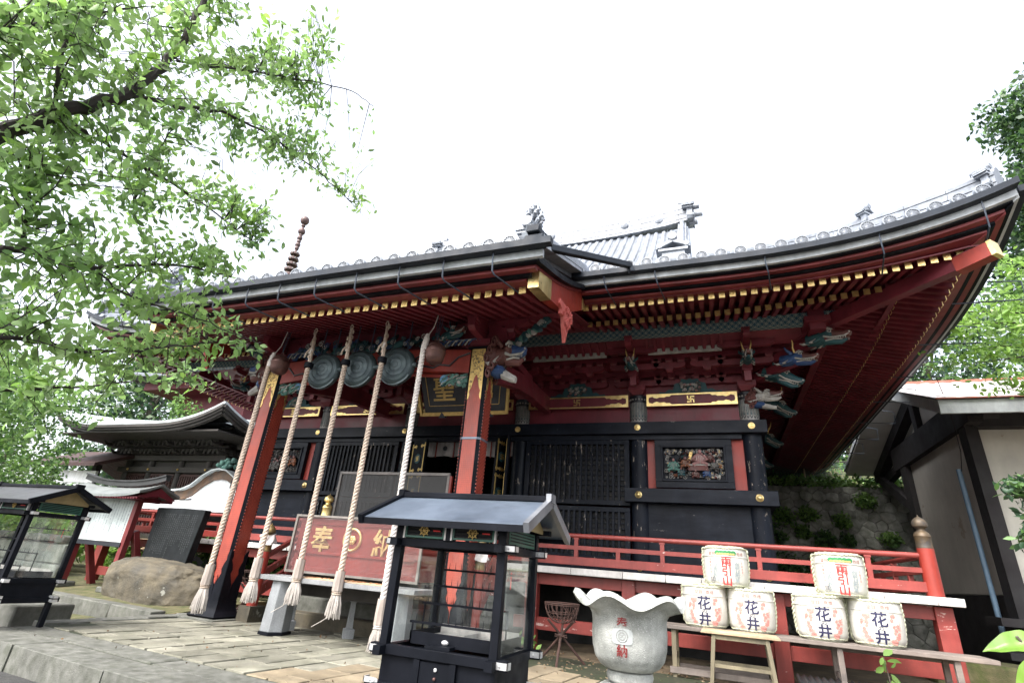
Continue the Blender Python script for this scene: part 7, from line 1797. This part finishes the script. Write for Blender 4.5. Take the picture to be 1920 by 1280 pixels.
def cat(pts, k, n):   # Catmull-Rom
    P = [V(*p) for p in pts]; P = [P[0]*2-P[1]]+P+[P[-1]*2-P[-2]]; out = []
    for i in range(1, len(P)-2):
        for j in range(n):
            t0 = j/n; a, b, c, d = P[i-1], P[i], P[i+1], P[i+2]; out.append(.5*((2*b)+(c-a)*t0+(2*a-5*b+4*c-d)*t0*t0+(3*b-a-3*c+d)*t0**3))
    out.append(P[-2]); return out
rr = random.Random(21)
for k, pts in LM.items():
    q = cat(pts, 0, 7); q = [p+V(rr.uniform(-1, 1), rr.uniform(-1, 1), rr.uniform(-1, 1))*.012 for p in q]; n = len(q); w0, w1 = wid[k]
    mb = MB(); mb.tube(q, [w0+(w1-w0)*i/(n-1) for i in range(n)], 8); mb.build('limb', BARK, ch, norm=False); nodes += q
for a, b in (((-3.95, .45, 2.35), LM['D'][0]), ((-4.05, -.1, 1.7), LM['I'][0]), ((-3.95, .45, 2.35), LM['K'][0]), ((-4.05, -.1, 1.7), LM['J'][0])):
    mb = MB(); mb.tube(cat([a, ((a[0]+b[0])/2, (a[1]+b[1])/2, (a[2]+b[2])/2+.06), b], 0, 5), [.05-.0035*i for i in range(11)], 8); mb.build('limb', BARK, ch, norm=False)
NA = np.array([tuple(p) for p in nodes]); rs = np.random.RandomState(4); BL = [((b[0][0]-.10, b[0][1]+.06, b[0][2]-.02), b[1]) for b in BL]; tips = blobpts(BL, 1500, rs, .15); tw = MB(); LP = []; LPy = []
for i, tp in enumerate(tips):
    dd_ = NA-tp; j = int(np.argmin((dd_**2).sum(1)+rs.rand(len(NA))*.12)); st = NA[j]; dv = tp-st; Ln = np.linalg.norm(dv)
    if Ln > .95 or Ln < .05: s0 = tp-dv/max(Ln, .01)*min(Ln, .4)
    else: s0 = st
    mid = (s0+tp)/2+np.array([rs.uniform(-.05, .05), rs.uniform(-.05, .05), .05*rs.rand()]); end = tp+np.array([rs.uniform(-.05, .05), rs.uniform(0, .12), -.05-.1*rs.rand()])
    if tp[1] > 2.9 and rs.rand() < .45: continue
    if i % 3 == 0 and Ln <= .95: tw.tube([s0, mid, tp, end], [.0045, .0036, .0026, .0014], 4, cap=False)
    n = rs.randint(5, 10)
    for q in range(n):
        u = .35+.65*q/n+rs.uniform(-.05, .05); p = (mid+(tp-mid)*(u*2-1) if u > .5 else s0+(mid-s0)*u*2) if u < .85 else tp+(end-tp)*(u-.85)/.15
        (LPy if i % 17 == 0 else LP).append(p+rs.normal(size=3)*.035)
tw.build('twigs', BARK, ch, norm=False, smooth=0)
leaves('leaves', LP, .073, [LEAF], ch, 3, 'leaf', .55); leaves('young_leaves', LPy, .082, [LEAFY], ch, 5, 'leaf', .6)
# background trees, each its own
gl = 'trees beyond on the left'
for i, (x, y, z, h, s, n, sz, mt, lab) in enumerate((
    (-18.5, 7.6, 0, 6.0, 2.3, 9000, .13, [LEAFL, LEAFM], 'light green maple behind the notice board'),
    (-24, 11.5, 0, 6.6, 2.6, 6000, .17, [LEAFM, LEAFL], 'mid green tree in front of the small roofed gate'),
    (-16.2, 5.2, 0, 6.4, 2.1, 8000, .12, [LEAFL, LEAFM], 'bright bushy tree rising above the dark roofed cabinet'),
    (-27, 20, 0, 8.2, 2.8, 5200, .22, [LEAFL, LEAFM], 'yellow-green tree between the small gate and the blackened hall'),
    (-40, 26, 0, 17, 6, 6500, .42, [LEAFD, LEAFM], 'tall dark evergreen far behind the blackened hall'),
    (-44, 15, 0, 16, 6, 6500, .42, [LEAFD, LEAFM], 'dark tree mass far behind the light green maple'),
    (-52, 36, 0, 20, 8, 5500, .55, [LEAFD, LEAFM], 'farthest dark tree behind the pagoda'))):
    tree('deciduous_tree' if i < 4 else 'evergreen_tree', lab, 'tree', (x, y, z-.2), h, s, n, sz, mt, 30+i, gl, .10 if i < 4 else .3, (.6, .4), low=.2)
gr_ = 'trees on the slope at the right'
for i, (x, y, z, h, s, n, sz, mt, lab) in enumerate((
    (19.3, 29, 6, 23, 5.4, 17000, .36, [LEAFM, LEAFD], 'very tall tree rising beyond the upturned roof corner'),
    (18.6, 30, 6, 18.5, 4.6, 15000, .32, [LEAFD, LEAFM], 'dense dark tree just above the upturned roof corner'),
    (9.5, 27.5, 5.5, 9.5, 4.2, 9500, .26, [LEAFD, LEAFM], 'dark evergreen directly beyond the long right eave'),
    (13.5, 25, 6, 8.5, 3.8, 8500, .22, [LEAFM, LEAFL], 'mid green tree above the pale metal roof'),
    (5.6, 26, 5, 5.2, 2.6, 6500, .17, [LEAFM, LEAFL], 'low bushy tree above the chain link fence'),
    (2.4, 27, 5, 5.5, 2.8, 5000, .18, [LEAFD, LEAFM], 'dark shrub tree glimpsed under the far end of the eave'),
    (20, 36, 12, 12, 6, 6500, .42, [LEAFD, LEAFM], 'distant dark tree behind the very tall tree'))):
    tree('hillside_tree', lab, 'tree', (x, y, z-.3), h, s, n, sz, mt, 50+i, gr_, .18, (.6, .4), low=.12)
# bright cherry boughs over the right-hand building
c2 = thing('cherry_tree', 'bright green cherry boughs reaching in above the plaster building', 'tree', (8.6, 9.6, 0)); rr = random.Random(31); rs = np.random.RandomState(31)
mb = MB(); mb.tube([(8.6, 9.6, -.2), (8.3, 9.9, 2.5), (7.6, 10.3, 4.6)], [.16, .12, .07], 10); mb.build('trunk', BARK, c2, norm=False); LP = []
for (tx, ty, tz, bs) in ((4.1, 11.0, 6.3, 0), (4.3, 10.8, 5.9, 0), (4.4, 11.2, 5.2, 1), (5.0, 10.6, 7.0, 0), (4.7, 11.4, 5.6, 0), (4.6, 9.6, 4.35, 1), (4.2, 9.6, 4.15, 1), (5.4, 11, 6.3, 0), (5.2, 10.2, 5.4, 0), (5.0, 9.4, 4.5, 1)):
    q = cat([(7.6, 10.3, 4.6), ((7.6+tx)/2+.3, (10.3+ty)/2, (4.6+tz)/2+.3), (tx, ty, tz)], 0, 8); n = len(q)
    mb = MB(); mb.tube(q, [.04-.036*i/(n-1) for i in range(n)], 6); mb.build('limb', BARK, c2, norm=False)
    for p in q[4:]:
        for k in range(7 if not bs else 4):
            d = np.array([rr.uniform(-.6, .5), rr.uniform(-.5, .5), rr.uniform(-.35, .35)])
            for j in range(8): LP.append(np.array(p)+d*(.3+.7*j/8)+rs.normal(size=3)*.05)
leaves('leaves', LP, .12, [LEAFY, LEAF], c2, 8, 'leaf', .5, (.75, .25))
# bushes, creepers and small plants
def bush(name, label, cat, blobs, n, size, mats, seed, kind='quad', wts=None, stem=True, group=None):
    c = blobs[0][0]; zb = min(b[0][2]-b[1] for b in blobs); t = thing(name, label, cat, (c[0], c[1], zb), group); rs = np.random.RandomState(seed)
    if stem:
        mb = MB()
        for b in blobs:
            for k in range(3): mb.tube([(c[0], c[1], zb-.1), ((c[0]+b[0][0])/2, (c[1]+b[0][1])/2, (zb+b[0][2])/2), (b[0][0]+rs.uniform(-.3, .3)*b[1], b[0][1]+rs.uniform(-.3, .3)*b[1], b[0][2])], [.012, .008, .004], 5)
        mb.build('stems', BARK2, t, norm=False)
    leaves('foliage', blobpts(blobs, n, rs, .2), size, mats, t, seed, kind, .3, wts); return t
bush('shrub', 'bright glossy shrub under the notice board panel', 'shrub', [((-13.3, 9.6, .55), .5), ((-12.4, 9.5, .5), .5), ((-14.2, 9.8, .6), .5), ((-12.0, 9.9, .4), .4)], 1500, .17, [LEAFY, LEAFL], 61, 'leaf', (.6, .4))
bush('shrub', 'green shrub seen through the glass of the left cabinet', 'shrub', [((-17.6, 9.9, 1.0), .8), ((-19, 10.2, 1.2), .9), ((-16.3, 9.9, .8), .6), ((-20.5, 10, 1.3), 1)], 2600, .22, [LEAFY, LEAFL], 62, 'leaf', (.5, .5))
bush('shrub', 'pale leaved shrub between the boulder and the veranda railing', 'shrub', [((-9.1, 9.6, .6), .35), ((-10.2, 10.2, .9), .45), ((-11.3, 10.1, 1.0), .5)], 700, .14, [LEAFL, LEAFM], 63, 'leaf', (.5, .5))
for i, (x, z, s) in enumerate(((1.9, 2.0, .75), (2.6, 1.7, .7), (1.7, 3.0, .55), (3.4, 2.9, .32), (3.6, 2.2, .3), (4.4, 2.3, .3), (4.1, 2.9, .22), (5.0, 1.4, .4), (3.0, 3.7, .35), (2.2, 3.6, .4), (4.0, 3.5, .3), (5.3, 3.0, .3), (3.2, 2.4, .3), (4.8, 4.2, .35), (2.8, 3.1, .28))):
    bush('fern', ('large fern bush at the foot of the stone wall beside the hall corner', 'dark bush low on the stone wall right of the hall corner', 'trailing plant high on the stone wall next to the hall', 'creeper hanging down the middle of the stone wall', 'lower creeper tuft in the middle of the stone wall', 'round fern tuft on the stone wall left of the corner post', 'small upper fern tuft on the stone wall', 'fern tuft low by the corner post finial', 'creeper spilling from the top of the wall', 'pale fern patch beneath the far end of the eave', 'small creeper right of the hanging creeper', 'fern tuft on the wall nearest the plaster building', 'fern tuft between the two dark bushes and the corner post', 'creeper at the top of the wall beside the plaster building', 'thin creeper on the wall just right of the fern patch')[i], 'fern', [((x, 20.85+z*.1-s*.3, z), s), ((x+s*.6, 20.9+z*.1, z-.25*s), s*.6)], int(700*s+150), .13, [LEAFM, LEAFD] if i < 8 else [LEAFL, LEAFM], 70+i, 'quad', (.6, .4), False, 'plants growing on the retaining wall')
g = leaves('wall_top_grass', np.random.RandomState(2).uniform((-1, 21.3, 4.6), (10.5, 22.4, 5.0), (4200, 3)), .16, [LEAFL, LEAFM], None, 90, 'quad', -.8, (.7, .3)); g['kind'] = 'stuff'
g = leaves('slope_ground_cover', blobpts([((x_, 24+y_*1.2, 5.3+y_*.5), 1.0) for x_ in range(0, 16) for y_ in range(0, 5)], 15000, np.random.RandomState(5)), .22, [LEAFM, LEAFL, LEAFD], None, 91, 'quad', -.2, (.4, .3, .3)); g['kind'] = 'stuff'
bush('young_plant', 'small heart leaved plant by the foot of the near glass cabinet', 'plant', [((-2.62, 7.75, .12), .13), ((-2.55, 7.7, .22), .12), ((-2.48, 7.78, .10), .10)], 60, .12, [LEAFL, LEAFY], 65, 'leaf', (.7, .3))
# seedling with opposite leaves in front of the bench
t = thing('seedling', 'slender seedling with paired pale leaves in front of the bench at the right', 'plant', (1.50, 6.9, -.03)); mb = MB(); lp = []
mb.tube([(1.50, 6.9, -.05), (1.50, 6.9, .25), (1.47, 6.88, .56)], [.006, .005, .003], 6); mb.tube([(1.50, 6.9, -.02), (1.42, 6.85, .10), (1.36, 6.8, .14)], [.005, .004, .002], 5)
mb.build('stem', BARK2, t, norm=False)
for k in range(7):
    z = .20+.055*k
    for q in (-1, 1): a = k*1.3; lp.append((1.49+q*.03*math.cos(a), 6.9+q*.03*math.sin(a), z))
lp += [(1.36, 6.8, .14), (1.38, 6.82, .13), (1.47, 6.88, .57), (1.46, 6.87, .56)]
leaves('leaves', lp, .12, [LEAFL], t, 66, 'leaf', .1)
# near leaves in the bottom right corner
t = thing('broadleaf_shrub', 'large bright green leaves near the corner below the plaster building', 'shrub', (.78, 1.60, -.25)); mb = MB()
mb.tube([(.80, 1.66, -.25), (.72, 1.62, .5), (.64, 1.56, .90), (.575, 1.53, 1.0)], [.012, .009, .006, .003], 6); mb.tube([(.72, 1.62, .5), (.66, 1.5, .82), (.60, 1.47, .93)], [.008, .006, .003], 6); mb.build('stem', BARK2, t, norm=False)
BIGL = mat('near_glossy_leaf', (.20, .34, .05), (.12, .24, .04), 9, .35, trans=.4)
def bigleaf(o, d, up_, l, w_, m=0):
    o, d, up_ = V(*o), V(*d).normalized(), V(*up_).normalized(); sd_ = d.cross(up_).normalized(); up_ = sd_.cross(d); mbx = MB()
    mbx.grid(lambda u, v: o+d*(l*u)+sd_*((v-.5)*2*w_*math.sin(math.pi*min(1, u*1.02))**.8*(1-.25*u))+up_*(.12*l*abs(v-.5)*2*math.sin(math.pi*u)-.25*l*u*u+.012*l*math.sin(u*22)), 16, 6)
    return mbx
mb = MB()
for (o, d, u_, l, w_) in (((.655, 1.53, .985), (-.9, -.1, -.02), (.1, -.7, .8), .11, .026), ((.66, 1.53, 1.0), (-.2, -.05, .7), (.1, -1, .2), .07, .024), ((.645, 1.50, .955), (-.85, 0, -.5), (0, -.8, .6), .09, .028), ((.65, 1.5, .93), (-.5, .1, -.8), (0, -.9, .4), .10, .032), ((.68, 1.53, .95), (.2, .1, -.8), (.1, -1, .3), .10, .03), ((.64, 1.48, .91), (-.9, .1, -.2), (0, -.5, .8), .08, .026), ((.66, 1.47, .88), (-.6, .1, -.5), (0, -.8, .6), .09, .03)):
    mb.merge(bigleaf((o[0]-.022, o[1], o[2]+.004), d, u_, l*1.1, w_*1.15))
mb.build('leaves', BIGL, t, smooth=80, norm=False)
bush('shrub', 'dark glossy shrub in front of the plaster building', 'shrub', [((3.50, 8.1, 2.45), .22), ((3.62, 8.2, 2.15), .18), ((3.52, 8.0, 1.85), .25), ((3.62, 7.9, 1.5), .2), ((3.50, 7.8, 1.15), .3), ((3.2, 7.6, .72), .28), ((3.5, 7.4, .42), .3)], 1900, .10, [LEAFD, LEAFM], 67, 'leaf', (.55, .45))
# fallen leaves and twigs scattered about the yard
rs = np.random.RandomState(9); lt = leaves('fallen_leaf_litter', np.c_[rs.uniform(-7, 2.5, 260), rs.uniform(4.2, 8.7, 260), rs.uniform(.008, .016, 260)], .035, [mat('dry_leaf', (.16, .09, .04), (.10, .06, .03), 20, .8)], None, 12, 'quad', 0); lt['kind'] = 'stuff'

rr = random.Random(77); mb = MB()
for k in range(700):
    x = rr.uniform(-3.2, 3.0); y = rr.uniform(6.6, 8.8) if x < -1.2 else rr.uniform(5, 8.8); r = rr.uniform(.006, .022)*(1.6 if k % 23 == 0 else 1)
    mb.ball((x, y, -.02+r*.3), (r*rr.uniform(.8, 1.5), r, r*.6), 5, 0, Matrix.Rotation(rr.uniform(0, 3), 3, 'Z'), .4, 9)
mb.build('pebbles', DIRT, None, norm=False, kind='stuff')
mb = MB()
for k in range(900):
    x = rr.uniform(-8.2, -3.5); y = 3.62+rr.uniform(-.45, .1)-.1*(x+7.6); r = rr.uniform(.006, .02)
    mb.ball((x, y, -.22), (r*1.2, r, r*.7), 5, 0, None, .4, 9)
mb.build('roadside_gravel', KERB, None, norm=False, kind='stuff')
